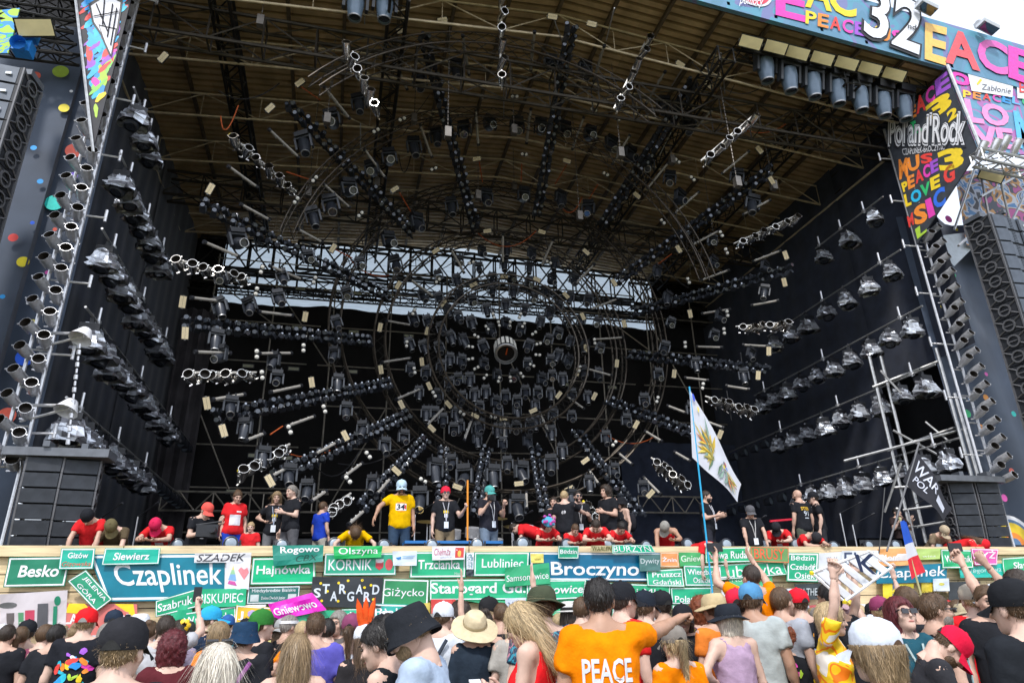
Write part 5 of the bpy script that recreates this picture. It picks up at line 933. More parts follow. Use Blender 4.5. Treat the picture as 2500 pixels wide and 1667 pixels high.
def elld(X,c,r,R=None):
    Y=X-np.asarray(c,float)
    if R is not None: Y=Y@R
    r=np.asarray(r,float); k0=np.linalg.norm(Y/r,axis=-1); k1=np.linalg.norm(Y/(r*r),axis=-1)+1e-9; return k0*(k0-1)/k1
def smin(a,b,k): h=np.clip(.5+.5*(b-a)/k,0,1); return b*(1-h)+a*h-k*h*(1-h)
def grid(lo,hi,h):
    n=[int(math.ceil((b-a)/h))+1 for a,b in zip(lo,hi)]; ax=[l+h*np.arange(k) for l,k in zip(lo,n)]
    return np.stack(np.meshgrid(*ax,indexing='ij'),-1)
def sdfmesh(fn,lo,hi,h): X=grid(lo,hi,h); return nets(fn(X),lo,h)
# heads
HEADS={}
def head_geo(fem,h):
    k=(fem,h)
    if k in HEADS: return HEADS[k]
    w=.94 if fem else 1.0
    def fn(X):
        d=elld(X,(0,-.012,.022),(.076*w,.097,.096)); d=smin(d,elld(X,(0,.034,-.045),(.057*w,.062,.072)),.03); d=smin(d,elld(X,(0,.072,-.092),(.026*w,.024,.024)),.03)
        d=smin(d,elld(X,(0,.078,.024),(.05*w,.018,.012)),.015); d=smin(d,capd(X,(0,.092,.006),(0,.112,-.03),.008,.0145 if not fem else .012),.012)
        for s in(-1,1):
            d=smin(d,elld(X,(s*.079*w,-.012,-.012),(.010,.022,.032)),.008); d=np.maximum(d,-(np.linalg.norm(X-np.array([s*.031,.112,.004]),axis=-1)-.018))
            d=smin(d,elld(X,(s*.04,.07,-.028),(.022,.02,.02)),.02)
        return smin(d,capd(X,(0,-.022,-.06),(0,-.035,-.2),.054*w,.058*w),.02)
    V,Q=sdfmesh(fn,(-.11,-.14,-.21),(.11,.15,.14),h); mi=np.zeros(len(Q),int)
    parts=[(V,[tuple(q) for q in Q],0)]
    def small(c,r,m,hh=.005):
        a,b=sdfmesh(lambda X:elld(X,c,r),[c[i]-r[i]-.008 for i in range(3)],[c[i]+r[i]+.008 for i in range(3)],hh); parts.append((a,[tuple(q) for q in b],m))
    for s in(-1,1): small((s*.031,.088,.004),(.013,.010,.0075),1); small((s*.032,.098,.027),(.02,.006,.0045),3)
    small((0,.094,-.062),(.024,.010,.0075),2)
    HEADS[k]=parts; return parts
HANDS={}
def hand_geo(kind,h):
    k=(kind,h)
    if k in HANDS: return HANDS[k]
    cu={'relax':(.35,.45,.4),'flat':(.05,.08,.05),'fist':(1.25,1.5,1.0),'point':(1.25,1.5,1.0)}[kind]
    def fn(X):
        d=smin(elld(X,(0,0,.055),(.043,.017,.052)),capd(X,(0,0,-.03),(0,0,.03),.027,.026),.02)
        for i,(x,L_) in enumerate([(.031,.072),(.011,.082),(-.010,.076),(-.030,.060)]):
            c=cu if not(kind=='point' and i==0) else (.05,.05,.05)
            p=np.array([x,0,.098]); a=0; segs=(.46,.32,.28); r=.0095
            for j in range(3):
                a+=c[j]; q=p+np.array([x*.06,math.sin(a),math.cos(a)])*L_*segs[j]; d=smin(d,capd(X,p,q,r,r*.92),.006); p=q; r*=.92
        d=smin(d,capd(X,(.034,.006,.025),(.062,.018,.062),.014,.011),.012); d=smin(d,capd(X,(.062,.018,.062),(.066,.03,.092) if kind!='fist' else (.03,.05,.08),.011,.009),.008)
        return d
    V,Q=sdfmesh(fn,(-.07,-.035,-.05),(.1,.12,.2),h); HANDS[k]=(V,[tuple(q) for q in Q]); return HANDS[k]
def rotm(pitch,yaw,roll=0): return np.array((Matrix.Rotation(yaw,3,'Z')@Matrix.Rotation(-pitch,3,'X')@Matrix.Rotation(roll,3,'Y')))
UPARM={'down':((.22,-.06,-1),(.06,.28,-1)),'hip':((.75,-.35,-.75),(-.75,.5,-.35)),'phone':((.18,.15,-1),(-.35,.95,.2)),'up':((.25,.35,.95),(-.05,.15,1)),'photo':((.4,.75,.42),(-.3,.35,.9)),'point':((.62,.76,.05),(.74,.62,.26)),'reach':((.12,.5,-.9),(.0,.25,-1)),'rest':((.3,.75,-.65),(-.55,.75,-.12)),'fold':((.25,.25,-.95),(-.85,.5,.12)),'out':((.75,.3,-.55),(.5,.6,-.5)),'cam':((.35,.35,-.85),(-.35,.6,.75)),'behind':((.3,-.3,-1),(-.3,-.25,-.9))}
def make_joints(P_):
    fem=P_.get('fem',False); sw=.152 if fem else .174; hw=.098
    kn=P_.get('kneel',False); hip=np.array([0,0,.50 if kn else .93]); le=P_.get('lean',0.0); si=P_.get('side',0.0)
    R=np.array(Matrix.Rotation(si,3,'Y')@Matrix.Rotation(-le,3,'X'))
    T=lambda x,y,z: hip+R@np.array([x,y,z])
    J=dict(hip=hip,R=R,T=T,pel=T(0,0,.02),bel=T(0,.005,.17),che=T(0,.0,.36),nb=T(0,-.01,.53),nt=T(0,.005,.63))
    hp,hy=P_.get('head',(0,0)); HR=np.array(Matrix.Rotation(hy,3,'Z'))@R@np.array(Matrix.Rotation(-hp,3,'X')) if le<.5 else R@np.array(Matrix.Rotation(hy,3,'Z')@Matrix.Rotation(-hp,3,'X'))
    J['HR']=HR; J['hc']=T(0,.014,.578)+HR@np.array([0,.02,.105])
    for s,k in((-1,'L'),(1,'R')):
        a=P_.get('arm'+k,'down'); ua,fa=UPARM[a] if isinstance(a,str) else a
        ua=np.array(ua,float)*[s,1,1]; fa=np.array(fa,float)*[s,1,1]; ua/=np.linalg.norm(ua); fa/=np.linalg.norm(fa)
        sh=T(s*sw,-.005,.492+(.03 if ua[2]>.3 else 0)); J['s'+k]=sh; J['e'+k]=sh+ua*.285; J['w'+k]=J['e'+k]+fa*.25; J['f'+k]=fa; J['u'+k]=ua
        h0=hip+np.array([s*hw,0,-.02]); J['h'+k]=h0
        if kn: J['k'+k]=np.array([s*.13,.10,.07]); J['a'+k]=np.array([s*.13,-.36,.06])
        else:
            st=P_.get('stride',.03)*s; J['k'+k]=np.array([s*.115,.02+st,.49]); J['a'+k]=np.array([s*.125,-.02+st*.6,.08])
    return J
def body_fn(J,fem,fat):
    def fn(X):
        R=J['R']; g=1+fat
        d=elld(X,J['che'],((.150 if fem else .172)*g,.105*g,.19),R); d=smin(d,elld(X,J['bel'],((.128 if fem else .150)*g,.098*g*(1+fat),.17),R),.05); d=smin(d,elld(X,J['pel'],((.172 if fem else .160)*g,.112*g,.13),R),.05)
        if fem:
            for s in(-1,1): d=smin(d,elld(X,J['T'](s*.072,.085,.335),(.062,.055,.06),R),.03)
        d=smin(d,capd(X,J['sL'],J['sR'],.062,.062),.05); d=smin(d,capd(X,J['nb'],J['sL']*.6+J['nb']*.4,.06,.055),.03); d=smin(d,capd(X,J['nb'],J['sR']*.6+J['nb']*.4,.06,.055),.03); d=smin(d,capd(X,J['nb'],J['nt'],.062 if not fem else .053,.052 if not fem else .046),.04)
        for k in'LR':
            q=.86 if fem else 1.0
            d=smin(d,capd(X,J['s'+k],J['e'+k],.056*q*g,.042*q),.03); m=J['e'+k]+(J['w'+k]-J['e'+k])*.3; d=smin(d,capd(X,J['e'+k],m,.041*q,.043*q),.02); d=smin(d,capd(X,m,J['w'+k],.043*q,.027*q),.02)
            d=smin(d,capd(X,J['h'+k],J['k'+k],.088*g,.058),.03); m=J['k'+k]+(J['a'+k]-J['k'+k])*.3; d=smin(d,capd(X,J['k'+k],m,.056,.058),.03); d=smin(d,capd(X,m,J['a'+k],.058,.036),.02)
            f=J['a'+k]; d=smin(d,capd(X,f+np.array([0,-.03,-.04]),f+np.array([0,.13,-.045]),.036,.030),.03)
        return d
    return fn
def wr(X,seed,amp): 
    a=seed*1.7; x,y,z=X[...,0],X[...,1],X[...,2]
    r1=1-np.abs(np.sin(x*11+z*6.5+1.7*np.sin(z*4.1+a)+a)); r2=1-np.abs(np.sin(z*9-np.abs(x)*13+1.2*np.sin(x*9+y*7+a*2))); r3=1-np.abs(np.sin(z*5.5+x*4+y*15+a*3))
    return amp*(.5-1.6*r1**4*(.4+.6*np.sin(z*7+a)**2)-1.5*r2**5-1.0*r3**6+.25*np.sin(x*40+z*21)*np.sin(z*33))
def shirt_fn(J,fem,fat,kind,seed):
    def fn(X):
        R=J['R']; g=1+fat; il=.020 if kind!='tank' else .012
        d=elld(X,J['che'],((.150 if fem else .172)*g+il,.105*g+il+.006,.20),R); d=smin(d,elld(X,J['bel'],((.135 if fem else .160)*g+il+.012,.103*g*(1+fat)+il+.012,.19),R),.06); d=smin(d,elld(X,J['pel'],((.176 if fem else .168)*g+il+.006,.118*g+il+.008,.14),R),.06)
        if fem:
            for s in(-1,1): d=smin(d,elld(X,J['T'](s*.072,.088,.335),(.066,.06,.066),R),.04)
        d=smin(d,capd(X,J['sL']*.9+J['sR']*.1,J['sR']*.9+J['sL']*.1,.066,.066),.05)
        Y=(X-J['hip'])@R
        for k in'LR':
            if kind=='tank': 
                d=np.maximum(d,-(capd(X,J['s'+k]+J['u'+k]*.0,J['s'+k]+J['u'+k]*.12+(J['sL']-J['sR'])*(-.12 if k=='L' else .12)*0,.078,.075))); continue
            fr=.62 if kind=='tee' else 1.0; e=J['s'+k]+(J['e'+k]-J['s'+k])*fr
            sd=capd(X,J['s'+k],J['s'+k]+(J['e'+k]-J['s'+k])*(fr+.15),.068*(.9 if fem else 1)*g,.070 if kind=='tee' else .055); sd=np.maximum(sd,(X-e)@J['u'+k])
            if kind=='long': sd=smin(np.minimum(sd,1),capd(X,J['e'+k],J['w'+k],.056,.042),.02)
            d=smin(d,sd,.035)
        d=d+wr(X,seed,.0062); d=np.maximum(d,-(Y[...,2]+(.06 if kind!='crop' else -.22))); d=np.maximum(d,-capd(X,J['nb']+(J['nt']-J['nb'])*.1,J['nt']+(J['nt']-J['nb']),.066 if kind!='tank' else .10,.07))
        return d
    return fn
def pants_fn(J,fem,fat,frac,seed):
    def fn(X):
        R=J['R']; g=1+fat; d=elld(X,J['pel'],((.176 if fem else .166)*g+.010,.118*g+.012,.145),R)
        for k in'LR':
            d=smin(d,capd(X,J['h'+k],J['k'+k],.098*g,.078),.04)
            if frac>1: d=smin(d,capd(X,J['k'+k],J['a'+k],.076,.058),.02)
        d=d+wr(X,seed+3,.004)
        if frac<=1:
            for k in'LR':
                pass
            c=J['hL']*.5+J['hR']*.5; n=((J['kL']-J['hL'])+(J['kR']-J['hR'])); n/=np.linalg.norm(n); L_=np.linalg.norm(J['kL']-J['hL']); d=np.maximum(d,(X-c)@n-L_*frac)
        return np.maximum(d,((X-J['hip'])@R)[...,2]-.13)
    return fn
def hair_fn(st,seed):
    hatted=st.endswith('+'); st=st.rstrip('+')
    def fn(X):
        x,y,z=X[...,0],X[...,1],X[...,2]
        inf={'short':.010,'buzz':.004,'long':.018,'pony':.010,'bun':.012,'curly':.030,'bob':.022,'part':.014}[st]
        d=elld(X,(0,-.014,.024),(.077+inf,.098+inf,.096+inf)); hl=.055 if st!='buzz' else .06
        cut=(hl+.74*(y-.085))-z
        if st in('long','bob','curly'):
            cut=np.where(np.abs(x)>.058,np.minimum(cut,-.09-z+.35*(y-.02)+.0),cut); cut=np.minimum(cut,np.where(y<0.02,-.12-z,9))
            d=smin(d,elld(X,(0,-.045,-.05),(.09+inf*.5,.07,.13)),.03)
        d=np.maximum(d,cut)
        if st=='long': d=smin(d,elld(X,(0,-.085,-.20),(.105,.05,.23)),.05)
        if st=='pony': d=smin(smin(d,capd(X,(0,-.105,.04),(0,-.15,.0),.03,.032),.02),capd(X,(0,-.15,.0),(.01,-.13,-.27),.036,.02),.02)
        if st=='bun': d=smin(d,elld(X,(0,-.085,.10),(.045,.042,.04)),.015)
        a=np.arctan2(x,y+.02)
        if st=='curly': d+=.009*np.sin(x*95+seed)*np.sin(y*90)*np.sin(z*85)
        else: d+=.0028*np.sin(a*26+z*7+np.sin(z*22+seed)*1.6)+.0018*np.sin(a*57+z*13+seed)
        if hatted: d=np.maximum(d,z-.035)
        return d
    return fn
def hat_mesh(kind,back):
    m=MB(); n=20; ys=1.17
    def rings(pr,dy=-.014,mi=0,tilt=0.0):
        V=[];F=[]
        for r,z in pr:
            for i in range(n):
                a=TP*i/n; V.append((r*math.cos(a),r*ys*math.sin(a)+dy,z+tilt*r*math.sin(a)+(.010*math.sin(3*a+1) if kind in('bucket','boonie','straw') and r>.13 else 0)))
        for k in range(len(pr)-1):
            for i in range(n): F.append((k*n+i,k*n+(i+1)%n,(k+1)*n+(i+1)%n,(k+1)*n+i))
        m.add(V,F,mi)
    if kind=='cap':
        rings([(.094,.012),(.098,.04),(.093,.085),(.072,.122),(.035,.142),(.002,.147)]); s=-1 if back else 1; V=[];F=[]; k=11
        for j in range(4):
            for i in range(k):
                a=math.pi*(.16+.68*i/(k-1)); r=(.093+.028*j*math.sin(a)); V.append((r*math.cos(a)*(1-.05*j),s*r*ys*math.sin(a)-.014,.022-.010*j-.012*abs(math.cos(a))*j))
        for j in range(3):
            for i in range(k-1): F.append((j*k+i,j*k+i+1,(j+1)*k+i+1,(j+1)*k+i))
        m.add(V,F)
        ab=[math.pi*(1.5 if not back else .5)+x for x in np.linspace(-.42,.42,9)]
        m.add([(.0985*math.cos(a),.0985*ys*math.sin(a)-.014,.014) for a in ab]+[(.0985*math.cos(a),.0985*ys*math.sin(a)-.014,.016+.038*math.cos((i-4)/4*1.5)) for i,a in enumerate(ab)],[(i,i+1,i+10,i+9) for i in range(8)],1)
        rings([(.012,.146),(.010,.153),(.001,.155)])
    elif kind=='bucket': rings([(.128,-.04),(.131,-.037),(.104,.03),(.102,.045),(.097,.10),(.085,.122),(.0,.128)])
    elif kind=='boonie': rings([(.165,-.005),(.166,.0),(.104,.03),(.104,.045),(.098,.095),(.075,.125),(.0,.13)],tilt=-.12)
    elif kind=='straw': rings([(.205,-.01),(.206,-.004),(.106,.03),(.103,.05),(.096,.10),(.07,.13),(.0,.138)]); rings([(.107,.035),(.108,.05),(.106,.058)],mi=1)
    elif kind=='fedora': rings([(.155,.02),(.156,.026),(.102,.034),(.102,.06),(.094,.118),(.06,.125),(.0,.115)]); rings([(.1045,.036),(.105,.062),(.1035,.066)],mi=1)
    elif kind=='beanie': rings([(.092,.0),(.099,.005),(.099,.03),(.095,.075),(.07,.122),(.03,.142),(.0,.145)])
    elif kind=='visor': rings([(.092,.035),(.096,.036),(.094,.065),(.09,.066)])
    elif kind=='wings': rings([(.094,.012),(.098,.04),(.093,.085),(.072,.122),(.035,.142),(.002,.147)]); [m.lathe((.02*k-.03,-.02,.12),(.25*k-.3,-.2,1),[(.03,0),(.035,.08),(.022,.18),(.0,.24)],7,mi=1) for k in range(3)]
    elif kind=='flowers': rings([(.096,.01),(.1,.04),(.095,.085),(.072,.122),(.002,.14)]); [m.lathe((.1*math.cos(a),.1*math.sin(a),.06+.04*(i%3)),(math.cos(a),math.sin(a),.6),[(.0,.03),(.028,.025),(.03,.0),(.0,-.01)],7,mi=i%3) for i,a in enumerate(np.linspace(0,TP,17)[:-1])]
    return m
SKIN=[mat('skin_light',(.52,.33,.25),.5,var=.08,scale=20,spec=.35),mat('skin_pale',(.58,.39,.31),.5,var=.08,scale=20,spec=.35),mat('skin_tan',(.40,.23,.155),.5,var=.08,scale=20,spec=.35)]
EYE=mat('eye_dark',(.05,.04,.035),.2); LIP=mat('lip',(.42,.15,.13),.45); 
HC={'black':(.018,.015,.014),'dark':(.035,.024,.018),'brown':(.09,.052,.028),'blond':(.42,.31,.17),'white':(.58,.52,.44),'grey':(.22,.20,.18),'red':(.20,.055,.022),'maroon':(.10,.015,.02),'lbrown':(.24,.165,.09)}
def hairm(c): return mat('hair_'+c,HC[c],.42,var=.45,scale=30,bump=.4,bscale=60,spec=.35,stretch=(6,6,.5))
PEOPLE=[]; BODYC={}
def strands(me,st,hc,near):
    n=len(me.vertices); V=np.zeros(n*3); me.vertices.foreach_get('co',V); V=V.reshape(-1,3); N=np.zeros(n*3); me.vertex_normals.foreach_get('vector',N); N=N.reshape(-1,3)
    k=(900 if near==2 else 260); L0={'long':.16,'pony':.07,'bob':.05,'curly':.035,'bun':.04,'short':.03,'buzz':.012,'part':.04}[st]
    rs=np.random.RandomState(n%97); ids=rs.randint(0,n,k); p=V[ids]; nn=N[ids]; w=rs.uniform(.0008,.0018,(k,1)); m=5
    flow=np.tile([0,-.25,-1.0],(k,1)) if st!='curly' else rs.normal(size=(k,3))
    if st in('short','buzz'): flow=np.stack([p[:,0]*3,-.3-p[:,1]*1.5,-.8+0*p[:,0]],1)
    flow+=rs.normal(scale=(.1 if st=='bob' else .18) if st!='curly' else .5,size=(k,3)); t=flow-nn*np.sum(flow*nn,1,keepdims=True); t/=np.linalg.norm(t,axis=1,keepdims=True)+1e-9
    b=np.cross(t,nn); Ls=rs.uniform(.5,1.3,(k,1))*L0; lift=(rs.uniform(.0,.012,(k,1))+(rs.rand(k,1)<.08)*.02)*(.35 if st=='bob' else 1); out=[];F=[]
    bend=rs.normal(scale=.25,size=(k,1))
    for j in range(m):
        s=j/(m-1); q=p+t*Ls*s+nn*(.001+lift*np.sin(s*2.4))+b*bend*Ls*s*s+np.array([0,0,-1])*(Ls*.25*s*s if L0>.06 else 0)
        out+= [q-b*w*(1-.7*s),q+b*w*(1-.7*s)]
    VV=np.concatenate(out)
    for j in range(m-1):
        a=2*j*k; i=np.arange(k); F.append(np.stack([a+i,a+k+i,a+3*k+i,a+2*k+i],1))
    F=np.concatenate(F); mi=np.tile(rs.randint(0,2,k),m-1); me2=bpy.data.meshes.new('hair_strands'); me2.from_pydata(VV.tolist(),[],F.tolist())
    c=HC[hc]; me2.materials.append(mat('strand_light_'+hc,tuple(min(1,x*1.5+.01) for x in c),.4,var=.2)); me2.materials.append(mat('strand_dark_'+hc,tuple(x*.6 for x in c),.4,var=.2)); me2.polygons.foreach_set('material_index',mi.tolist()); me2.update(); return me2
def pmesh(name,geos,mats,T=None):
    V=[];F=[];M=[];b=0
    for v,f,mi in geos: V.append(v); F+= [tuple(i+b for i in q) for q in f]; M+=[mi]*len(f); b+=len(v)
    V=np.concatenate(V); me=bpy.data.meshes.new(name); me.from_pydata(V.tolist(),[],F)
    for m in mats: me.materials.append(m)
    me.polygons.foreach_set('material_index',M); me.polygons.foreach_set('use_smooth',[True]*len(F)); me.update(); return me
def project_print(items,obj_me,root_s,J,back,parent,off=.006):
    """items: (verts2d in metres on the chest plane, faces, colour); wrapped on the cloth"""
    bvh=BVHTree.FromPolygons([v.co[:] for v in obj_me.vertices],[p.vertices[:] for p in obj_me.polygons])
    R=J['R']; s=root_s; dirn=Vector(R@np.array([0,1 if back else -1,0])); 
    for v,f,c,nm,layer in items:
        out=[]
        for a,b in v:
            o=(J['hip']+R@np.array([a if back else -a,-.6 if back else .6,.30+b]))*s
            h=bvh.ray_cast(Vector(o),dirn,2.0)
            p=h[0] if h[0] is not None else Vector(o)+dirn*.5*s
            out.append(np.array(p)-np.array(dirn)*(off+layer*.003))
        mb=MB(); mb.add(out,f); mb.build(nm,paint(c),parent)
def txt2(s,w,h,cy,c,bold=.06,shear=0,layer=0,cx=0,nm='printed_lettering'):
    v,f=text_geo(s,bold,shear,2); return ([((a-.5)*w+cx,(b-.5)*h+cy) for a,b in v],f,c,nm,layer)
def patch2(cx,cy,w,h,c,layer=0,nm='print_patch',n=3):
    v=[(cx+w*(i/n-.5),cy+h*(j/n-.5)) for j in range(n+1) for i in range(n+1)]; f=[(j*(n+1)+i,j*(n+1)+i+1,(j+1)*(n+1)+i+1,(j+1)*(n+1)+i) for j in range(n) for i in range(n)]; return (v,f,c,nm,layer)
def blob2(r,cx,cy,w,h,c,layer=0,n=0):
    m=9; a0=r.uniform(0,3); v=[(cx,cy)]
    for i in range(m):
        a=TP*i/m; q=r.uniform(.65,1.2); x=w*.55*q*math.cos(a); y=h*.6*q*math.sin(a); v.append((cx+x*math.cos(a0)-y*math.sin(a0),cy+x*math.sin(a0)+y*math.cos(a0)))
    return (v,[(0,1+i,1+(i+1)%m) for i in range(m)],c,'print_patch',layer)
def colourful(seed,w=.30,h=.34,cy=0):
    r=random.Random(seed); L_=[]
    for i in range(26): L_.append(blob2(r,r.uniform(-w/2,w/2),cy+r.uniform(-h/2,h/2),r.uniform(.04,.10),r.uniform(.02,.06),r.choice([YE,OR,RD,MG,BL,(.02,.45,.6),LI,PU,WH]),layer=i*.12,n=2))
    return L_
def person(label,hpx,y=None,dep=None,base=0.0,face=0,near=1,**K):
    """head: pixel of the head centre; y: world depth plane, or dep: distance along the view axis"""
    fem=K.get('fem',False); fat=K.get('fat',0.0); J=make_joints(K)
    Hp=P(hpx[0],hpx[1],'y',y) if y is not None else Pd(hpx[0],hpx[1],dep)
    if K.get('kneel') or K.get('bend'):
        s=K.get('s') or 1.0; a,b=.02,1.5; K=dict(K); K.pop('lift',None); K['s']=s
        for _ in range(14):
            m=(a+b)/2; K['lean']=m; J=make_joints(K)
            if J['hc'][2]*s>Hp[2]-base: a=m
            else: b=m
        if m>1.4 or m<.05: K['lift']=True
    s=K.get('s') or (Hp[2]-base)/J['hc'][2]; s0=s; s=min(1.16,max(.80 if not K.get('child') else .5,s))
    if abs(s-s0)>.03: print('SCALE',label[:40],round(s0,2))
    Rz=np.array(Matrix.Rotation(rad(face),3,'Z')); loc=np.array([Hp[0],Hp[1],Hp[2] if False else base])-np.array([*(Rz@(J['hc']*s))[:2],0]); 
    if K.get('lift'): loc[2]=Hp[2]-J['hc'][2]*s
    hb,hh,hd={0:(.048,.018,.017),1:(.036,.013,.012),2:(.028,.009,.0085)}[near]
    pts=np.array([J[k+c] for k in'sewhka' for c in'LR']+[J['nt'],J['nb'],J['pel']]); lo=pts.min(0)-.19; hi=pts.max(0)+.19; lo[2]=max(lo[2],-.03)
    seed=len(PEOPLE)
    V,Q=sdfmesh(body_fn(J,fem,fat),lo,hi,hb); geos=[(V*s,[tuple(q) for q in Q],0)]
    for v,f,mi in head_geo(fem,hh): geos.append(((v@J['HR'].T+J['hc'])*s,f,mi))
    for k,sg in(('L',-1),('R',1)):
        v,f=hand_geo(K.get('hand'+k,'relax'),hd); z=J['f'+k]; xr=np.array([0,1.,0])-z*z[1] if abs(z[1])<.8 else np.array([0,0,1.])-z*z[2]; xr/=np.linalg.norm(xr); yr=np.cross(z,xr)*sg*-1
        B=np.stack([xr,yr,z],1); fv=(v*[1,1,1])@B.T+J['w'+k]; ff=f if np.linalg.det(B)>0 else [q[::-1] for q in f]; geos.append((fv*s*1.0,ff,0))
        if False: pass
    # put hands at the wrist
    hc=K.get('hc','brown'); me=pmesh('person',geos,[SKIN[K.get('skin',seed%2)],EYE,LIP,hairm(hc)])
    o=link('person',me,None); o.location=tuple(loc); o.rotation_euler=(0,0,rad(face)); tag(o,label,'person',K.get('group')); PEOPLE.append(o)
    hbk=hb*(.8 if near<2 else .66)
    top=K.get('top'); 
    if top:
        kind,col=top; lo2=np.minimum(np.minimum(J['hip'],J['nt'])-.30,np.min([J['eL'],J['eR'],J['sL'],J['sR']],0)-.14); hi2=np.maximum(np.maximum(J['hip'],J['nt'])+.30,np.max([J['eL'],J['eR'],J['sL'],J['sR']],0)+.14); lo2=np.maximum(lo2,lo); 
        if kind=='long': lo2,hi2=lo,hi
        v,q=sdfmesh(shirt_fn(J,fem,fat,kind,seed),lo2,hi2,hbk); sm=col if not isinstance(col,tuple) else cloth(col); tme=pmesh('shirt',[(v*s,[tuple(t) for t in q],0)],[sm]); to=link({'tee':'t_shirt','tank':'tank_top','long':'shirt','crop':'crop_top'}[kind],tme,o)
        if K.get('print'): project_print(K['print'],tme,s,J,K.get('pback',True),to)
    fr,pc=K.get('pants',(2,(.03,.035,.05))); lo3=np.minimum(np.min([J[a+b] for a in'hka' for b in'LR'],0),J['hip'])-.2; hi3=np.maximum(np.max([J[a+b] for a in'hka' for b in'LR'],0),J['hip'])+.22; lo3[2]=max(lo3[2],.03)
    v,q=sdfmesh(pants_fn(J,fem,fat,fr,seed),lo3,hi3,hb); link('trousers' if fr>1 else 'shorts',pmesh('trousers',[(v*s,[tuple(t) for t in q],0)],[cloth(pc)]),o)
    HM=Matrix(np.block([[J['HR']*s,(J['hc']*s)[:,None]],[np.zeros((1,3)),np.ones((1,1))]]).tolist())
    st=K.get('hair','short')
    if st:
        if K.get('hat') and K['hat'][0]!='visor': st=st+'+'
        k=(st,near,seed%3)
        if k not in BODYC:
            lo4,hi4=((-.16,-.2,-.46),(.16,.14,.2)) if st.rstrip('+') in('long','pony') else ((-.15,-.18,-.22),(.15,.14,.2))
            v,q=sdfmesh(hair_fn(st,seed%3),lo4,hi4,hh*1.0); BODYC[k]=(v,[tuple(t) for t in q])
        v,q=BODYC[k]; hk=('hm',st,near,seed%3,hc)
        if hk not in BODYC: BODYC[hk]=pmesh('hair',[(v,q,0)],[hairm(hc)])
        ho=link('hair',BODYC[hk],o,mtx=HM)
        if near>0:
            sk=hk+('strands',)
            if sk not in BODYC: BODYC[sk]=strands(BODYC[hk],st.rstrip('+'),hc,near)
            tag(link('hair_strands',BODYC[sk],ho),kind='stuff')
    if K.get('beard'):
        bk=('beard',K['beard'])
        if bk not in BODYC:
            v,q=sdfmesh(lambda X:np.maximum(np.maximum(elld(X,(0,.036,-.052),(.062,.066,.074)),-(elld(X,(0,.10,-.045),(.028,.03,.02)))),X[...,2]+.022+.25*(X[...,1]-.02)),(-.09,-.05,-.15),(.09,.13,.02),.008); BODYC[bk]=pmesh('beard',[(v,[tuple(t) for t in q],0)],[hairm(K['beard'])])
        link('beard',BODYC[bk],o,mtx=HM)
    hat=K.get('hat')
    if hat:
        kind,c=hat[0],hat[1]; bk=len(hat)>2 and hat[2]=='back'; hk=('hat',kind,c,bk,hat[3] if len(hat)>3 else None)
        if hk not in BODYC: BODYC[hk]=hat_mesh(kind,bk).mesh(kind,[cloth(c),cloth(hat[3] if len(hat)>3 else (.03,.03,.03)),cloth((.5,.1,.4))],True)
        link({'cap':'cap','bucket':'bucket_hat','boonie':'sun_hat','straw':'straw_hat','fedora':'fedora','beanie':'beanie','visor':'visor','wings':'plumed_cap','flowers':'flower_crown'}[kind],BODYC[hk],o,mtx=HM@Matrix.Rotation(K.get('hattilt',0),4,'X'))
    if K.get('glasses'):
        if 'gl' not in BODYC:
            g=MB()
            for sx in(-1,1): g.box((sx*.033,.112,.004),(.05,.008,.034)); g.box((sx*.074,.05,.012),(.005,.13,.008))
            g.box((0,.114,.012),(.02,.006,.007)); BODYC['gl']=g.mesh('glasses',mat('dark_glasses',(.012,.012,.016),.1,coat=.7))
        link('sunglasses',BODYC['gl'],o,mtx=HM)
    if K.get('strap'):
        R=J['R']; A=MB(); pts=[J['T'](.13,-.13,.5),J['T'](.05,-.165,.36),J['T'](-.06,-.165,.2),J['T'](-.15,-.13,.04)]; A.path([p*s for p in pts],.018,5); A.build('shoulder_strap',cloth(K['strap']),o)
    if K.get('lanyard'):
        A=MB(); T=J['T']; A.path([T(-.06,.10,.5)*s,T(-.03,.155,.36)*s,T(0,.165,.14)*s],.008,4).path([T(.06,.10,.5)*s,T(.03,.155,.36)*s,T(0,.165,.14)*s],.008,4); A.build('lanyard',cloth(K['lanyard']),o); MB().box(T(0,.17,.07)*s,(.09,.008,.13)).build('pass_card',paint((.70,.74,.80)),o)
    if K.get('pack'):
        T=J['T']; v,q=sdfmesh(lambda X:np.maximum(elld(X,T(0,-.20,.28),(.15,.10,.24),J['R']),elld(X,T(0,-.2,.28),(.17,.12,.21),J['R'])),T(0,-.2,.28)-.3,T(0,-.2,.28)+.3,.03); link('backpack',pmesh('backpack',[(v*s,[tuple(t) for t in q],0)],[cloth(K['pack'])]),o)
        A=MB(); [A.path([T(x,.02,.55)*s,T(x,-.12,.5)*s],.02,5) for x in(-.1,.1)]; A.build('pack_strap',cloth(K['pack']),o)
    o['_w']=0; del o['_w']
    return o,J,s,loc,Rz
def held(o_label,name,cat,pinfo,hand,build):
    o,J,s,loc,Rz=pinfo; w=loc+Rz@((J['w'+hand]+J['f'+hand]*.10)*s); t=thing(name,o_label,cat,loc=w); build(t); return t
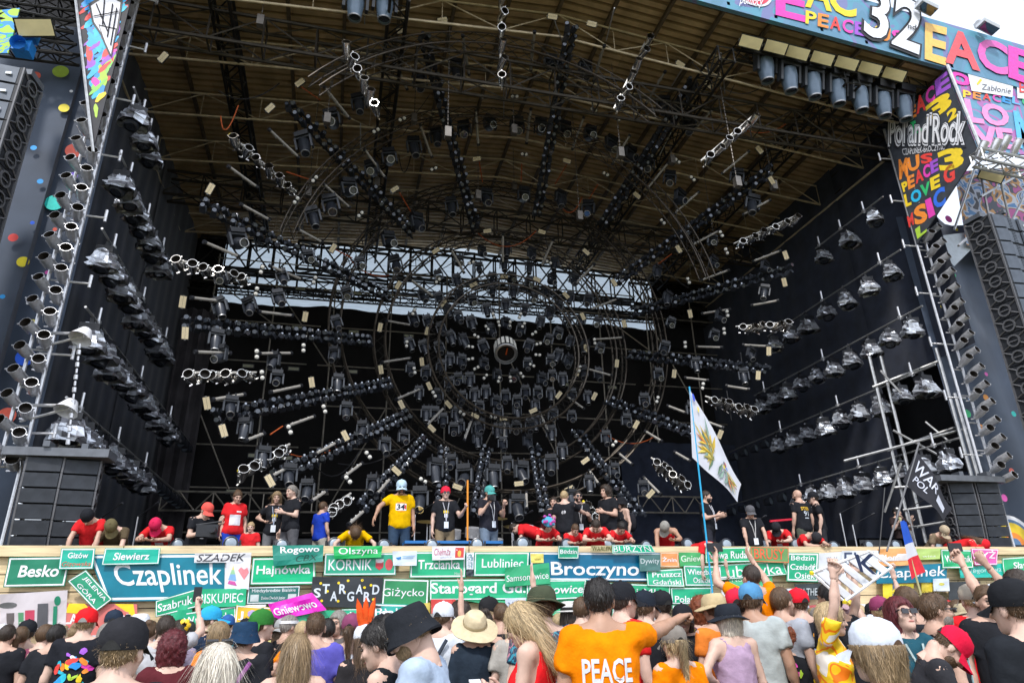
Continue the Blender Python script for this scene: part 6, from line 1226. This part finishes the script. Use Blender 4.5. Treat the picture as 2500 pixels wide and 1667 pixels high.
# ---------------------------------------------------------------- people on the stage
BLK=(.016,.017,.021); RED=(.62,.02,.025); ORG=(.82,.21,.0); YEL=(.70,.40,.0); NAV=(.02,.035,.07); JEA=(.07,.10,.16); GRY=(.32,.34,.36)
SG='stage helpers and crew'
def st(label,px,py,y,face,**K):
    K.setdefault('near',1); return person(label,(px,py),y=y,base=DECK,face=face,**K)
def smallprint(c=WH): return [patch2(.0,.02,.10,.05,YE,0),patch2(.0,-.05,.07,.07,c,0)]
LEAN=dict(kneel=True,armL='reach',armR='reach',handL='fist',handR='fist')
st('person in a red t-shirt and black head scarf bending over the Gizów sign',214,1262,12.8,175,lean=1.0,head=(.6,0),hair='short',hc='black',hat=('beanie',BLK),top=('tee',RED),**LEAN)
st('person in an olive cap and brown t-shirt leaning over the Siewierz sign',272,1287,12.75,178,lean=1.05,head=(.35,.2),hair='short',hat=('cap',(.12,.10,.05)),top=('tee',(.10,.075,.045)),**LEAN)
st('person in a crimson cap and red t-shirt kneeling right of the Siewierz sign',381,1283,13.00,170,kneel=True,lean=.35,head=(.5,0),armL='rest',armR='rest',hat=('cap',(.55,.02,.08)),top=('tee',RED),print=[patch2(0,-.02,.14,.12,(.6,.55,.6))],pback=False)
pi=st('crew person in a coral cap and black t-shirt holding a camera rig',505,1247,13.00,225,kneel=True,lean=.35,head=(.25,0),armL='cam',armR='phone',hat=('cap',(.70,.10,.08)),top=('tee',BLK),print=smallprint(),pback=False)
held('black camera rig held low by the kneeling crew person','camera_rig','camera',pi,'R',lambda t:(MB().box((0,0,0),(.34,.22,.2)).cyl((.1,-.1,0),(.1,-.3,0),.06,n=8).build('body',BLACKM(),t),MB().cyl((-.2,0,.1),(.2,0,.16),.015,n=5).build('handle',BLACKM(),t)))
st('standing woman in a red t-shirt with a white print and blue shorts',580,1213,14.0,195,fem=True,hair='bun',hc='brown',head=(.35,.1),top=('tee',RED),pants=(.75,(.02,.06,.45)),print=[patch2(0,-.08,.20,.20,(.66,.64,.68),0,n=4),patch2(.06,.08,.09,.03,(.6,.55,.55),0)],pback=False,fat=.08)
st('child with a top knot in a red t-shirt beside the woman in blue shorts',612,1287,13.5,160,child=True,s=.74,lift=True,kneel=True,hair='bun',hc='blond',top=('tee',RED),head=(.1,.3))
st('long haired woman with glasses, a lanyard and a black t-shirt',676,1215,14.3,180,fem=True,hair='long',hc='lbrown',top=('tee',BLK),lanyard=(.35,.4,.5),print=smallprint(),pback=False,glasses=False,pants=(2,(.16,.16,.17)),armR='hip',head=(.1,0))
st('grey haired person with a ponytail and black t-shirt turned to the left',712,1200,14.0,130,fem=True,hair='pony',hc='grey',top=('tee',BLK),pants=(2,(.10,.10,.11)),armL='phone',head=(.1,0),fat=.05)
st('boy in a plain blue t-shirt facing away by the monitor speakers',790,1238,14.6,-50,child=True,hair='short',hc='brown',top=('tee',(.015,.05,.42)),pants=(2,(.4,.38,.33)))
st('woman in a yellow t-shirt with long brown hair leaning over the Olszyna sign',868,1302,12.95,180,fem=True,kneel=True,lean=1.15,head=(.75,0),hair='long',hc='brown',top=('tee',YEL),armL=((.7,.35,-.6),(-.1,.2,-1)),armR=((.7,.35,-.6),(-.1,.2,-1)),handL='fist',handR='fist',lift=True)
st('man in a yellow 34 t-shirt, white and blue cap and dark shorts',980,1190,14.0,182,hair='short',hc='dark',skin=2,hat=('cap',(.45,.60,.72),'f',(.02,.1,.6)),top=('tee',YEL),pants=(.8,(.035,.06,.10)),armR=((.75,.35,-.6),(.35,.45,-.9)),armL='down',beard='dark',glasses=True,head=(.25,0),print=[patch2(0,.02,.19,.12,WH,0,n=4),txt2('34',.15,.10,.02,BK,.08,.1,1,-.01),patch2(.075,.02,.03,.07,RD,1),patch2(0,-.06,.12,.012,OR,0),patch2(0,.10,.14,.012,OR,0)],pback=False,fat=.06)
pi=st('man in a red beanie, sunglasses and black t-shirt holding an orange pole',1088,1204,14.2,180,hair='short',hc='brown',hat=('beanie',(.66,.02,.05)),top=('tee',BLK),pants=(2,(.24,.18,.11)),glasses=True,lanyard=(.5,.5,.55),print=smallprint(),pback=False,armL=((.35,.3,-.9),(.25,.7,.45)),handL='fist')
held('thin orange pole held upright by the man in the red beanie','pole','pole',pi,'L',lambda t:MB().cyl((0,0,-.95),(0,0,.5),.02,n=7).build('shaft',paint((.75,.28,.03)),t))
pi=st('photographer in a teal cap and black t-shirt aiming a camera',1196,1203,14.0,205,hair='short',hc='brown',hat=('cap',(.08,.34,.32)),top=('tee',(.02,.02,.028)),pants=(2,(.15,.19,.24)),armL='cam',armR='cam',handL='fist',handR='fist',lanyard=(.6,.6,.62),head=(.15,0),beard='brown',fat=.06)
held('black camera with a long lens at the photographer face','camera','camera',pi,'R',lambda t:(MB().box((0,0,.03),(.16,.1,.11)).build('body',BLACKM(),t),MB().cyl((0,0,.03),(-.05,-.25,.0),.045,n=10).build('lens',BLACKM(),t)))
st('person in a red t-shirt stooping with the back turned behind the photographer',1256,1290,14.6,60,lean=1.2,head=(.3,0),hair='short',hc='dark',top=('tee',RED),print=[txt2('NO',.16,.1,.0,(.6,.55,.58),.05)])
st('woman with a blue and pink flower headdress leaning on the wall edge',1338,1280,13.1,178,fem=True,kneel=True,lean=.55,head=(.05,.1),hair='long',hc='maroon',hat=('flowers',(.08,.35,.55),'f',(.55,.08,.35)),top=('tee',RED),armL='rest',armR='rest',lift=True)
st('man with short fair hair and a black t-shirt seen from behind reaching right',1378,1212,14.3,-30,hair='buzz',hc='blond',top=('tee',BLK),pants=(2,BLK),armR=((.5,.75,-.4),(.3,.9,-.1)),print=[txt2('69',.09,.07,.05,(.6,.6,.62))])
st('person in black half hidden behind the fair haired man',1352,1226,14.8,150,hair='short',hc='dark',top=('tee',BLK),pants=(2,BLK))
st('bearded man in sunglasses and black t-shirt near the centre right',1411,1212,14.6,175,hair='short',hc='black',beard='black',glasses=True,top=('tee',BLK),lanyard=(.5,.5,.52),pants=(2,(.12,.05,.04)),armL='phone')
st('boy in a red t-shirt leaning on the wall right of the flower headdress',1404,1292,13.2,185,child=True,kneel=True,lean=.5,head=(.2,0),hair='short',hc='brown',top=('tee',RED),armL='rest',armR='rest',s=.85,lift=True)
st('man in a red t-shirt resting folded arms on the wall edge',1455,1283,12.70,165,kneel=True,lean=.65,head=(.2,-.2),hair='short',hc='dark',beard='dark',top=('tee',RED),armL='rest',armR='rest',lift=True)
st('curly haired man in a black t-shirt turned to the left',1478,1196,14.4,115,hair='curly',hc='dark',top=('tee',BLK),pants=(.8,BLK),armL='phone',print=[patch2(0,.0,.1,.14,(.4,.2,.25))])
st('person in a black tank top and dark hat with a backpack',1515,1228,14.8,100,fem=True,hair='bob',hc='dark',hat=('bucket',BLK),top=('tank',BLK),pants=(2,(.08,.12,.18)),pack=(.02,.02,.025))
st('dark haired person in a red t-shirt and lanyard behind the BURZYN sign',1517,1288,13.2,180,fem=True,kneel=True,lean=.3,hair='short',hc='black',top=('tee',RED),armL='rest',armR='rest',head=(.1,0),lift=True)
st('person in a grey cap and red tank top looking down at the wall',1623,1288,12.80,160,kneel=True,lean=.6,head=(.6,-.4),hair='short',hc='grey',hat=('cap',(.26,.25,.23)),top=('tank',RED),armL='rest',armR='reach',skin=2,lift=True)
st('tall man in a black t-shirt with a pass looking right beside the flag pole',1724,1212,14.2,220,hair='short',hc='dark',beard='dark',top=('tee',BLK),lanyard=(.55,.55,.6),pants=(2,(.03,.03,.04)),armL='phone',armR='phone',head=(.05,.3))
st('person in a red t-shirt hanging head down over the Nowa Ruda sign',1745,1338,12.25,180,kneel=True,lean=1.5,head=(.3,0),hair='short',hc='dark',top=('tee',RED),armL=((.25,.3,-1),(.1,.0,-1)),armR=((.25,.3,-1),(.1,.0,-1)),handL='fist',handR='fist',lift=True)
pi=st('crew person in a grey cap and black t-shirt crouching over a camera',1832,1250,13.00,165,kneel=True,lean=.55,head=(.3,0),hair='short',hc='dark',hat=('cap',(.10,.10,.11)),top=('tee',BLK),armL='reach',armR='reach',lift=True,lanyard=(.5,.5,.5),pants=(2,(.08,.09,.10)))
st('person in a red t-shirt turned aside left of the bald helper',1895,1290,13.00,140,kneel=True,lean=.35,head=(.3,0),hair='short',hc='brown',hat=('cap',(.02,.02,.025)),top=('tee',RED),armL='rest',armR='reach',print=[patch2(0,-.03,.1,.1,(.55,.5,.55))],pback=False,lift=True)
st('bald man seen from behind in a black t-shirt with yellow STIER letters and olive shorts',1945,1205,14.4,8,hair=None,hc='dark',beard='dark',top=('tee',BLK),pants=(.85,(.10,.11,.085)),print=[txt2('STIER',.20,.07,.10,(.75,.45,.02),.04),txt2('91',.12,.10,.0,(.55,.6,.66),.04),patch2(0,-.09,.10,.02,(.5,.55,.6))],armL='down',armR='down')
st('person in a black cap and black t-shirt turned to the bald man',1984,1216,14.6,60,hair='short',hc='dark',hat=('cap',BLK),top=('tee',BLK),pants=(2,(.03,.03,.035)),armR='hip',lanyard=(.5,.5,.5))
st('person in a red t-shirt and striped cap with head bowed at the wall',1990,1312,12.70,180,kneel=True,lean=.8,head=(.7,0),hair='short',hc='black',hat=('cap',(.03,.03,.035)),top=('tee',RED),armL='rest',armR='rest',lift=True)
st('person raising both arms to the face in the dark of the right wing',2190,1250,14.9,180,hair='short',hc='black',top=('tee',(.03,.02,.02)),armL='cam',armR='cam')
st('person in a beige cap, sunglasses and brown t-shirt at the right of the wall',2305,1298,12.90,172,kneel=True,lean=.15,hair='short',hc='brown',hat=('cap',(.42,.34,.24)),top=('tee',(.20,.15,.10)),glasses=True,print=[patch2(0,-.02,.10,.05,OR),patch2(0,-.12,.18,.05,OR)],pback=False,lift=True)
st('person in a red cap and red shirt leaning low over the pink sign',2398,1328,12.50,215,kneel=True,lean=1.2,head=(.5,-.4),hair='long',hc='brown',hat=('cap',(.66,.02,.03)),top=('tee',RED),armL='reach',armR='reach',lift=True)
# ---------------------------------------------------------------- the crowd
def cr(label,px,py,dep,face=0,**K): return person(label,(px,py),dep=dep,face=face,**K)
# near row, left to right
cr('bald-cropped man in a black t-shirt with a white print at the left edge',17,1552,7.6,0,hair='buzz',hc='dark',top=('tee',BLK),print=[patch2(-.02,-.05,.16,.03,(.55,.62,.7)),patch2(-.02,-.12,.18,.08,(.3,.5,.65))])
cr('person in a black cap and black t-shirt left of the red cap',64,1545,8.0,20,hair='short',hc='dark',hat=('cap',BLK),top=('tee',BLK),print=[patch2(0,.03,.05,.12,(.5,.55,.62)),patch2(.08,0,.03,.1,(.45,.5,.6))])
cr('dark haired person in black behind the red cap',138,1553,7.4,-10,hair='short',hc='black',top=('tee',BLK))
cr('man in a bright red cap and black t-shirt with a colourful back print',210,1522,7.0,0,near=2,hair='buzz',hc='lbrown',hat=('cap',(.70,.015,.02),'f',(.25,.25,.24)),top=('tee',(.014,.015,.02)),print=colourful(3),fat=.05)
cr('big man in a plain black cap filling the lower left foreground',300,1592,2.9,-10,near=2,hair='buzz',hc='lbrown',hat=('cap',(.022,.022,.026),'f'),top=('tee',BLK),fat=.12,skin=1)
cr('small person in a navy cap with a white logo near the wall',276,1520,8.5,10,hair='short',hc='brown',hat=('cap',(.02,.03,.05)),top=('tee',(.4,.42,.45)))
cr('person in a wide white hat near the wall at left',338,1528,8.2,30,fem=True,hair='bob',hc='brown',hat=('boonie',(.68,.70,.74)),top=('tee',(.6,.6,.62)))
cr('person in a dark maroon top with full maroon hair at lower left',420,1585,5.0,10,near=2,fem=True,hair='curly',hc='maroon',top=('tee',(.085,.015,.02)),fat=.12)
cr('dark haired woman with a yellow flower in her hair',436,1548,7.2,0,fem=True,hair='curly',hc='dark',top=('tee',(.30,.26,.36)))
cr('woman with white-blond hair and dark glasses on her head in the left foreground',527,1640,3.1,5,near=2,fem=True,hair='long',hc='white',top=('tee',(.55,.45,.42)),hat=None)
cr('woman with streaked hair and an orange t-shirt below the blue cap',536,1552,6.6,-20,fem=True,hair='bob',hc='lbrown',top=('tee',ORG))
cr('person in a bright blue cap facing right before the green sign',516,1515,7.6,-70,hair='short',hc='brown',hat=('cap',(.03,.35,.62)),top=('tee',NAV))
cr('person in a navy bucket hat and black t-shirt with a colourful bag',598,1556,5.6,-15,near=2,hair='short',hc='brown',hat=('bucket',(.015,.04,.085)),top=('tee',BLK),strap=(.3,.1,.3))
cr('man in a green patterned cap and black t-shirt turned to the right',640,1528,6.3,-55,near=1,hair='buzz',hc='brown',hat=('cap',(.03,.16,.03),'back'),top=('tee',BLK),print=[patch2(0,.05,.14,.05,(.5,.55,.6))],pback=False)
cr('grey haired person with white sunglasses pushed up',708,1530,7.8,-60,hair='short',hc='grey',hat=('visor',(.68,.68,.7)),top=('tee',BLK))
cr('woman with very long light brown hair in the left foreground',722,1598,4.2,0,near=2,fem=True,hair='long',hc='lbrown',top=('tank',(.45,.33,.25)))
cr('man with cropped hair in a purple t-shirt',770,1532,5.8,0,near=2,hair='buzz',hc='brown',top=('tee',(.10,.09,.40)),skin=0)
cr('dark haired person in an orange t-shirt behind the purple shirt',798,1540,7.0,0,hair='short',hc='black',top=('tee',ORG),pants=(.8,BLK))
cr('person in a grey hood looking back from the crowd',825,1522,7.6,150,fem=True,hair='bob',hc='grey',top=('tee',(.12,.11,.11)))
cr('woman in a maroon cap and white tank top with bent arms',860,1537,6.3,-15,near=2,fem=True,hair='pony',hc='brown',hat=('cap',(.20,.05,.11)),top=('tank',(.62,.64,.68)),armL='hip',armR='phone',pants=(.8,(.02,.15,.4)))
cr('person in a white printed cap with red and yellow plumes',890,1567,5.4,10,near=2,fem=True,hair='long',hc='brown',hat=('wings',(.6,.62,.66),'f',(.75,.10,.02)),top=('tee',(.022,.02,.022)))
cr('black haired woman in profile next to the black bucket hat',925,1573,3.7,62,near=2,fem=True,hair='bun',hc='black',top=('tee',(.014,.018,.022)),head=(.35,0),skin=1)
cr('man in a black bucket hat and pale blue t-shirt looking down',1000,1548,3.5,66,near=2,hair='buzz',hc='lbrown',hat=('bucket',(.018,.02,.025)),top=('tee',(.36,.44,.56)),glasses=True,beard='lbrown',head=(.45,0),armR='phone',armL='phone',skin=1,fat=.08)
cr('person in a white cap and white shirt near the red cloth',1084,1508,6.8,-40,hair='short',hc='brown',hat=('cap',(.62,.65,.70)),top=('tee',(.6,.64,.7)),strap=(.05,.06,.08))
cr('woman in a wide straw hat and backless dark dress',1158,1530,6.0,0,near=2,fem=True,hair='short',hc='dark',hat=('straw',(.55,.46,.30),'f',(.42,.34,.2)),hattilt=.5,top=('crop',(.02,.03,.045)),pants=(2,(.03,.04,.06)),skin=0)
cr('person with dark curly hair left of the straw hat',1122,1500,7.5,20,fem=True,hair='curly',hc='dark',top=('tank',(.20,.03,.07)))
cr('person in a black cap looking right above the straw hat',1196,1492,7.6,-60,hair='short',hc='black',hat=('cap',(.018,.018,.02)),top=('tee',BLK))
cr('man with a shaved head and black t-shirt left of the blond woman',1224,1502,7.2,-10,near=1,hair='buzz',hc='brown',top=('tee',(.015,.017,.022)),pants=(.8,(.10,.11,.10)),skin=0)
pi=cr('woman with long wavy blond hair and a red top looking at a phone',1272,1523,4.5,55,near=2,fem=True,hair='long',hc='blond',top=('tank',(.68,.015,.02)),armL='phone',armR='phone',head=(.5,0),skin=1,print=[txt2('POLI',.14,.05,-.12,(.6,.5,.52))])
held('slim pale phone in the hand of the blond woman in red','phone','phone',pi,'L',lambda t:MB().box((0,0,.03),(.075,.15,.012),Matrix.Rotation(.4,3,'X')).build('body',paint((.6,.62,.66)),t))
cr('person in an olive sun hat and a dark blue floral shirt',1322,1482,5.2,0,near=2,hair='short',hc='brown',hat=('boonie',(.055,.065,.04)),top=('tee',graf('floral_navy',(.012,.035,.08),[(.012,.035,.08),(.02,.25,.35),(.012,.035,.08),(.5,.2,.25),(.012,.04,.09)],9.0)),strap=BLK,hattilt=-.1)
cr('woman in a white fedora with a black band',1394,1498,7.6,-40,fem=True,hair='long',hc='dark',hat=('fedora',(.66,.64,.62),'f',(.02,.02,.02)),top=('tee',(.05,.05,.06)))
cr('man with grey hair and a pale t-shirt right of the fedora',1422,1490,7.0,-35,near=1,hair='short',hc='brown',top=('tee',(.46,.46,.50)))
cr('bearded man in a bright orange PEACE t-shirt pointing at the stage',1464,1466,4.3,-12,near=2,hair='short',hc='black',skin=2,top=('tee',ORG),armR='point',handR='point',beard='black',head=(.0,-.35),fat=.08,print=[txt2('PEACE',.27,.12,.03,(.66,.68,.72),.06),txt2("Pol'and'Rock",.24,.065,-.06,(.10,.12,.14),.10,.2,1),txt2("Pol'and'Rock",.235,.06,-.06,(.55,.6,.66),.01,.2,2)])
cr('person in a black cap looking right behind the orange shirt, wearing red',1522,1468,5.6,-70,near=1,hair='short',hc='dark',hat=('cap',BLK),top=('tee',(.66,.02,.02)))
cr('dark haired person in black right of the orange shirt',1540,1500,6.8,0,fem=True,hair='bob',hc='black',top=('tee',BLK))
cr('person in a black cap with a small logo below the Młyn sign',1576,1484,6.2,-50,hair='short',hc='brown',hat=('cap',(.015,.02,.03)),top=('tee',BLK))
cr('person in a plain black cap left of the pointing hand',1614,1480,7.0,10,hair='short',hc='dark',hat=('cap',BLK),top=('tee',BLK))
cr('woman with a blond ponytail, grey cap and orange t-shirt in the foreground',1645,1572,4.9,0,near=2,fem=True,hair='pony',hc='blond',hat=('cap',(.20,.18,.16),'f'),top=('tee',ORG))
cr('woman with a black cap smiling towards the camera under the pointing arm',1668,1512,6.6,155,fem=True,hair='bob',hc='dark',hat=('cap',BLK),top=('tee',BLK))
cr('person with curly red-brown hair and a purple and yellow floral shirt',1712,1492,6.8,0,near=2,hair='curly',hc='red',top=('tee',graf('floral_purple',(.015,.012,.02),[(.015,.012,.02),(.14,.02,.16),(.015,.012,.02),(.6,.42,.04),(.10,.02,.20)],9.0)),pants=(2,BLK),print=colourful(9,.32,.4))
cr('person in a straw hat and orange vest by the blue pole',1742,1488,6.2,0,fem=True,hair='short',hc='brown',hat=('boonie',(.48,.38,.22)),top=('tee',(.70,.2,.03)))
cr('woman with a black hat, blond hair and a lilac tank top',1776,1514,5.7,0,near=2,fem=True,hair='bob',hc='white',hat=('boonie',(.018,.022,.03)),top=('tank',(.40,.28,.40)),armL='hip',pants=(2,(.28,.42,.56)),skin=1,fat=.06)
cr('bearded man in a blue cap and pale grey shirt right of the blue pole',1836,1466,6.2,-48,near=2,hair='short',hc='brown',hat=('cap',(.08,.24,.44)),top=('tee',(.38,.42,.42)),pants=(.9,(.36,.39,.38)),beard='dark',skin=2,fat=.05)
cr('person in a red cap behind the grey shirt',1800,1478,6.4,-30,hair='short',hc='dark',hat=('cap',(.62,.02,.05)),top=('tee',BLK))
pi=cr('person in orange sitting high above the crowd taking a photo',1834,1410,6.6,0,hair='short',hc='dark',top=('tee',ORG),armL='photo',armR='photo',lift=True,s=.95)
held('dark phone held up by the raised person in orange','phone','phone',pi,'L',lambda t:MB().box((0,0,.05),(.17,.015,.085)).build('body',BLACKM(),t))
cr('woman with reddish blond hair left of the red cap in black',1890,1496,7.0,0,fem=True,hair='bob',hc='blond',top=('tee',BLK))
cr('man in profile with a grey t-shirt before the white banner',1910,1470,6.4,-70,hair='short',hc='brown',top=('tee',(.35,.37,.42)))
cr('man in a red cap and black t-shirt with orange back letters',1948,1474,7.2,0,near=2,hair='buzz',hc='brown',hat=('cap',(.66,.015,.03)),top=('tee',(.015,.016,.022)),print=[txt2('ZAŁOGA',.22,.06,.10,(.75,.30,.02),.05),txt2('Bezpieczeństwo',.2,.03,.05,(.55,.6,.66),.0),patch2(0,-.06,.12,.14,(.3,.35,.5)),patch2(0,-.05,.06,.06,YE,1)])
cr('person with red curly hair and a black t-shirt with a colourful print',1934,1556,6.2,0,near=2,fem=True,hair='curly',hc='red',top=('tee',BLK),print=colourful(21),pants=(2,(.28,.38,.50)))
cr('smiling woman in a yellow and orange tie-dye shirt holding the frame up',2030,1512,5.6,-130,near=2,fem=True,hair='bob',hc='blond',top=('tee',graf('tie_dye',(.85,.55,.01),[(.85,.55,.01),(.85,.50,.0),(.82,.18,.0),(.85,.55,.01),(.75,.70,.62)],5.0)),armL='up',armR='up',handL='fist',handR='fist',head=(.1,.2),skin=1,print=None)
cr('woman with a flower hair band and bare arms raised beside the tie-dye shirt',2058,1502,6.2,-110,near=2,fem=True,hair='pony',hc='brown',hat=('flowers',(.5,.35,.4),'f',(.75,.6,.1)),top=('tank',BLK),armL='up',armR='up',handL='fist',handR='fist',skin=1)
cr('dark haired man under the slatted frame',2026,1462,6.0,10,hair='short',hc='black',top=('tee',BLK),skin=2)
cr('person in a white cap with light brown hair in the right foreground',2136,1592,2.8,10,near=2,fem=True,hair='bob',hc='lbrown',hat=('cap',(.58,.62,.70),'f',(.10,.06,.04)),top=('tee',(.05,.12,.25)),skin=1)
cr('person in a red and white shirt with raised arms by the right of the frame',2150,1492,7.0,-30,near=1,fem=True,hair='short',hc='blond',hat=('cap',(.22,.04,.10)),top=('tank',(.62,.03,.04)),armL='up',armR='up',handL='fist',handR='fist')
cr('brown haired person left of the tricolour flag pole',2212,1470,6.0,0,hair='short',hc='brown',top=('tee',BLK))
cr('laughing woman in sunglasses with red-brown hair and an open patterned shirt',2200,1502,5.0,165,near=2,fem=True,hair='bob',hc='maroon',top=('crop',(.015,.07,.10)),glasses=True,head=(-.25,.1),skin=1,lanyard=(.4,.5,.5),pants=(2,BLK))
cr('man with sunglasses and a grey goatee in a black t-shirt turned right',2286,1490,5.2,-110,near=2,hair='short',hc='brown',top=('tee',BLK),glasses=True,beard='grey',lanyard=(.4,.6,.65),skin=0)
cr('man in a beige cap and red t-shirt with a dark backpack strap',2372,1466,6.6,-25,near=2,hair='buzz',hc='blond',hat=('cap',(.42,.37,.30)),top=('tee',(.68,.015,.02)),strap=(.04,.07,.07))
cr('man with a round face behind the beige cap',2412,1468,5.8,150,hair='short',hc='brown',top=('tee',BLK))
cr('person in a white cap with a dark beard at the far right',2434,1466,6.4,60,hair='short',hc='black',hat=('cap',(.62,.64,.68)),top=('tee',BLK))
cr('big man in black cap and t-shirt with colourful print, right edge',2474,1486,3.5,0,near=2,hair='buzz',hc='brown',hat=('cap',(.014,.015,.018)),top=('tee',(.014,.016,.02)),print=colourful(31,.2,.3,-.1),fat=.12,skin=1)
cr('man in a bright red cap bowing his head in the right foreground',2322,1582,4.4,-120,near=2,hair='buzz',hc='brown',hat=('cap',(.62,.01,.045)),top=('tee',(.03,.03,.035)),head=(.75,0),lean=.25,armL='phone',armR='phone',skin=1,beard='brown')
pi=cr('person in black with both arms raised taking a photo at the right edge',2482,1428,6.4,20,near=1,hair='short',hc='dark',top=('tee',BLK),armL='photo',armR='photo',handL='fist',handR='fist')
held('dark phone held up at the right picture edge','phone','phone',pi,'L',lambda t:MB().box((0,0,.05),(.16,.015,.08)).build('body',BLACKM(),t))
pi=cr('person raising a phone in front of the green Szabruk sign',405,1535,6.8,0,hair='short',hc='dark',top=('tee',(.4,.4,.42)),armR='photo',armL='down',handR='fist')
held('dark phone held up before the Szabruk sign','phone','phone',pi,'R',lambda t:MB().box((0,0,.05),(.08,.015,.15)).build('body',BLACKM(),t))
cr('person stretching one arm up in front of the Starogard sign',1180,1520,6.9,0,fem=True,hair='bun',hc='dark',top=('tank',BLK),armL='up',handL='flat')
cr('person stretching one arm up left of the olive sun hat',1256,1524,6.0,0,fem=True,hair='short',hc='brown',top=('tee',(.35,.33,.3)),armR='up',handR='flat')
# rows further back, between those
r=random.Random(77); cols=[BLK,BLK,BLK,NAV,ORG,RED,(.5,.52,.55),(.12,.13,.14),(.2,.05,.09),(.04,.2,.25),(.55,.5,.2),(.16,.10,.3),(.35,.35,.33)]
hats=[None,None,None,None,('cap',BLK),('cap',(.6,.62,.66)),('cap',(.6,.03,.04)),('bucket',(.35,.30,.2)),('cap',(.03,.1,.3)),('boonie',(.45,.38,.25)),('cap',(.3,.3,.3),'back')]
k=0
for row,(dp,n,pyo) in enumerate([(7.8,22,4),(9.1,30,-3),(10.4,34,-8)]):
    for i in range(n):
        px=-30+(i+.5+r.uniform(-.3,.3))*2560/n; hy=1540-60*px/2500
        fem=r.random()<.45; hr=r.choice(['short','short','buzz','curly']) if not fem else r.choice(['long','pony','bob','bun'])
        ht=r.choice(hats); col=r.choice(cols); hc=r.choice(['black','dark','brown','lbrown','blond','grey','brown']); dpp=dp+r.uniform(-.4,.4); k+=1
        an={'short':'short','buzz':'cropped','curly':'curly','long':'long','pony':'tied back','bob':'bobbed','bun':'knotted'}[hr]
        cr('person with %s %s hair%s, %s of the crowd, %s from left'%(an,{'lbrown':'tawny'}.get(hc,hc),' and hat' if ht else '',['middle row','rear row','wall row'][row],ordn(i+1)),px,hy+12+pyo+r.uniform(-6,8),dpp,r.uniform(-30,30),near=0,fem=fem,hair=hr,hc=hc,hat=ht,top=('tank' if fem and r.random()<.4 else 'tee',col),armL=r.choice(['down','down','phone','hip']),armR=r.choice(['down','phone','down']),group='crowd between the near rows and the wall')
# small extras on near people
def on_head(o_,mb,name,m):
    pass
for o in PEOPLE:
    l=o['label']
    if 'white-blond hair' in l:
        h=[c for c in COL.objects if c.parent==o and c.name.startswith('hair')][0]
        g=MB(); [g.box((sx*.035,.03,.135),(.055,.012,.035),Matrix.Rotation(.9,3,'X')) for sx in(-1,1)]; g.box((.08,-.03,.11),(.006,.13,.01)); g.box((-.08,-.03,.11),(.006,.13,.01)); g.build('sunglasses',mat('dark_glasses',(.012,.012,.016),.1),h)
    if 'yellow flower in her hair' in l:
        h=[c for c in COL.objects if c.parent==o and c.name.startswith('hair')][0]; A=MB(); [A.lathe((.06+.04*math.cos(a),-.09,.09+.04*math.sin(a)),(math.cos(a)*.6,-1,math.sin(a)*.6),[(0,.015),(.025,.01),(.02,-.01)],7) for a in np.linspace(0,TP,7)[:-1]]; A.build('flower',paint((.80,.52,.02)),h)
    if 'open patterned shirt' in l:
        pass
print('people',len(PEOPLE),'objects',len(bpy.data.objects),'tris',sum(len(m.polygons)*2 for m in bpy.data.meshes))

for o in bpy.data.objects:
    if o.parent is None and len(o.get('label','').split())>16: print('LONG',len(o['label'].split()),o['label'])
